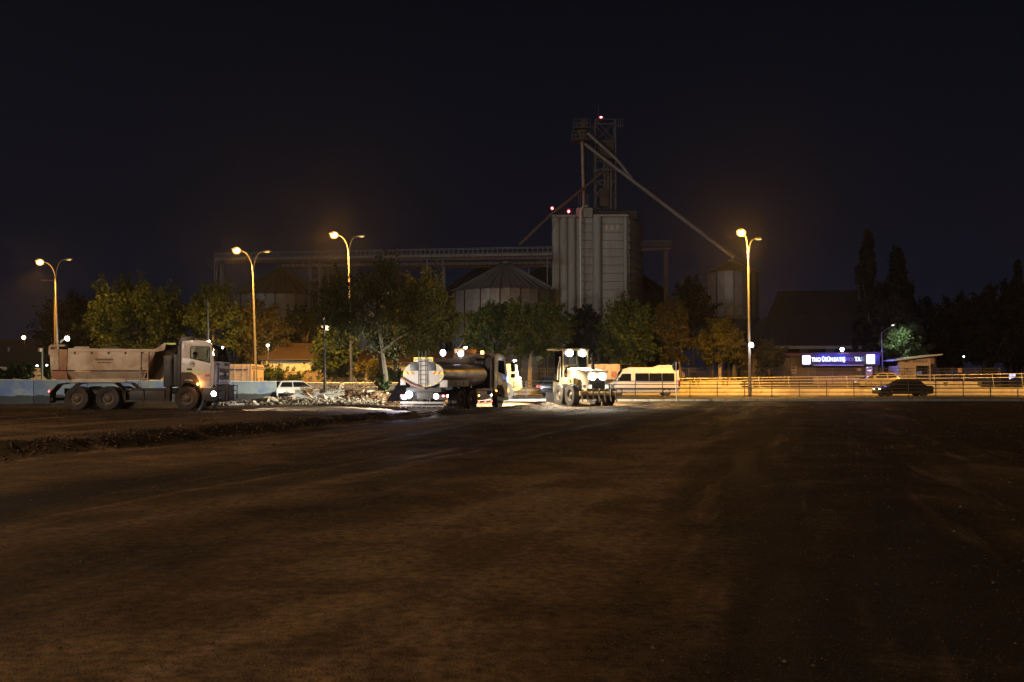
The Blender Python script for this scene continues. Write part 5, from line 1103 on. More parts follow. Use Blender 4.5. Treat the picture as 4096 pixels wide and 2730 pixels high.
# ================================================================ buildings
ROOFT = pm('red_roof_tile', (.036, .019, .013), .85, 0, .35, 3, (.05, .035, .02), .4, .8, .4, 12)
PLAST = pm('cream_plaster', (.46, .41, .35), .9, 0, .08, .8, (.42, .35, .28), .3, .5, .1, 20)
Y = 112
def Zs(py, Y=112): return zs(py, Y)
h0, h1 = xs(1052, Y), xs(1312, Y); ez, rz_ = Zs(1437), Zs(1388); gz_ = .3
ho = thing('white_house', 'low white house with a red tiled roof and one small window', 'house', (h0, Y, gz_)); Wd = h1 - h0; ezl = ez - gz_; rzl = rz_ - gz_
b = MB(); b.bx(0, Wd, 0, 7, 0, ezl - .02); b.build('wall', PLAST, ho, bevel=.01)
b = MB(); b.add([(-.45, -.5, ezl), (Wd + .5, -.5, ezl), (Wd + .5, 7.5, ezl), (-.45, 7.5, ezl), (1.9, 3.4, rzl + .35), (Wd - .5, 3.4, rzl + .35), (-.45, -.5, ezl - .12), (Wd + .5, -.5, ezl - .12), (Wd + .5, 7.5, ezl - .12), (-.45, 7.5, ezl - .12)], [(0, 1, 5, 4), (1, 2, 5), (2, 3, 4, 5), (3, 0, 4), (0, 6, 7, 1), (1, 7, 8, 2), (2, 8, 9, 3), (3, 9, 6, 0), (6, 9, 8, 7)]); rf = b.build('roof', ROOFT, ho, smooth=False)
nrow = 10                                                                   # tile courses as stepped rows
for i in range(nrow):
    t = (i + .5) / nrow; y = -.5 + 3.9 * t; z = ezl + (rzl + .35 - ezl) * t; xa = -.45 + 2.35 * t; xb = Wd + .5 - 1.0 * t
    b = MB(); b.box(((xa + xb) / 2, y, z + .05), (xb - xa, .42, .05), Matrix.Rotation(math.atan2(rzl + .35 - ezl, 3.9) - .05, 3, 'X')); b.build('tile_row', ROOFT, rf)
b = MB(); b.tube([(1.9, 3.4, rzl + .4), (Wd - .5, 3.4, rzl + .4)], .12, 8); b.tube([(-.45, -.5, ezl + .05), (1.9, 3.4, rzl + .4)], .11, 8); b.build('ridge_tiles', ROOFT, rf)
b = MB(); b.tube([(-.4, -.56, ezl - .06), (Wd + .4, -.56, ezl - .06)], .07, 8); b.build('gutter', DARKMETAL, ho)
wx, wz = xs(1217, Y) - h0, Zs(1454) - gz_
b = MB(); b.bx(wx - .24, wx + .24, -.04, -.005, wz - .24, wz + .24); wf = b.build('window', pm('pale_window_frame', (.6, .5, .4), .7), ho, bevel=.01)
b = MB(); b.bx(wx - .13, wx + .13, -.055, -.042, wz - .14, wz + .12); b.build('pane', pm('dark_red_pane', (.10, .05, .04), .2), wf)
b = MB(); b.bx(wx - .30, wx + .30, -.10, -.003, wz - .30, wz - .25); b.build('sill', PLAST, wf)
ax, az = xs(1062, Y) - h0, Zs(1450) - gz_
b = MB(); b.bx(ax - .38, ax + .42, -.36, -.02, az - .28, az + .30); ac = b.build('air_conditioner', pm('aged_white_plastic', (.42, .35, .27), .6), ho, bevel=.03)
b = MB(); b.lathe([(.24, -.37), (.24, -.385), (.05, -.39)], 20, (ax - .08, 0, az), 'y'); b.build('fan_grille', DARKMETAL, ac)
b = MB(); dx, dz = xs(1242, Y) - h0, Zs(1443) - gz_; b.lathe([(.05, .0), (.22, -.08), (.28, -.16)], 16, (dx, -.1, dz), 'y', caps=False); b.build('satellite_dish', pm('grey_dish', (.45, .42, .40), .6), ho)
# garden wall in front, then the yard wall to the right
GW2 = pm('weathered_garden_wall', (.30, .25, .20), .9, 0, .25, .8, (.16, .12, .09), .5, .6, .3, 12)
YB = 108.5
def wall_run(label, px0, px1, py, Yw, mat, thick=.25, seg=3.0, name='garden_wall'):
    x0, x1 = xs(px0, Yw), xs(px1, Yw); z = zs(py, Yw); r = thing(name, label, 'wall', (x0, Yw, .3)); n = max(1, int((x1 - x0) / seg)); w = (x1 - x0) / n; rr = random.Random(px0)
    for i in range(n): b = MB(); b.bx(i * w + .01, (i + 1) * w - .01, rr.uniform(0, .02), thick, -.2, z - .3 + rr.uniform(-.02, .02)); b.build('wall_panel', mat, r, bevel=.015)
    b = MB(); b.bx(-.05, x1 - x0 + .05, -.06, thick + .06, z - .28, z - .18); b.build('coping', mat, r, bevel=.01); return r
wall_run('weathered garden wall in front of the white house', 1040, 1425, 1490, YB, GW2)
wall_run('low grey yard wall between the street lamp and the big tree', 1385, 1520, 1497, YB + .6, pm('grey_yard_wall', (.36, .33, .30), .9, 0, .2, .7, (.2, .17, .14), .4, .6))
# long dark roofed shed behind the big tree
s0, s1 = xs(1418, 122), xs(1830, 122); shd = thing('shed', 'long low shed with a brown roof behind the big tree', 'shed', (s0, 122, .9)); ezl = zs(1455, 122) - .9; rzl = zs(1424, 122) - .9
b = MB(); b.bx(0, s1 - s0, 0, 6, 0, ezl); b.build('wall', pm('dull_green_wall', (.13, .15, .07), .9, 0, .15, .8), shd)
b = MB(); b.hexa([(-.3, -.5, ezl), (s1 - s0 + .3, -.5, ezl), (s1 - s0 + .3, 6.4, rzl + .6), (-.3, 6.4, rzl + .6), (-.3, -.5, ezl + .15), (s1 - s0 + .3, -.5, ezl + .15), (s1 - s0 + .3, 6.4, rzl + .75), (-.3, 6.4, rzl + .75)]); b.build('roof', pm('brown_sheet_roof', (.085, .045, .035), .7, 0, .25, .6), shd, smooth=False)
b = MB(); z = zs(1474, 122) - .9; b.bx(0, s1 - s0, -.12, -.01, z - .28, z + .12); b.build('white_band', PLAST, shd)

# ---------------------------------------------------------------- grain silos
SY = 150.0
CONCS = pm('silo_concrete', (.36, .36, .36), .9, 0, .16, .35, (.17, .16, .15), .50, .35, .15, 6, 0, (1, 1, .16))
SHEET = pm('dull_galvanised_sheet', (.20, .20, .20), .55, .35, .22, .5, (.13, .095, .065), .40, .3)
RUSTS = pm('rusty_sheet', (.24, .12, .06), .85, 0, .3, .6, (.12, .06, .035), .4, .5)
DARKSH = pm('dark_weathered_sheet', (.085, .065, .05), .7, .2, .3, .4)
def X(px, Yd=SY): return xs(px, Yd)
ze = zs(862, SY); gzs = .9; el = thing('grain_elevator', 'tall pale concrete grain elevator building with ribbed panels', 'grain elevator', (X(2390), SY, gzs)); ox = X(2390)
Hh = ze - gzs
def lx(px, dy=0): return xs(px, SY + dy) - ox
b = MB(); b.prism([(lx(2212), 1.2), (lx(2305), .6), (lx(2375), .6), (lx(2410), .6), (lx(2515), .6), (lx(2568, 9), 8.6), (lx(2500, 14), 14), (lx(2225, 14), 14)], 0, Hh - .3, 'xy'); b.build('core', CONCS, el, smooth=False)
# smooth left lobes
for i in range(3):
    a, c = lx(2210) + i * (lx(2306) - lx(2210)) / 3, lx(2210) + (i + 1) * (lx(2306) - lx(2210)) / 3; m = (a + c) / 2; rr = (c - a) / 2
    b = MB(); b.lathe([(rr * 1.02, 0), (rr * 1.02, Hh - .25)], 16, (m, .75 - .12 * i, 0)); b.build('ribbed_wall', CONCS, el)
courses = [862 + 33 * i for i in range(15)]
def course(x0, y0, x1, y1, i, key):
    za, zb = zs(courses[i], SY) - gzs, zs(courses[i + 1], SY) - gzs; rr = random.Random(key * 50 + i); o = rr.uniform(-.015, .015)
    d = Vector((x1 - x0, y1 - y0, 0)); nrm = Vector((d.y, -d.x, 0)).normalized(); P = []
    for z, off in ((zb + .02, .26), (za - .06, .06)):
        for (x, y, f) in ((x0, y0, off), (x1, y1, off), (x1, y1, -.1), (x0, y0, -.1)): P.append((x + nrm.x * (f + o), y + nrm.y * (f + o), z))
    b = MB(); b.hexa(P); b.build('wall_panel', CONCS, el, bevel=.02)
for i in range(14):
    course(lx(2326), .55, lx(2373), .55, i, 1); course(lx(2413), .55, lx(2496), .55, i, 2); course(lx(2517), .7, lx(2568, 9), 8.4, i, 3)
b = MB(); b.lathe([(.66, 0), (.66, Hh - .2)], 20, (lx(2392), .45, 0)); b.build('pilaster', CONCS, el)
b = MB(); b.lathe([(.34, 0), (.34, Hh - .2)], 16, (lx(2506), .45, 0)); b.build('pilaster', CONCS, el)
b = MB(); b.bx(lx(2209), lx(2306), -.35, 2.5, Hh - .28, Hh + .02); b.bx(lx(2376), lx(2516), -.1, 2.5, Hh - .20, Hh + .14); b.prism([(lx(2513), .1), (lx(2570, 9), 8.7), (lx(2560, 9), 9.2), (lx(2505), .8)], Hh - .3, Hh + .0, 'xy'); b.build('cornice', CONCS, el, bevel=.03)
b = MB(); b.bx(lx(2309), lx(2372), -.05, 3, Hh - .3, zs(832, SY) - gzs); b.build('stair_hut', CONCS, el, bevel=.03)
z0 = zs(828, SY) - gzs; b = MB(); b.tube([(lx(2352), .2, z0 + .2), (lx(2334), -.2, z0), (lx(2324), -.5, z0 - .7), (lx(2322), -.55, z0 - 2.5), (lx(2324), -.55, zs(1245, SY) - gzs)], .16, 10); b.build('downpipe', pm('pale_pipe', (.60, .60, .58), .5, .2), el)
b = MB(); n = 0
for (xa, ya, xb, yb) in ((lx(2212), .2, lx(2306), .2), (lx(2376), .2, lx(2516), .2), (lx(2516), .2, lx(2562, 9), 8)):
    for k in range(7):
        t = k / 6; x, y = xa + (xb - xa) * t, ya + (yb - ya) * t; b.bar((x, y, Hh), (x, y, Hh + 1.0), .05)
    for hh_ in (.5, 1.0): b.bar((xa, ya, Hh + hh_), (xb, yb, Hh + hh_), .05)
b.build('roof_railing', DARKMETAL, el)
b = MB(); b.bx(lx(2318), lx(2560), 2.5, 9, Hh - .2, Hh + 1.1); b.build('roof_deck', DARKSH, el)
for k, px in enumerate((2425, 2448, 2470)):
    b = MB(); b.bx(lx(px), lx(px + 8), .24, .27, zs(918, SY) - gzs, zs(898, SY) - gzs); b.build('pale_stain', pm('pale_lime_streak', (.6, .56, .48), .9), el)

# lattice tower on the roof
STL = pm('lattice_steel', (.15, .145, .145), .6, .4, .25, .6, (.16, .08, .045), .3, .3)
RST = pm('rust_red_steel', (.15, .095, .078), .75, .1, .25, .7)
ty = SY + 4; zb = zs(838, ty); lt = thing('lattice_tower', 'steel lattice tower on the roof of the grain elevator', 'tower', (xs(2422, ty), ty, zb))
w0, w1 = (xs(2462, ty) - xs(2382, ty)) / 2, (xs(2462, ty) - xs(2382, ty)) / 2; Ht = zs(487, ty) - zb; lv_ = [0, .16, .30, .43, .57, .75, 1.0]
for (sx, sy) in ((-1, -1), (1, -1), (1, 1), (-1, 1)):
    b = MB(); b.bar((sx * w0, sy * w0 * .9, -.3), (sx * w1, sy * w1 * .9, Ht), .16); b.build('leg', STL, lt)
for k, t in enumerate(lv_[1:]):
    b = MB()
    for (a, c) in (((-1, -1), (1, -1)), ((1, -1), (1, 1)), ((1, 1), (-1, 1)), ((-1, 1), (-1, -1))): b.bar((a[0] * w0, a[1] * w0 * .9, t * Ht), (c[0] * w0, c[1] * w0 * .9, t * Ht), .11)
    b.build('cross_beam', RST if k in (0, 1) else STL, lt)
for i in range(len(lv_) - 1):
    b = MB(); t0, t1 = lv_[i] * Ht, lv_[i + 1] * Ht
    for (a, c) in (((-1, -1), (1, -1)), ((1, -1), (1, 1)), ((1, 1), (-1, 1)), ((-1, 1), (-1, -1))):
        b.bar((a[0] * w0, a[1] * w0 * .9, t1), (c[0] * w0, c[1] * w0 * .9, t0), .07)
        if i in (1, 5): b.bar((a[0] * w0, a[1] * w0 * .9, t0), (c[0] * w0, c[1] * w0 * .9, t1), .07)
    b.build('diagonal_brace', STL, lt)
for px in (2420, 2434, 2446):
    b = MB(); b.bx(xs(px, ty) - xs(2422, ty) - .14, xs(px, ty) - xs(2422, ty) + .14, -.3, .3, 0, Ht * .80); b.build('elevator_leg', pm('elevator_casing', (.13, .12, .11), .6, .3, .2, .6), lt)
b = MB(); b.bx(-w0 * .8, w0 * .9, -w0 * .5, w0 * .5, Ht * .57, Ht * .78); b.build('motor_house', DARKSH, lt)
b = MB(); b.bx(-.55 * w0, .2 * w0, -w0 * .6, 0, .3, Ht * .22); b.build('machine_box', DARKSH, lt)
b = MB(); b.bx(w0 + .1, w0 + 1.2, -w0, -w0 + .05, Ht * .92, Ht * .925)
for k in range(4): b.bar((w0 + .05 + k * .36, -w0, Ht * .90), (w0 + .05 + k * .36, -w0, Ht + .0), .05)
b.bar((w0, -w0, Ht - .05), (w0 + 1.2, -w0, Ht - .05), .05); b.build('side_platform', STL, lt)
b = MB(); axx = xs(2398, ty) - xs(2422, ty); b.tube([(axx, 0, Ht), (axx, 0, zs(412, ty) - zb)], [.05, .02], 6); b.build('antenna', STL, lt)
AVI = em('red_aviation_lens', (1, .10, .10), 16)
b = MB(); b.ball((xs(2408, ty) - xs(2422, ty), 0, zs(470, ty) - zb), (.22, .16, .13), 12, 8); b.build('warning_light', AVI, lt)
b = MB(); b.bar((xs(2405, ty) - xs(2422, ty), 0, Ht), (xs(2405, ty) - xs(2422, ty), 0, zs(474, ty) - zb), .05); b.build('light_post', STL, lt)

# elevator leg with its head platform, left of the tower
ey = SY + 1.5; zb = zs(845, ey); ex = xs(2334, ey); be = thing('bucket_elevator', 'vertical elevator pipe with a railed head platform left of the lattice tower', 'elevator', (ex, ey, zb))
def lz(py): return zs(py, ey) - zb
def lxx(px): return xs(px, ey) - ex
b = MB(); b.tube([(lxx(2338), 0, -.4), (lxx(2331), 0, lz(560))], .24, 12); b.build('elevator_pipe', pm('pinkish_pipe', (.36, .27, .24), .6, .2, .15, .6), be)
b = MB(); b.tube([(lxx(2345), .8, -.4), (lxx(2342), .8, lz(560))], .12, 8); b.build('return_pipe', DARKSH, be)
for py in (610, 668, 705, 760):
    b = MB(); b.lathe([(.30, -.06), (.30, .06)], 12, (lxx(2334), 0, lz(py))); b.build('pipe_flange', STL, be)
b = MB(); b.bx(lxx(2318), lxx(2346), -.6, .9, lz(560), lz(522)); b.bx(lxx(2326), lxx(2352), -.5, .8, lz(515), lz(482)); b.build('head_casing', DARKSH, be, bevel=.05)
b = MB(); b.lathe([(.42, -.5), (.42, .5)], 14, (lxx(2322), 0, lz(532)), 'y'); b.lathe([(.3, -.6), (.3, .6)], 14, (lxx(2336), 0, lz(512)), 'y'); b.build('drive_wheel', STL, be)
for pz, l, r_ in ((564, 2290, 2362), (517, 2297, 2362)):
    b = MB(); b.bx(lxx(l), lxx(r_), -1.2, 1.2, lz(pz) - .06, lz(pz) + .06); pf = b.build('platform', RST, be)
    b = MB(); 
    for k in range(6):
        x = lxx(l) + (lxx(r_) - lxx(l)) * k / 5
        for y in (-1.2, 1.2): b.bar((x, y, lz(pz)), (x, y, lz(pz) + 1.25), .05)
    for y in (-1.2, 1.2):
        for q in (.6, 1.25): b.bar((lxx(l), y, lz(pz) + q), (lxx(r_), y, lz(pz) + q), .05)
    for x in (lxx(l), lxx(r_)):
        for q in (.6, 1.25): b.bar((x, -1.2, lz(pz) + q), (x, 1.2, lz(pz) + q), .05)
    b.build('platform_railing', STL, pf)
b = MB(); b.bx(lxx(2314), lxx(2352), -.7, 1, -.4, .1); b.build('base_casing', DARKSH, be)
b = MB()
for k in range(6): b.bar((lxx(2314) + k * .30, -.8, -.3), (lxx(2314) + k * .30, -.8, lz(783)), .05)
for q in (lz(783), lz(800)): b.bar((lxx(2314), -.8, q), (lxx(2354), -.8, q), .05)
b.build('base_railing', STL, be)
b = MB(); b.tube([(lxx(2344), .5, lz(640)), (xs(2390, ey) - ex, 2.4, lz(652))], .05, 6); b.tube([(lxx(2344), .5, lz(660)), (xs(2390, ey) - ex, 2.4, lz(660))], .05, 6); b.build('tie_bar', STL, be)

# spouts
SP = pm('spout_pipe', (.24, .225, .22), .55, .25, .2, .4, (.2, .12, .08), .4, .4)
def spout(label, pts, rad, mat):
    P = [at(*p) for p in pts]; o = P[0].copy(); r = thing('grain_spout', label, 'grain spout', o); b = MB(); b.tube([p - o for p in P], rad, 12); b.build('pipe', mat, r)
    for p, q in zip(P[:-1], P[1:]):
        L = (q - p).length; n = int(L / 4.0)
        for k in range(1, n):
            c = p.lerp(q, k / n); d = (q - p).normalized(); b = MB(); b.tube([c - o - d * .06, c - o + d * .06], rad + .06, 12); b.build('flange', SP, r)
    return r
spout('long thick spout running from the elevator head down to the small bin at the right', [(2340, 577, 150.5), (2462, 672, 148.5), (2490, 692, 148), (2935, 1032, 140)], .27, SP)
spout('upper spout leaving the elevator head and joining the long spout', [(2352, 535, 150.5), (2462, 634, 149.2), (2482, 656, 148.9), (2530, 720, 147.8)], .25, SP)
spout('thin second pipe running just above the lower half of the long spout', [(2525, 716, 148), (2700, 852, 145), (2995, 1060, 141)], .12, pm('dark_pipe', (.14, .10, .08), .7))
spout('rust red spout slanting down from the tower to the left conveyor', [(2432, 672, 153), (2330, 758, 151), (2214, 850, 148.5), (2078, 980, 148)], .20, RST)

# lights on the roof edge
for px, py, lab in ((2209, 833, 'red warning light at the left corner of the elevator roof'), (2275, 846, 'red warning light on the elevator roof right of the corner light')):
    p = at(px, py, SY - .2); r = thing('warning_light', lab, 'warning light', (p.x, p.y, ze)); b = MB(); b.bar((0, .3, -.05), (0, .3, p.z - ze), .06); b.build('post', STL, r); b = MB(); b.ball((0, .2, p.z - ze), .19, 12, 8); b.build('lens', AVI, r); light('POINT', (0, .2, p.z - ze + .3), 30, (1, .08, .06), r, .1)

# corrugated bins with conical roofs
def steel_bin(label, pxc, pxw, py_eave, py_top, Yd, nseg=30, mat=SHEET, zb=.9, roofmat=None, skirt=None, rusty=0):
    c = at(pxc, py_eave, Yd); rad = abs(xs(pxc + pxw / 2, Yd) - xs(pxc - pxw / 2, Yd)) / 2; ez = c.z - zb; tz = zs(py_top, Yd + 0) - zb
    r = thing('grain_bin', label, 'grain bin', (c.x, Yd + rad, zb)); rr = random.Random(pxc)
    # one wall sheet, corrugated by stepped rings, reused round the bin
    a = 2 * math.pi / nseg; prof = []; z = 0; k = 0
    while z < ez - .2: prof.append((rad + (.035 if k % 2 else 0), z)); z += .45; k += 1
    prof.append((rad, ez)); b = MB(); b.lathe(prof, 2, caps=False, a0=-a * .488, a1=a * .488); wm = b.mesh('wall_sheet', mat, ang=15); wr = b.mesh('wall_sheet_rust', RUSTS, ang=15)
    b = MB(); ro = rad + .35; b.add([(ro * math.cos(-a * .49), ro * math.sin(-a * .49), ez - .12), (ro * math.cos(a * .49), ro * math.sin(a * .49), ez - .12), (.55 * math.cos(a * .49), .55 * math.sin(a * .49), tz), (.55 * math.cos(-a * .49), .55 * math.sin(-a * .49), tz), (ro * math.cos(0) + .0, 0, ez - .05), (.6, 0, tz + .06)], [(0, 4, 5, 3), (4, 1, 2, 5)])
    rm = b.mesh('roof_sheet', roofmat or mat, smooth=False)
    b = MB(); b.bar((rad + .09, 0, 0), (rad + .09, 0, ez - .05), .14, .16); sm = b.mesh('stiffener', DARKSH)
    b = MB(); b.bar((ro, 0, ez - .02), (.55, 0, tz + .10), .10, .16); bm_ = b.mesh('roof_rib', roofmat or mat)
    for i in range(nseg):
        t = a * (i + .5); ang = (t % (2 * math.pi))
        if math.sin(ang) > .35: continue                                    # far side is out of sight
        link('wall_sheet', wr if rr.random() < rusty else wm, r, rz=t); link('roof_sheet', rm, r, rz=t); link('roof_rib', bm_, r, rz=t + a / 2)
        if i % 2 == 0: link('stiffener', sm, r, rz=t + a / 2)
    b = MB(); b.lathe([(rad - .05, 0), (rad - .05, ez), (.5, tz - .15), (.4, tz - .15)], 24, caps=False); b.build('inner_shell', DARKSH, r)
    b = MB(); b.lathe([(.6, tz - .05), (.6, tz + .35), (.25, tz + .55)], 14); b.build('roof_cap', mat, r)
    return r
BINR = pm('dull_bin_roof', (.16, .125, .09), .6, .3, .2, .4)
steel_bin('left corrugated grain bin with a cone roof behind the second lamp', 1080, 385, 1172, 1055, 158, 30, SHEET, roofmat=BINR)
steel_bin('brown cone roofed bin whose tip shows between two lamp poles', 1315, 330, 1150, 1078, 185, 28, DARKSH, roofmat=DARKSH)
steel_bin('corrugated grain bin half hidden behind the big tree', 1530, 390, 1160, 1045, 154, 30, SHEET, roofmat=BINR)
steel_bin('dark bin behind the conveyor left of the pale cone roofed bin', 1930, 360, 1150, 1045, 178, 28, DARKSH, roofmat=DARKSH)
steel_bin('large pale cone roofed bin with rusty streaks beside the elevator', 2020, 444, 1150, 1033, 145, 34, pm('pale_bin_sheet', (.40, .40, .40), .55, .35, .2, .5, (.17, .085, .04), .62, .16), roofmat=pm('grey_bin_roof', (.22, .22, .215), .6, .3, .12, .4, (.16, .08, .05), .2, .2), rusty=0)
steel_bin('dark bin just left of the elevator, behind the pale bin', 2180, 360, 1150, 1050, 172, 28, DARKSH, roofmat=DARKSH)
steel_bin('dark cone roofed bin right of the elevator', 2565, 250, 1160, 1085, 165, 28, DARKSH, roofmat=DARKSH)
sb = steel_bin('small steel bin on legs behind the right street lamp', 2952, 204, 1080, 1040, 141, 18, SHEET, zb=zs(1268, 141), roofmat=BINR)
b = MB(); rad = abs(xs(3054, 141) - xs(2850, 141)) / 2; zl = zs(1268, 141) - .9
for i in range(8):
    t = 6.2832 * (i + .5) / 8; c = MB(); c.bar((rad * math.cos(t), rad * math.sin(t), -zl), (rad * math.cos(t), rad * math.sin(t), 0), .28); c.build('leg', STL, sb)
b = MB(); b.lathe([(rad + .25, -.35), (rad + .25, 0)], 18); b.build('ring_beam', STL, sb)
b = MB(); b.lathe([(.4, -zl * .62), (rad * .95, -.35)], 20, caps=False); b.build('hopper', SHEET, sb)
b = MB(); b.tube([(.6, -rad * .3, -zl * .30), (.9, -rad * .3, -zl * .55), (.5, -rad * .3, -zl * .8)], .35, 10); b.build('discharge_chute', SHEET, sb)
for i in range(4):
    t, t2 = 6.2832 * (i * 2 + .5) / 8, 6.2832 * (i * 2 + 1.5) / 8; c = MB(); c.bar((rad * math.cos(t), rad * math.sin(t), -zl * .9), (rad * math.cos(t2), rad * math.sin(t2), -.4), .12); c.build('brace', STL, sb)
p0, p1 = at(2838, 1270, 137), at(2990, 1270, 137); pf = thing('steel_frame', 'low steel portal frame in front of the small bin', 'frame', (p0.x, 137, .9)); b = MB(); z = p0.z - .9; b.bar((0, 0, 0), (0, 0, z), .25); b.build('column', STL, pf); b = MB(); b.bar((p1.x - p0.x, 0, 0), (p1.x - p0.x, 0, z), .25); b.build('column', STL, pf); b = MB(); b.bar((-.2, 0, z), (p1.x - p0.x + .2, 0, z), .28); b.build('beam', STL, pf)

# conveyor gantries
def gantry(label, a, c, npost, railh, boxr, supports, mat, box=True, name='conveyor_gantry'):
    A, B = at(*a), at(*c); o = A.copy(); D = B - A; r = thing(name, label, 'conveyor', A); n = npost
    b = MB(); b.bar((0, -.7, 0), D + Vector((0, -.7, 0)), .10, .13); b.bar((0, .7, 0), D + Vector((0, .7, 0)), .10, .13); b.build('bottom_chord', RST, r)
    b = MB(); b.bar((0, 0, .14), D + Vector((0, 0, .14)), 1.3, .05); b.build('deck', DARKSH, r)
    for y in (-.7, .7):
        b = MB(); b.bar((0, y, railh), D + Vector((0, y, railh)), .08); b.build('top_rail', STL, r)
        b = MB(); b.bar((0, y, railh * .55), D + Vector((0, y, railh * .55)), .05); b.build('middle_rail', STL, r)
    b = MB(); b.bar((0, 0, 0), (0, 0, railh), .08); pme_ = b.mesh('rail_post', mat)
    for i in range(n + 1):
        p = D * (i / n)
        for y in (-.7, .7): link('rail_post', pme_, r, p + Vector((0, y, 0)))
    if box:
        k = 18
        for i in range(k):
            p, q = D * (i / k), D * ((i + .985) / k); b = MB(); b.bar(p + Vector((0, .05, boxr)), q + Vector((0, .05, boxr)), .50, .40); b.build('conveyor_box', pm('conveyor_casing', (.19, .18, .18), .6, .2, .2, .6, (.22, .13, .09), .4, .5), r)
    for t, w in supports:
        p = D * t
        for y in (-.6, .6):
            b = MB(); b.bar(p + Vector((0, y, 0)), Vector((p.x, p.y + y, .5 - o.z)), w * .65); b.build('column', STL, r)
        zc = -(o.z + p.z - .9) * .28
        b = MB(); b.bar(p + Vector((0, -.6, 0)), p + Vector((0, .6, zc)), .08); b.bar(p + Vector((-1.2, -.6, -.1)), p + Vector((0, -.6, -1.5)), .08); b.build('brace', STL, r)
    return r
gantry('long upper conveyor gantry running left from the elevator over the cone roofs', (862, 1052, 166), (2212, 1032, 147.5), 74, 1.55, .55, [(.001, .26), (.022, .22), (.305, .22), (.335, .2), (.655, .22), (.70, .22), (.985, .2)], STL)
gantry('lower conveyor gantry behind the long one', (1128, 1075, 172), (2212, 1066, 152), 50, 1.2, .5, [(.16, .2), (.19, .2), (.58, .2), (.63, .2), (.92, .2)], DARKSH)
gantry('short conveyor gantry standing out to the right of the elevator', (2566, 1000, 152), (2682, 998, 152), 9, 1.25, .3, [], DARKSH, False)
b0 = at(2664, 1005, 152); cl = thing('support_column', 'thick steel column under the right end of the short gantry', 'column', (b0.x, 152, .9)); b = MB(); b.bx(-.32, .32, -.3, .3, 0, b0.z - .95); b.build('shaft', DARKSH, cl); b = MB()
for k in range(9): b.bx(-.34, .34, -.33, -.30, 1.5 + k * 1.9, 1.6 + k * 1.9)
b.build('joint_band', DARKSH, cl)

# ---------------------------------------------------------------- big dark roofed hall, shop and booth
HY = 128; hall = thing('hall', 'large dark hall with a steep roof behind the lit shop sign', 'hall', (xs(3060, HY), HY, .9)); hx = xs(3060, HY)
def hp(px, py, dy=0): v = at(px, py, HY + dy); return (v.x - hx, dy, v.z - .9)
eL, eR = hp(3030, 1388), hp(3720, 1388); rL, rR = hp(3112, 1166, 12), hp(3640, 1158, 12); mL = hp(3070, 1262, 4)
HR = pm('dark_hall_roof', (.020, .016, .016), .9, 0, .25, .4, (.012, .01, .01), .4, .3, .2, 8)
b = MB(); V = [eL, eR, hp(3690, 1255, 4.5), mL, rL, rR, (rL[0], 24, eL[2]), (rR[0], 24, eL[2]), (eL[0], 24, eL[2]), (eR[0], 24, eR[2])]
b.add(V, [(0, 1, 2, 3), (3, 2, 5, 4), (0, 3, 4, 6, 8), (1, 9, 7, 5, 2), (4, 5, 7, 6)]); b.build('roof', HR, hall, smooth=False)
for i in range(1, 26):                                                       # standing seams
    t = i / 26; p = Vector(eL).lerp(Vector(eR), t); m_ = Vector(mL).lerp(Vector(hp(3690, 1255, 4.5)), t); q = Vector(rL).lerp(Vector(rR), t); b = MB(); b.bar(p + Vector((0, -.02, .03)), m_ + Vector((0, -.02, .04)), .08); b.bar(m_ + Vector((0, -.02, .04)), q + Vector((0, -.02, .05)), .08); b.build('roof_seam', HR, hall)
b = MB(); b.hexa([(eL[0] - .1, -.25, eL[2] - .28), (eR[0] + .1, -.25, eR[2] - .28), (eR[0] + .1, .05, eR[2] - .28), (eL[0] - .1, .05, eL[2] - .28), (eL[0] - .1, -.25, eL[2] + .12), (eR[0] + .1, -.25, eR[2] + .12), (eR[0] + .1, .05, eR[2] + .12), (eL[0] - .1, .05, eL[2] + .12)]); b.build('fascia', pm('grey_fascia', (.24, .23, .21), .8), hall)
b = MB(); b.bx(eL[0] + .5, eR[0] - .5, 1.5, 22, 0, eL[2] - .3); b.build('wall', pm('dark_hall_wall', (.03, .028, .027), .9), hall, smooth=False)
for px in (3110, 3215, 3320, 3425):
    b = MB(); x = hp(px, 1400)[0]; b.bx(x - .2, x + .2, -.1, .3, 0, eL[2] - .3); b.bx(x - .5, x + .5, -.12, .32, eL[2] - .7, eL[2] - .3); b.build('column', pm('dark_column', (.07, .065, .06), .8), hall)

QY = 112; shop = thing('shop', 'dark corrugated shop building with a blue white lit sign', 'shop', (xs(3200, QY), QY, .9)); qx = xs(3200, QY)
def qp(px, py): v = at(px, py, QY); return v.x - qx, v.z - .9
CORR = pm('corrugated_shop_wall', (.12, .115, .13), .7, .1, .15, .5)
x0, zt = qp(3010, 1425); x1, _ = qp(3512, 1425)
b = MB(); b.bx(x0, x1, .1, 6, -.1, zt); b.build('wall', CORR, shop, smooth=False)
n = int((x1 - x0) / .30)
b = MB(); b.prism([(0, .0), (.07, -.055), (.17, -.055), (.24, .0), (.24, .1), (0, .1)], 0, zt - .05, 'xy'); sm = b.mesh('wall_sheet', CORR, smooth=False)
for i in range(n): link('wall_sheet', sm, shop, (x0 + i * .30 + .03, 0.09, 0))
b = MB(); xa, za = qp(2996, 1425); xb, zb_ = qp(3520, 1408); xm_, zm = qp(3270, 1416); b.hexa([(xa, -.35, za - .05), (xb, -.35, za - .05), (xb, 6, za - .05), (xa, 6, za - .05), (xa, -.35, za + .25), (xb, -.35, za + .45), (xb, 6, za + .5), (xa, 6, za + .3)]); b.build('roof', pm('reddish_fascia', (.08, .035, .035), .7, 0, .2, .6), shop, smooth=False)
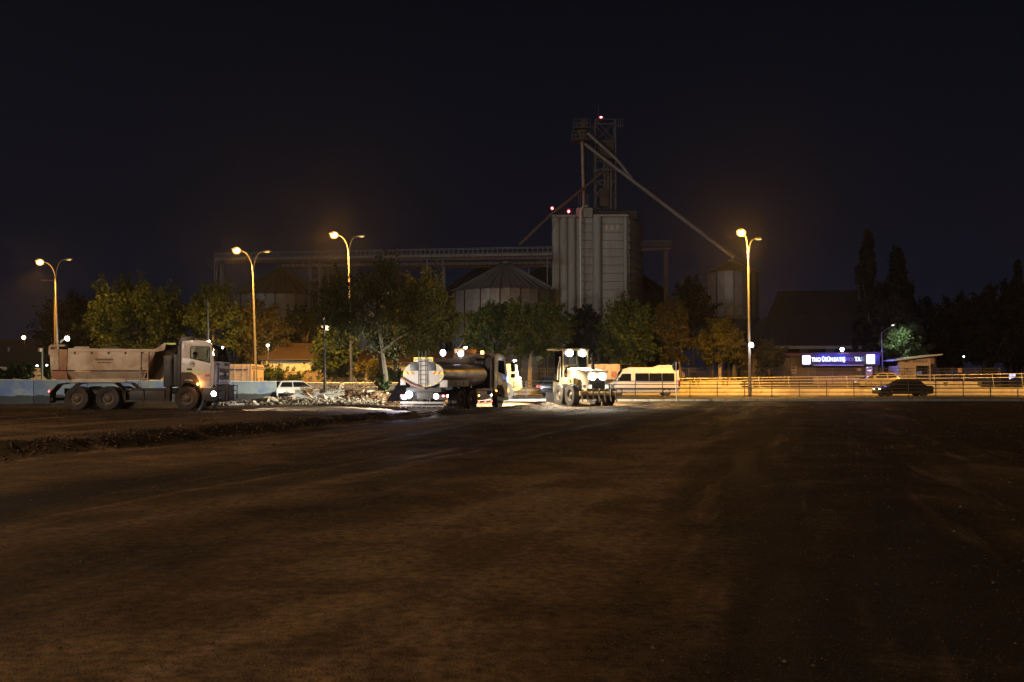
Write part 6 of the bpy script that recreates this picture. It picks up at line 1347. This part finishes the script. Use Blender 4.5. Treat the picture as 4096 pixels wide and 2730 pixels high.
fx0, fz0 = qp(3200, 1463); fx1, fz1 = qp(3512, 1417)
b = MB(); b.bx(fx0, fx1, -.55, -.36, fz0, fz1); fas = b.build('sign_board', pm('dark_red_sign_board', (.035, .035, .06), .6, 0, .15, .7), shop, bevel=.02)
LIT = em('lit_sign_letters', (.62, .70, 1), 2.4); CY_ = em('dim_cyan_letter', (.12, .42, .55), .9); UNLIT = pm('unlit_letters', (.30, .26, .28), .6)
BOXL = em('lit_sign_box', (.72, .80, 1), 4)
for a, c, d, e_ in ((3204, 3233, 1424, 1458), (3459, 3489, 1420, 1456)):
    xa, za = qp(a, e_); xb, zb_ = qp(c, d); b = MB(); b.bx(xa, xb, -.80, -.56, za, zb_); b.build('light_box', BOXL, fas, bevel=.06)
for px in (3290, 3360, 3500): light('POINT', (qp(px, 1424)[0], -1.4, qp(px, 1424)[1]), 190, (.05, .08, 1), shop, .3, name='sign_glow')
def sign_word(txt, pa, pb, pyc, ph, mat):
    xa, zc = qp(pa, pyc); xb, _ = qp(pb, pyc); hgt = ph * QY / 4000; me = text_mesh(txt, 1.0, .02, .025); co = np.array([v.co for v in me.vertices]); w = co[:, 0].max() - co[:, 0].min(); hh = .73
    me.name = 'sign_letters'; me.materials.clear(); me.materials.append(mat); o = link('sign_letters', me, fas, ((xa + xb) / 2, -.60, zc), rot=(R(90), 0, 0)); o.scale = ((xb - xa) / w, hgt / hh, 1); return o
sign_word('TMO', 3240, 3277, 1440.5, 17, LIT); sign_word('ÜRÜN', 3281, 3326, 1440, 17, LIT); sign_word('SATIŞ', 3329, 3374, 1440, 17, LIT)
sign_word('NOK', 3377, 3412, 1439.5, 16, UNLIT); sign_word('TA', 3411, 3435, 1439, 17, LIT); sign_word('S', 3435, 3443, 1438.5, 16, CY_); sign_word('I', 3445, 3448, 1438.5, 16, UNLIT)
b = MB(); xa, za = qp(3247, 1462); xb, _ = qp(3447, 1462); b.bx(xa, xb, -.7, -.1, za - .06, za + .05); b.build('awning_edge', pm('pale_awning_edge', (.5, .42, .42), .6), shop)
xa, za = qp(3265, 1512); xb, zb_ = qp(3430, 1467)
b = MB(); b.bx(xa, xb, -.06, .02, za, zb_); shut = b.build('shutter', pm('dark_shutter', (.055, .05, .07), .5, .3), shop)
for i in range(14):
    z = za + (zb_ - za) * i / 14; b = MB(); b.bx(xa + .03, xb - .03, -.10, -.06, z + .01, z + (zb_ - za) / 14 - .03); b.build('slat', MATS['dark_shutter'] if i not in (4, 6) else pm('worn_pale_slat', (.22, .17, .16), .5, .2), shut, bevel=.01)
PAPER = pm('pale_paper', (.55, .45, .40), .8, 0, .08, 3)
def notice(a, c, d, e_, nm='notice', off=-.06):
    xa, za = qp(a, e_); xb, zb_ = qp(c, d); b = MB(); b.bx(xa, xb, off - .03, off, za, zb_); return b.build(nm, PAPER, shop)
for a, c, d, e_ in ((3162, 3187, 1467, 1483), (3166, 3184, 1483.5, 1495)):
    nn = notice(a, c, d, e_); b = MB(); xa, za = qp(a + 3, e_); xb, zb_ = qp(c - 3, d)
    for k in range(2): z = za + (zb_ - za) * (.35 + .35 * k); b.bx(xa, xb, -.098, -.091, z, z + .06)
    b.build('print_line', INK, nn)
notice(3428, 3442, 1474, 1484, off=-.12)
# price board and stacked cartons before the shop
xa, za = qp(3457, 1526); xb, zb_ = qp(3482, 1468); pbd = thing('price_board', 'tall pale price board under the right end of the lit sign', 'sign', (qx + xa, QY - .5, .9)); b = MB(); b.bx(0, xb - xa, -.1, 0, za, zb_); b.build('board', PAPER, pbd, bevel=.01)
BR = em('lit_price_marks', (.95, .92, 1), 1.2)
for k, (u0, u1, py) in enumerate(((.10, .35, 1473), (.2, .8, 1484), (.55, .8, 1486), (.15, .5, 1508), (.2, .35, 1511))):
    b = MB(); z = zs(py, QY) - .9; w = xb - xa; b.bar((u0 * w, -.105, z), (u1 * w, -.105, z + .05), .012, .09); b.build('marks', BR, pbd)
CARD = pm('pale_carton', (.50, .42, .37), .8, 0, .12, 2)
for row, (d, e_) in enumerate(((1512, 1521), (1525, 1537))):
    for i in range(8):
        a = 3255 + i * 23 + (i // 2) * 0.8; pa, pb = at(a + 1, e_, QY - 1.2), at(a + 21, d, QY - 1.2); b = MB(); b.bx(0, pb.x - pa.x, 0, .5, 0, (zs(1511, QY - 1.2) - zs(1524, QY - 1.2)) if row == 0 else pb.z - pa.z)
        o = b.build('carton', CARD, bevel=.015); o.location = (pa.x, QY - 1.2, (zs(1524, QY - 1.2)) if row == 0 else pa.z)
        nth = ('first', 'second', 'third', 'fourth', 'fifth', 'sixth', 'seventh', 'eighth')[i]
        tag(o, '%s pale carton from the left in the %s row under the shop shutter' % (nth, 'upper' if row == 0 else 'lower'), 'carton', 'cartons in front of the shop')
        m = MB(); w = pb.x - pa.x; m.bx(w * .3, w * .7, -.006, -.001, .10, .17); m.build('print', INK, o)
b = MB(); a, c = at(3252, 1538, QY - 1.3), at(3444, 1538, QY - 1.3); b.bx(a.x, c.x, QY - 1.45, QY - .5, .9, a.z - .01); tag(b.build('bench', pm('brown_bench', (.16, .10, .07), .8)), 'low brown bench carrying the two rows of cartons', 'bench')

# guard booth
BY = 110; gb = thing('guard_booth', 'small guard booth with a slanted roof and lettering above its window', 'guard booth', (xs(3594, BY), BY, .9)); bx_ = xs(3594, BY)
def bp_(px, py): v = at(px, py, BY); return v.x - bx_, v.z - .9
BW = pm('booth_plaster', (.50, .42, .34), .8, 0, .08, 1.2, (.36, .28, .2), .3, .8)
xr, z1 = bp_(3722, 1432); _, z0 = bp_(3594, 1464); zl, zr = bp_(3594, 1446)[1], bp_(3760, 1425)[1]
xm2, _ = bp_(3664, 1464)
b = MB(); b.prism([(0, z0), (xr, z0), (xr, zl + (zr - zl) * xr / bp_(3760, 1425)[0] - .05), (0, zl - .05)], 0, .14); up = b.build('upper_wall', BW, gb)
b = MB(); b.bx(0, xm2, 0, .14, 0, z0 - .01); b.bx(0, .14, .15, 3, 0, z0 - .01); b.build('wall', BW, gb)
b = MB(); b.bx(xr - .14, xr, 0, .14, 0, z0); b.build('corner_post', BW, gb)
b = MB(); b.bx(0, xr, 2.9, 3, 0, z0); b.build('back_wall', pm('booth_inside', (.08, .075, .08), .9), gb)
b = MB(); b.bx(xm2, xr - .14, 0, .12, 0, bp_(3700, 1520)[1]); b.build('window_sill_wall', DARKSH, gb)
b = MB(); b.bx(xm2, xr - .14, .06, .075, bp_(3700, 1520)[1], z0); b.build('window', CLEAR, gb, smooth=False)
b = MB(); xa, za = bp_(3572, 1443); xb, zb_ = bp_(3760, 1419); b.hexa([(xa, -.7, za - .05), (xb, -.7, zb_ - .05), (xb, 3.4, zb_ - .05), (xa, 3.4, za - .05), (xa, -.7, za + .06), (xb, -.7, zb_ + .06), (xb, 3.4, zb_ + .06), (xa, 3.4, za + .06)]); b.build('roof', pm('white_roof_sheet', (.70, .70, .62), .5), gb)
xa, za = bp_(3722, 1456); xb, zb_ = bp_(3740, 1428); b = MB(); b.bx(xa + .02, xb, .2, 2.2, za, zb_); b.build('side_box', pm('brown_side_box', (.30, .20, .14), .8), gb)
b = MB(); xa, za = bp_(3742, 1468); xb, zb_ = bp_(3760, 1428); b.bx(xa, xb, 1.0, 1.1, za, zb_); b.build('dark_panel', pm('dark_booth_panel', (.05, .05, .07), .8), gb)
def booth_text(txt, pa, pb, pyc, ph, parent=gb, off=-.02, mat=INK):
    xa, zc = bp_(pa, pyc); xb, _ = bp_(pb, pyc); me = text_mesh(txt, 1.0, .006, .012); co = np.array([v.co for v in me.vertices]); w = co[:, 0].max() - co[:, 0].min()
    me.name = 'lettering'; me.materials.clear(); me.materials.append(mat); o = link('lettering', me, parent, ((xa + xb) / 2, off, zc), rot=(R(90), 0, 0)); o.scale = ((xb - xa) / w, ph * BY / 4000 / .73, 1)
booth_text('TMO', 3613, 3640, 1447.5, 8.5, up); booth_text('GÜVENLİK', 3651, 3712, 1447, 8.5, up)
xa, za = bp_(3596, 1518); xb, zb_ = bp_(3662, 1470); ib = MB(); ib.bx(xa, xb, -.12, -.04, za, zb_); inf = ib.build('sign_board', pm('pale_sign_board', (.48, .43, .38), .7), gb)
booth_text('TOPRAK', 3612, 3644, 1489.5, 5.5, inf, -.13); booth_text('MAHSULLERİ', 3604, 3652, 1498, 5.5, inf, -.13); booth_text('OFİSİ', 3617, 3638, 1506.5, 5.5, inf, -.13)
b = MB(); xe, zee = bp_(3627, 1478); b.lathe([(.11, -.135), (.11, -.122)], 6, (xe, 0, zee - .06), 'y'); 
for k in range(5): t = math.pi * (.12 + .19 * k); b.bar((xe + .06 * math.cos(t), -.13, zee + .06 * math.sin(t)), (xe + .30 * math.cos(t), -.13, zee + .14 * math.sin(t) + .03), .05)
b.build('emblem', pm('brown_emblem', (.13, .07, .07), .7), inf)
SCR = em('blue_screen_glow', (.06, .16, .35), .8)
for u, v, w_, h_ in ((3690, 1493, 9, 16), (3701, 1490, 7, 12)):
    xa, za = bp_(u - w_ / 2, v + h_ / 2); xb, zb_ = bp_(u + w_ / 2, v - h_ / 2); b = MB(); b.bx(xa, xb, 1.2, 1.25, za, zb_); b.build('screen', SCR, gb)
# far blue lit window, notice on fence, left dark building, tank
w = thing('lit_window', 'small bluish lit window panes at the far right', 'window', at(4052, 1502, 118)); b = MB()
o0 = Vector(w.location); BLW = em('blue_lit_pane', (.42, .52, 1), 2.2)
for a, c, d, e_ in ((4038, 4049, 1497, 1501), (4051, 4062, 1496, 1500), (4037, 4048, 1503, 1507), (4050, 4062, 1502, 1506), (4037, 4043, 1510, 1517), (4044, 4052, 1509, 1513)):
    p, q = at(a, e_, 118) - o0, at(c, d, 118) - o0; k = MB(); k.bx(p.x, q.x, -.02, .02, p.z, q.z); k.build('pane', BLW, w)
b = MB(); p, q = at(4034, 1520, 118) - o0, at(4064, 1493, 118) - o0; b.bx(p.x, q.x, .03, .12, p.z, q.z); b.bx(p.x, q.x, .05, .15, .9 - o0.z, p.z); b.build('frame', DARKMETAL, w)
LB = thing('dark_building', 'long dark building at the far left below the amber lamp', 'building', at(-200, 1540, 150)); o0 = Vector(LB.location); b = MB(); q = at(420, 1358, 150) - o0; b.bx(0, q.x, 0, 12, -3, q.z - .6); b.build('wall', pm('dark_brown_wall', (.045, .03, .024), .9), LB); b = MB(); b.bx(-.5, q.x + .5, -.6, 12.5, q.z - .6, q.z); b.build('roof', pm('dark_roof_edge', (.03, .025, .03), .9), LB); b = MB(); p, p2 = at(31, 1407, 150) - o0, at(39, 1390, 150) - o0; b.bx(p.x, p2.x, -.05, -.01, p.z, p2.z); b.build('window', pm('dim_blue_pane', (.22, .24, .40), .4), LB)
c = at(2716, 1503, 113); tkn = thing('storage_tank', 'white round ended storage tank behind the leaning tree', 'tank', (c.x, 113, .9)); b = MB(); rr = 23 * 113 / 4000 * 1.05
b.lathe([(.001, -.45), (rr * .6, -.36), (rr * .92, -.14), (rr, 0), (rr, 4.2), (rr * .9, 4.45), (.001, 4.6)], 28, (0, 0, c.z - .9), 'y'); b.build('shell', pm('white_tank_paint', (.62, .64, .64), .4, 0, .1, 1.5, (.35, .33, .3), .3, 1.2), tkn)
for y in (.5, 3.5): b = MB(); b.bx(-.6, .6, y, y + .3, 0, c.z - .9 - rr * .6); b.build('saddle', CONC, tkn)

# chain link fence
FY = 107.2; fm, ft, fb = nodes('chain_link_mesh'); ft.nodes.remove(fb); trn = ft.nodes.new('ShaderNodeBsdfTransparent'); dfn = ft.nodes.new('ShaderNodeBsdfDiffuse'); dfn.inputs[0].default_value = (.20, .19, .17, 1); mxn = ft.nodes.new('ShaderNodeMixShader'); mxn.inputs[0].default_value = .10
ft.links.new(trn.outputs[0], mxn.inputs[1]); ft.links.new(dfn.outputs[0], mxn.inputs[2]); ft.links.new(mxn.outputs[0], ft.nodes['Material Output'].inputs[0])
f0 = xs(2085, FY); f1 = xs(4000, FY); fz = zs(1474, FY) - .9; fe = thing('chain_link_fence', 'tall dark chain link fence along the far side of the road', 'fence', (f0, FY, .9))
b = MB(); b.add([(0, 0, 0), (f1 - f0, 0, 0), (f1 - f0, 0, fz), (0, 0, fz)], [(0, 1, 2, 3)]); b.build('wire_mesh', fm, fe, smooth=False)
b = MB(); b.tube([(0, 0, 0), (0, 0, fz + .1)], .04, 8); fpm = b.mesh('post', pm('fence_steel', (.14, .13, .12), .6, .3), smooth=True)
n = 20
for i in range(n + 1): link('post', fpm, fe, ((f1 - f0) * i / n, 0, 0))
for z in (fz, fz - .35, .1): b = MB(); b.tube([(0, 0, z), (f1 - f0, 0, z)], .028, 6); b.build('wire', MATS['fence_steel'], fe)
p, q = at(3832, 1491, FY - .1), at(3847, 1474, FY - .1); b = MB(); b.bx(0, q.x - p.x, -.02, 0, 0, q.z - p.z); nb = b.build('notice', pm('orange_pale_notice', (.50, .34, .24), .8)); nb.location = (p.x, FY - .08, p.z); tag(nb, 'small pale notice hanging on the fence right of the guard booth', 'notice'); b = MB(); b.bar((.1, -.026, .28), (.33, -.026, .3), .01, .05); b.bar((.28, -.026, .29), (.22, -.026, .12), .01, .04); b.build('print', REDP, nb)

# ================================================================ trees and plants
OLIVE = leafmat('olive_leaves', (.050, .076, .024), (.032, .054, .018), (.084, .100, .034))
GREENL = leafmat('green_leaves', (.040, .066, .022), (.026, .044, .015), (.070, .095, .03))
YELLOW = leafmat('autumn_leaves', (.105, .095, .020), (.065, .07, .018), (.15, .12, .026))
BROWNL = leafmat('brownish_leaves', (.066, .056, .022), (.042, .042, .016), (.10, .078, .030))
DGREEN = leafmat('dark_green_leaves', (.050, .064, .026), (.034, .046, .018), (.078, .088, .036))
DARKL = leafmat('dark_evergreen', (.016, .020, .012), (.010, .013, .008), (.026, .030, .016))
PINEL = leafmat('pine_needles', (.045, .068, .028), (.03, .048, .02), (.07, .095, .036))
GREYL = leafmat('grey_green_needles', (0.036, 0.040, 0.032), (0.025, 0.029, 0.022), (0.058, 0.061, 0.050))
def leaf_mesh(name, C, size, mat, rs, flat=.0, elong=1.7):
    n = len(C); s = size * rs.uniform(.6, 1.35, (n, 1)); u = rs.normal(size=(n, 3)); u /= np.linalg.norm(u, axis=1, keepdims=True); w = rs.normal(size=(n, 3)); w[:, 2] += flat
    w -= u * (w * u).sum(1, keepdims=True); w /= np.linalg.norm(w, axis=1, keepdims=True)
    a = u * s * elong * .5; b = w * s * .5; nn = np.cross(u, w) * s * .18
    V = np.stack([C - a, C - b * .9 + nn, C + a, C + b * .9 + nn], 1).reshape(-1, 3).astype(np.float32)
    me = bpy.data.meshes.new(name); me.vertices.add(4 * n); me.vertices.foreach_set('co', V.ravel()); me.loops.add(4 * n); me.loops.foreach_set('vertex_index', np.arange(4 * n, dtype=np.int32))
    me.polygons.add(n); me.polygons.foreach_set('loop_start', np.arange(0, 4 * n, 4, dtype=np.int32)); me.update(); me.validate(); me.materials.append(mat); return me
def tree(label, pxc, py_top, py_bot, hw, Yd, mat, n, seed, trunk_px=None, zb=.9, name='tree', leaf=.30, clumps=56, trunk_r=.20, cat='tree', forks=7, depth=None, lean=0, bark=BARK, droop=0, shape='round', gaps=.55, group=None):
    rs = np.random.RandomState(seed); tp = trunk_px if trunk_px is not None else pxc; base = Vector((xs(tp, Yd), Yd, zb)); r = thing(name, label, cat, base, 0, group)
    cx = xs(pxc, Yd) - base.x; zt, zl = zs(py_top, Yd) - zb, zs(py_bot, Yd) - zb; rx = hw * Yd / 4000; ry = depth or rx * .85; rz = (zt - zl) / 2; cz = (zt + zl) / 2
    # branches
    b = MB(); fork = Vector((cx * .35 + lean, 0, max(.6, zl + .25 * rz))); kn = [Vector((0, 0, -.3)), Vector((rs.normal(0, .05), 0, fork.z * .5)), fork, Vector((cx * .8, 0, cz)), Vector((cx, 0, cz + rz * .6))]
    b.tube(kn, [trunk_r * 1.25, trunk_r, trunk_r * .85, trunk_r * .45, trunk_r * .12], 10); ends = []
    for i in range(forks):
        t = 6.2832 * (i + rs.uniform(-.3, .3)) / forks; up = rs.uniform(-.5, .75); e_ = Vector((cx + rx * .72 * math.cos(t) * math.sqrt(max(.1, 1 - up * up)), ry * .72 * math.sin(t) * math.sqrt(max(.1, 1 - up * up)), cz + rz * .72 * up))
        s_ = kn[2].lerp(kn[3], rs.uniform(0, .8)); m_ = s_.lerp(e_, .5) + Vector((rs.normal(0, .12 * rx), rs.normal(0, .12 * rx), rs.uniform(0, .25) * rx)); b.tube([s_, m_, e_], [trunk_r * .45, trunk_r * .28, trunk_r * .08], 7); ends.append((m_, e_))
        for k in range(3):
            q = m_.lerp(e_, rs.uniform(.2, .9)); e2 = q + Vector(rs.normal(size=3)) * rx * .22 + Vector((0, 0, .1 * rx)); b.tube([q, e2], [trunk_r * .14, trunk_r * .04], 5)
    b.build('trunk', bark, r)
    # crown: leaves gathered in clumps of uneven size on and inside an uneven shell
    K = []
    for k in range(clumps):
        v = rs.normal(size=3); v /= np.linalg.norm(v); q = rs.uniform(.45, 1.0) ** .6
        if shape == 'spire': z = rs.uniform(-1, 1) ; wd = (1 - (z + 1) / 2) ** .75 * rs.uniform(.25, 1.0) + .03; a = rs.uniform(0, 6.28); v = np.array([math.cos(a) * wd, math.sin(a) * wd, z]); q = 1
        elif shape == 'spread': v[2] = v[2] * .9 + .1
        K.append((v[0] * rx * q + cx, v[1] * ry * q, v[2] * rz * q + cz, rs.uniform(.10, .27)))
    for (m_, e_) in ends: K.append((e_.x, e_.y, e_.z, .2))
    w = np.array([k[3] ** 2 for k in K]); w /= w.sum()
    if shape == 'spire':
        cnt = rs.multinomial(n, w); P = []
        for (x, y, z, s_), c in zip(K, cnt):
            d = rs.normal(size=(c, 3)) * s_ * np.array([rx, ry, max(rz * .75, .5 * rx)]) * gaps * .9; P.append(d + (x, y, z))
    else:                                                                    # sprays: leaves strung along shoots that point outwards and up
        P = []; n = int(n * 1.7); leaf *= .74; q = max(8, n // (len(K) * 3)); C0 = np.array([cx, 0, cz - .25 * rz])
        for (x, y, z, s_) in K:
            c0 = np.array([x, y, z])
            for j in range(3):
                dr = (c0 - C0) / np.array([rx, ry, rz]); dr = dr / (np.linalg.norm(dr) + 1e-6) + rs.normal(0, .45, 3) + (np.array([0, 0, .05]) if shape == 'spread' else np.array([0, 0, .45])); dr /= np.linalg.norm(dr)
                L = rx * rs.uniform(.22, .62) * (1.15 if shape == 'spread' else 1); m_ = int(q * rs.uniform(.5, 1.5)); t = rs.uniform(-.35, 1, (m_, 1)); th = rx * rs.uniform(.05, .10)
                o = c0 * .88 + C0 * .12 + rs.normal(0, .05, 3) * rx
                P.append(o + dr * L * t + rs.normal(size=(m_, 3)) * th * (1.15 - .7 * np.clip(t, 0, 1)) - np.array([0, 0, 1]) * droop * t * t * L)
    P = np.concatenate(P); link('crown', leaf_mesh('crown', P, leaf, mat, rs), r); return r
tree('broad dark tree at the left behind the tail of the tipper', 300, 1212, 1460, 165, 122, DARKL, 7000, 1, zb=.3, leaf=.34)
tree('wide olive brown tree above the bed of the tipper', 560, 1145, 1440, 190, 114, OLIVE, 12000, 2, zb=.3, leaf=.30, clumps=70)
tree('olive tree behind the cab of the tipper', 850, 1140, 1440, 105, 112, OLIVE, 7500, 3, zb=.3, leaf=.30)
tree('dark brown tree behind the second street lamp', 1030, 1235, 1470, 130, 116, BROWNL, 8000, 4, zb=.3, leaf=.32)
tree('low dark tree above the roof of the white house', 1215, 1240, 1420, 95, 118, DARKL, 5000, 5, zb=.3, leaf=.32)
tree('big leaning dark tree with an ivy covered trunk right of the soil mound', 1500, 1050, 1470, 215, 62.5, DGREEN, 6800, 6, trunk_px=1538, zb=.5, leaf=.15, clumps=54, trunk_r=.25, bark=pm('dark_bark', (.045, .04, .034), .95, 0, .3, 3), forks=16, shape='spread', gaps=.42)
tree('tall yellowish tree left of the pale bin', 1690, 1100, 1440, 135, 92, YELLOW, 13000, 7, zb=.9, leaf=.24, clumps=70)
tree('yellowish tree in front of the shed', 1580, 1180, 1440, 90, 96, OLIVE, 6000, 17, zb=.9, leaf=.24, clumps=40)
tree('small leafy tree in front of the right end of the white house', 1345, 1322, 1505, 95, 106.5, OLIVE, 6500, 8, zb=.3, leaf=.24, trunk_px=1340, trunk_r=.22)
tree('green tree just behind the work lamps of the water tanker', 1955, 1208, 1450, 95, 108, GREENL, 8000, 9, leaf=.26)
tree('green tree with a pale forked trunk between the tanker and the grader', 2135, 1212, 1450, 130, 106.3, OLIVE, 11000, 10, trunk_px=2118, leaf=.25, clumps=60, bark=pm('pale_bark', (.30, .25, .19), .9, 0, .2, 3), trunk_r=.23)
tree('thin dark tree in front of the elevator building', 2335, 1225, 1460, 75, 118, DARKL, 5000, 11, leaf=.28)
tree('small greyish tree between the elevator and the yellow green tree', 2395, 1270, 1470, 60, 112, GREYL, 4000, 21, leaf=.26)
tree('bright yellow green tree above the white minibus', 2510, 1195, 1480, 115, 105.5, OLIVE, 10000, 12, leaf=.25, clumps=60)
tree('brownish tree with a leaning trunk right of the minibus', 2690, 1190, 1465, 80, 106, BROWNL, 8000, 13, trunk_px=2722, leaf=.24, bark=pm('brown_bark', (.16, .10, .06), .9, 0, .25, 3))
tree('dark tree behind the leaning brownish tree', 2775, 1120, 1400, 85, 130, DARKL, 6000, 14, leaf=.32)
tree('round yellow tree left of the tall right street lamp', 2880, 1288, 1470, 85, 105.8, YELLOW, 9000, 15, leaf=.23, bark=MATS['pale_bark'])
tree('small yellow brown tree just left of the right street lamp pole', 2945, 1330, 1475, 45, 106.3, BROWNL, 4000, 16, trunk_px=2935, leaf=.22)
tree('thin grey conifer right of the tall right street lamp', 3078, 1368, 1510, 62, 106.2, GREYL, 3500, 18, leaf=.22, clumps=30, trunk_r=.10)
tree('tall dark cypress, the taller of the pair right of the hall', 3480, 945, 1500, 72, 124, DARKL, 9000, 19, name='cypress', leaf=.34, clumps=80, shape='spire', gaps=.42)
tree('dark cypress, the shorter and wider of the pair right of the hall', 3592, 1005, 1500, 98, 126, DARKL, 9500, 20, name='cypress', leaf=.34, clumps=90, shape='spire', gaps=.42)
tree('lit green pine behind the guard booth', 3625, 1300, 1475, 85, 116, PINEL, 8000, 22, trunk_px=3582, name='pine', leaf=.24, clumps=34, gaps=.5, bark=MATS['pale_bark'])
tree('dim tall pine rising behind the lit one', 3600, 1200, 1420, 90, 120, GREYL, 4500, 23, name='pine', leaf=.28, clumps=34)
for i, (pc, pt, hw) in enumerate([(3740, 1180, 105), (3850, 1168, 110), (3960, 1150, 95), (4045, 1130, 90), (4140, 1150, 90)]):
    tree(['dark round tree right of the shorter cypress', 'dark broad tree right of the guard booth', 'dark tree in the middle of the right hand wood', 'dark tall tree at the right edge below the far cypress', 'dark tree cut by the right edge of the picture'][i], pc, pt, 1500, hw, 126 + 3 * (i % 2), DARKL, 6500, 30 + i, leaf=.36, clumps=50, group='dark trees of the right hand wood')
tree('dark cypress top rising at the right edge', 4078, 1045, 1300, 40, 132, DARKL, 4500, 40, name='cypress', leaf=.34, clumps=50, shape='spire', gaps=.45)
# shrubs and hedge
def shrub(label, pxc, py_top, py_bot, hw, Yd, mat, n, seed, zb, name='shrub', leaf=.12, cat='shrub', clumps=26, shape='round'):
    return tree(label, pxc, py_top, py_bot, hw, Yd, mat, n, seed, zb=zb, name=name, leaf=leaf, clumps=clumps, trunk_r=.05, cat=cat, forks=5, shape=shape)
shrub('dark rounded shrub behind the blue wall at the left edge', 40, 1466, 1530, 50, 58.5, GREENL, 3500, 50, .35)
shrub('pointed green shrub behind the blue wall left of the camera post', 104, 1448, 1525, 28, 58.2, OLIVE, 2600, 51, .35)
shrub('thin shrub between the camera post and the tipper tail', 190, 1462, 1522, 22, 58.6, OLIVE, 1300, 52, .35)
shrub('dark clipped hedge along the front of the white house', 1130, 1488, 1548, 95, 107.6, GREENL, 6500, 53, .3, 'hedge', .16, 'hedge', 40)
shrub('bushy climber hanging over the yard wall left of the big tree', 1480, 1440, 1560, 62, 98, YELLOW, 5000, 54, .4, 'bush', .2, 'bush', 30)
shrub('dense ivy bush wrapped round the foot of the big tree', 1532, 1498, 1582, 26, 62.1, GREENL, 2600, 55, .5, 'ivy', .12, 'ivy', 24)
shrub('dark bush behind the guardrail between the big tree and the ramp', 1590, 1478, 1545, 55, 96, GREENL, 3500, 56, .4, 'bush', .2, 'bush')
shrub('small bush growing at the foot of the far railing beside the right street lamp', 2985, 1528, 1552, 22, 93.6, OLIVE, 700, 57, .95, 'bush', .14, 'bush', 10)
def brush(label, px, py, Yd, w, h, n, seed):
    p = at(px, py, Yd); rr = random.Random(seed); b = MB()
    for i in range(n):
        o = Vector((rr.gauss(0, w), rr.gauss(0, .3), rr.gauss(0, h * .4))); d = Vector((rr.uniform(-1, 1), rr.uniform(-1, 1), rr.uniform(-.1, .9))).normalized() * rr.uniform(.2, .7); m_ = o + d * .5 + Vector((rr.gauss(0, .06), 0, rr.gauss(0, .06))); b.tube([o, m_, o + d], [.014, .010, .004], 4)
    o = b.build('brush', pm('dry_twigs', (.17, .11, .055), .9, 0, .3, 6)); o.location = p; return tag(o, label, 'brush')
brush('tangle of dry brushwood on top of the soil mound', 1395, 1556, 60.5, .75, .5, 190, 1); brush('round tuft of dry roots on the rubble below the white hatchback', 1232, 1572, 58.5, .20, .35, 130, 2); brush('low heap of dry branches right on the mound beside the boulder', 1440, 1578, 60.0, .35, .25, 80, 3)
tag(rock_mesh('soil_lumps', [(x, y, gh(x, y) + s * .3, s) for x, y, s in [(random.Random(i).gauss(-8.8, 1.5), random.Random(i + 999).gauss(59.6, 1.5), random.Random(i + 555).uniform(.04, .17)) for i in range(420)]], pm('mound_soil', (.12, .07, .04), .95, 0, .5, 2), 9), 'lumps of brown soil covering the mound beside the big tree', kind='stuff')

# ================================================================ night haze
hz = MB(); hz.bx(-695, 695, -290, 890, -2.0, 70); ho_ = hz.build('haze', None, smooth=False); ho_.data.materials.clear()
hm = bpy.data.materials.new('night_haze'); hm.use_nodes = True; ht = hm.node_tree; ht.nodes.clear(); hout = ht.nodes.new('ShaderNodeOutputMaterial'); pv = ht.nodes.new('ShaderNodeVolumePrincipled')
pv.inputs['Color'].default_value = (.9, .9, .9, 1); pv.inputs['Density'].default_value = .00028; pv.inputs['Anisotropy'].default_value = .8; ht.links.new(pv.outputs[0], hout.inputs['Volume']); ho_.data.materials.append(hm); tag(ho_, 'thin night haze glowing round the lamps', kind='stuff')
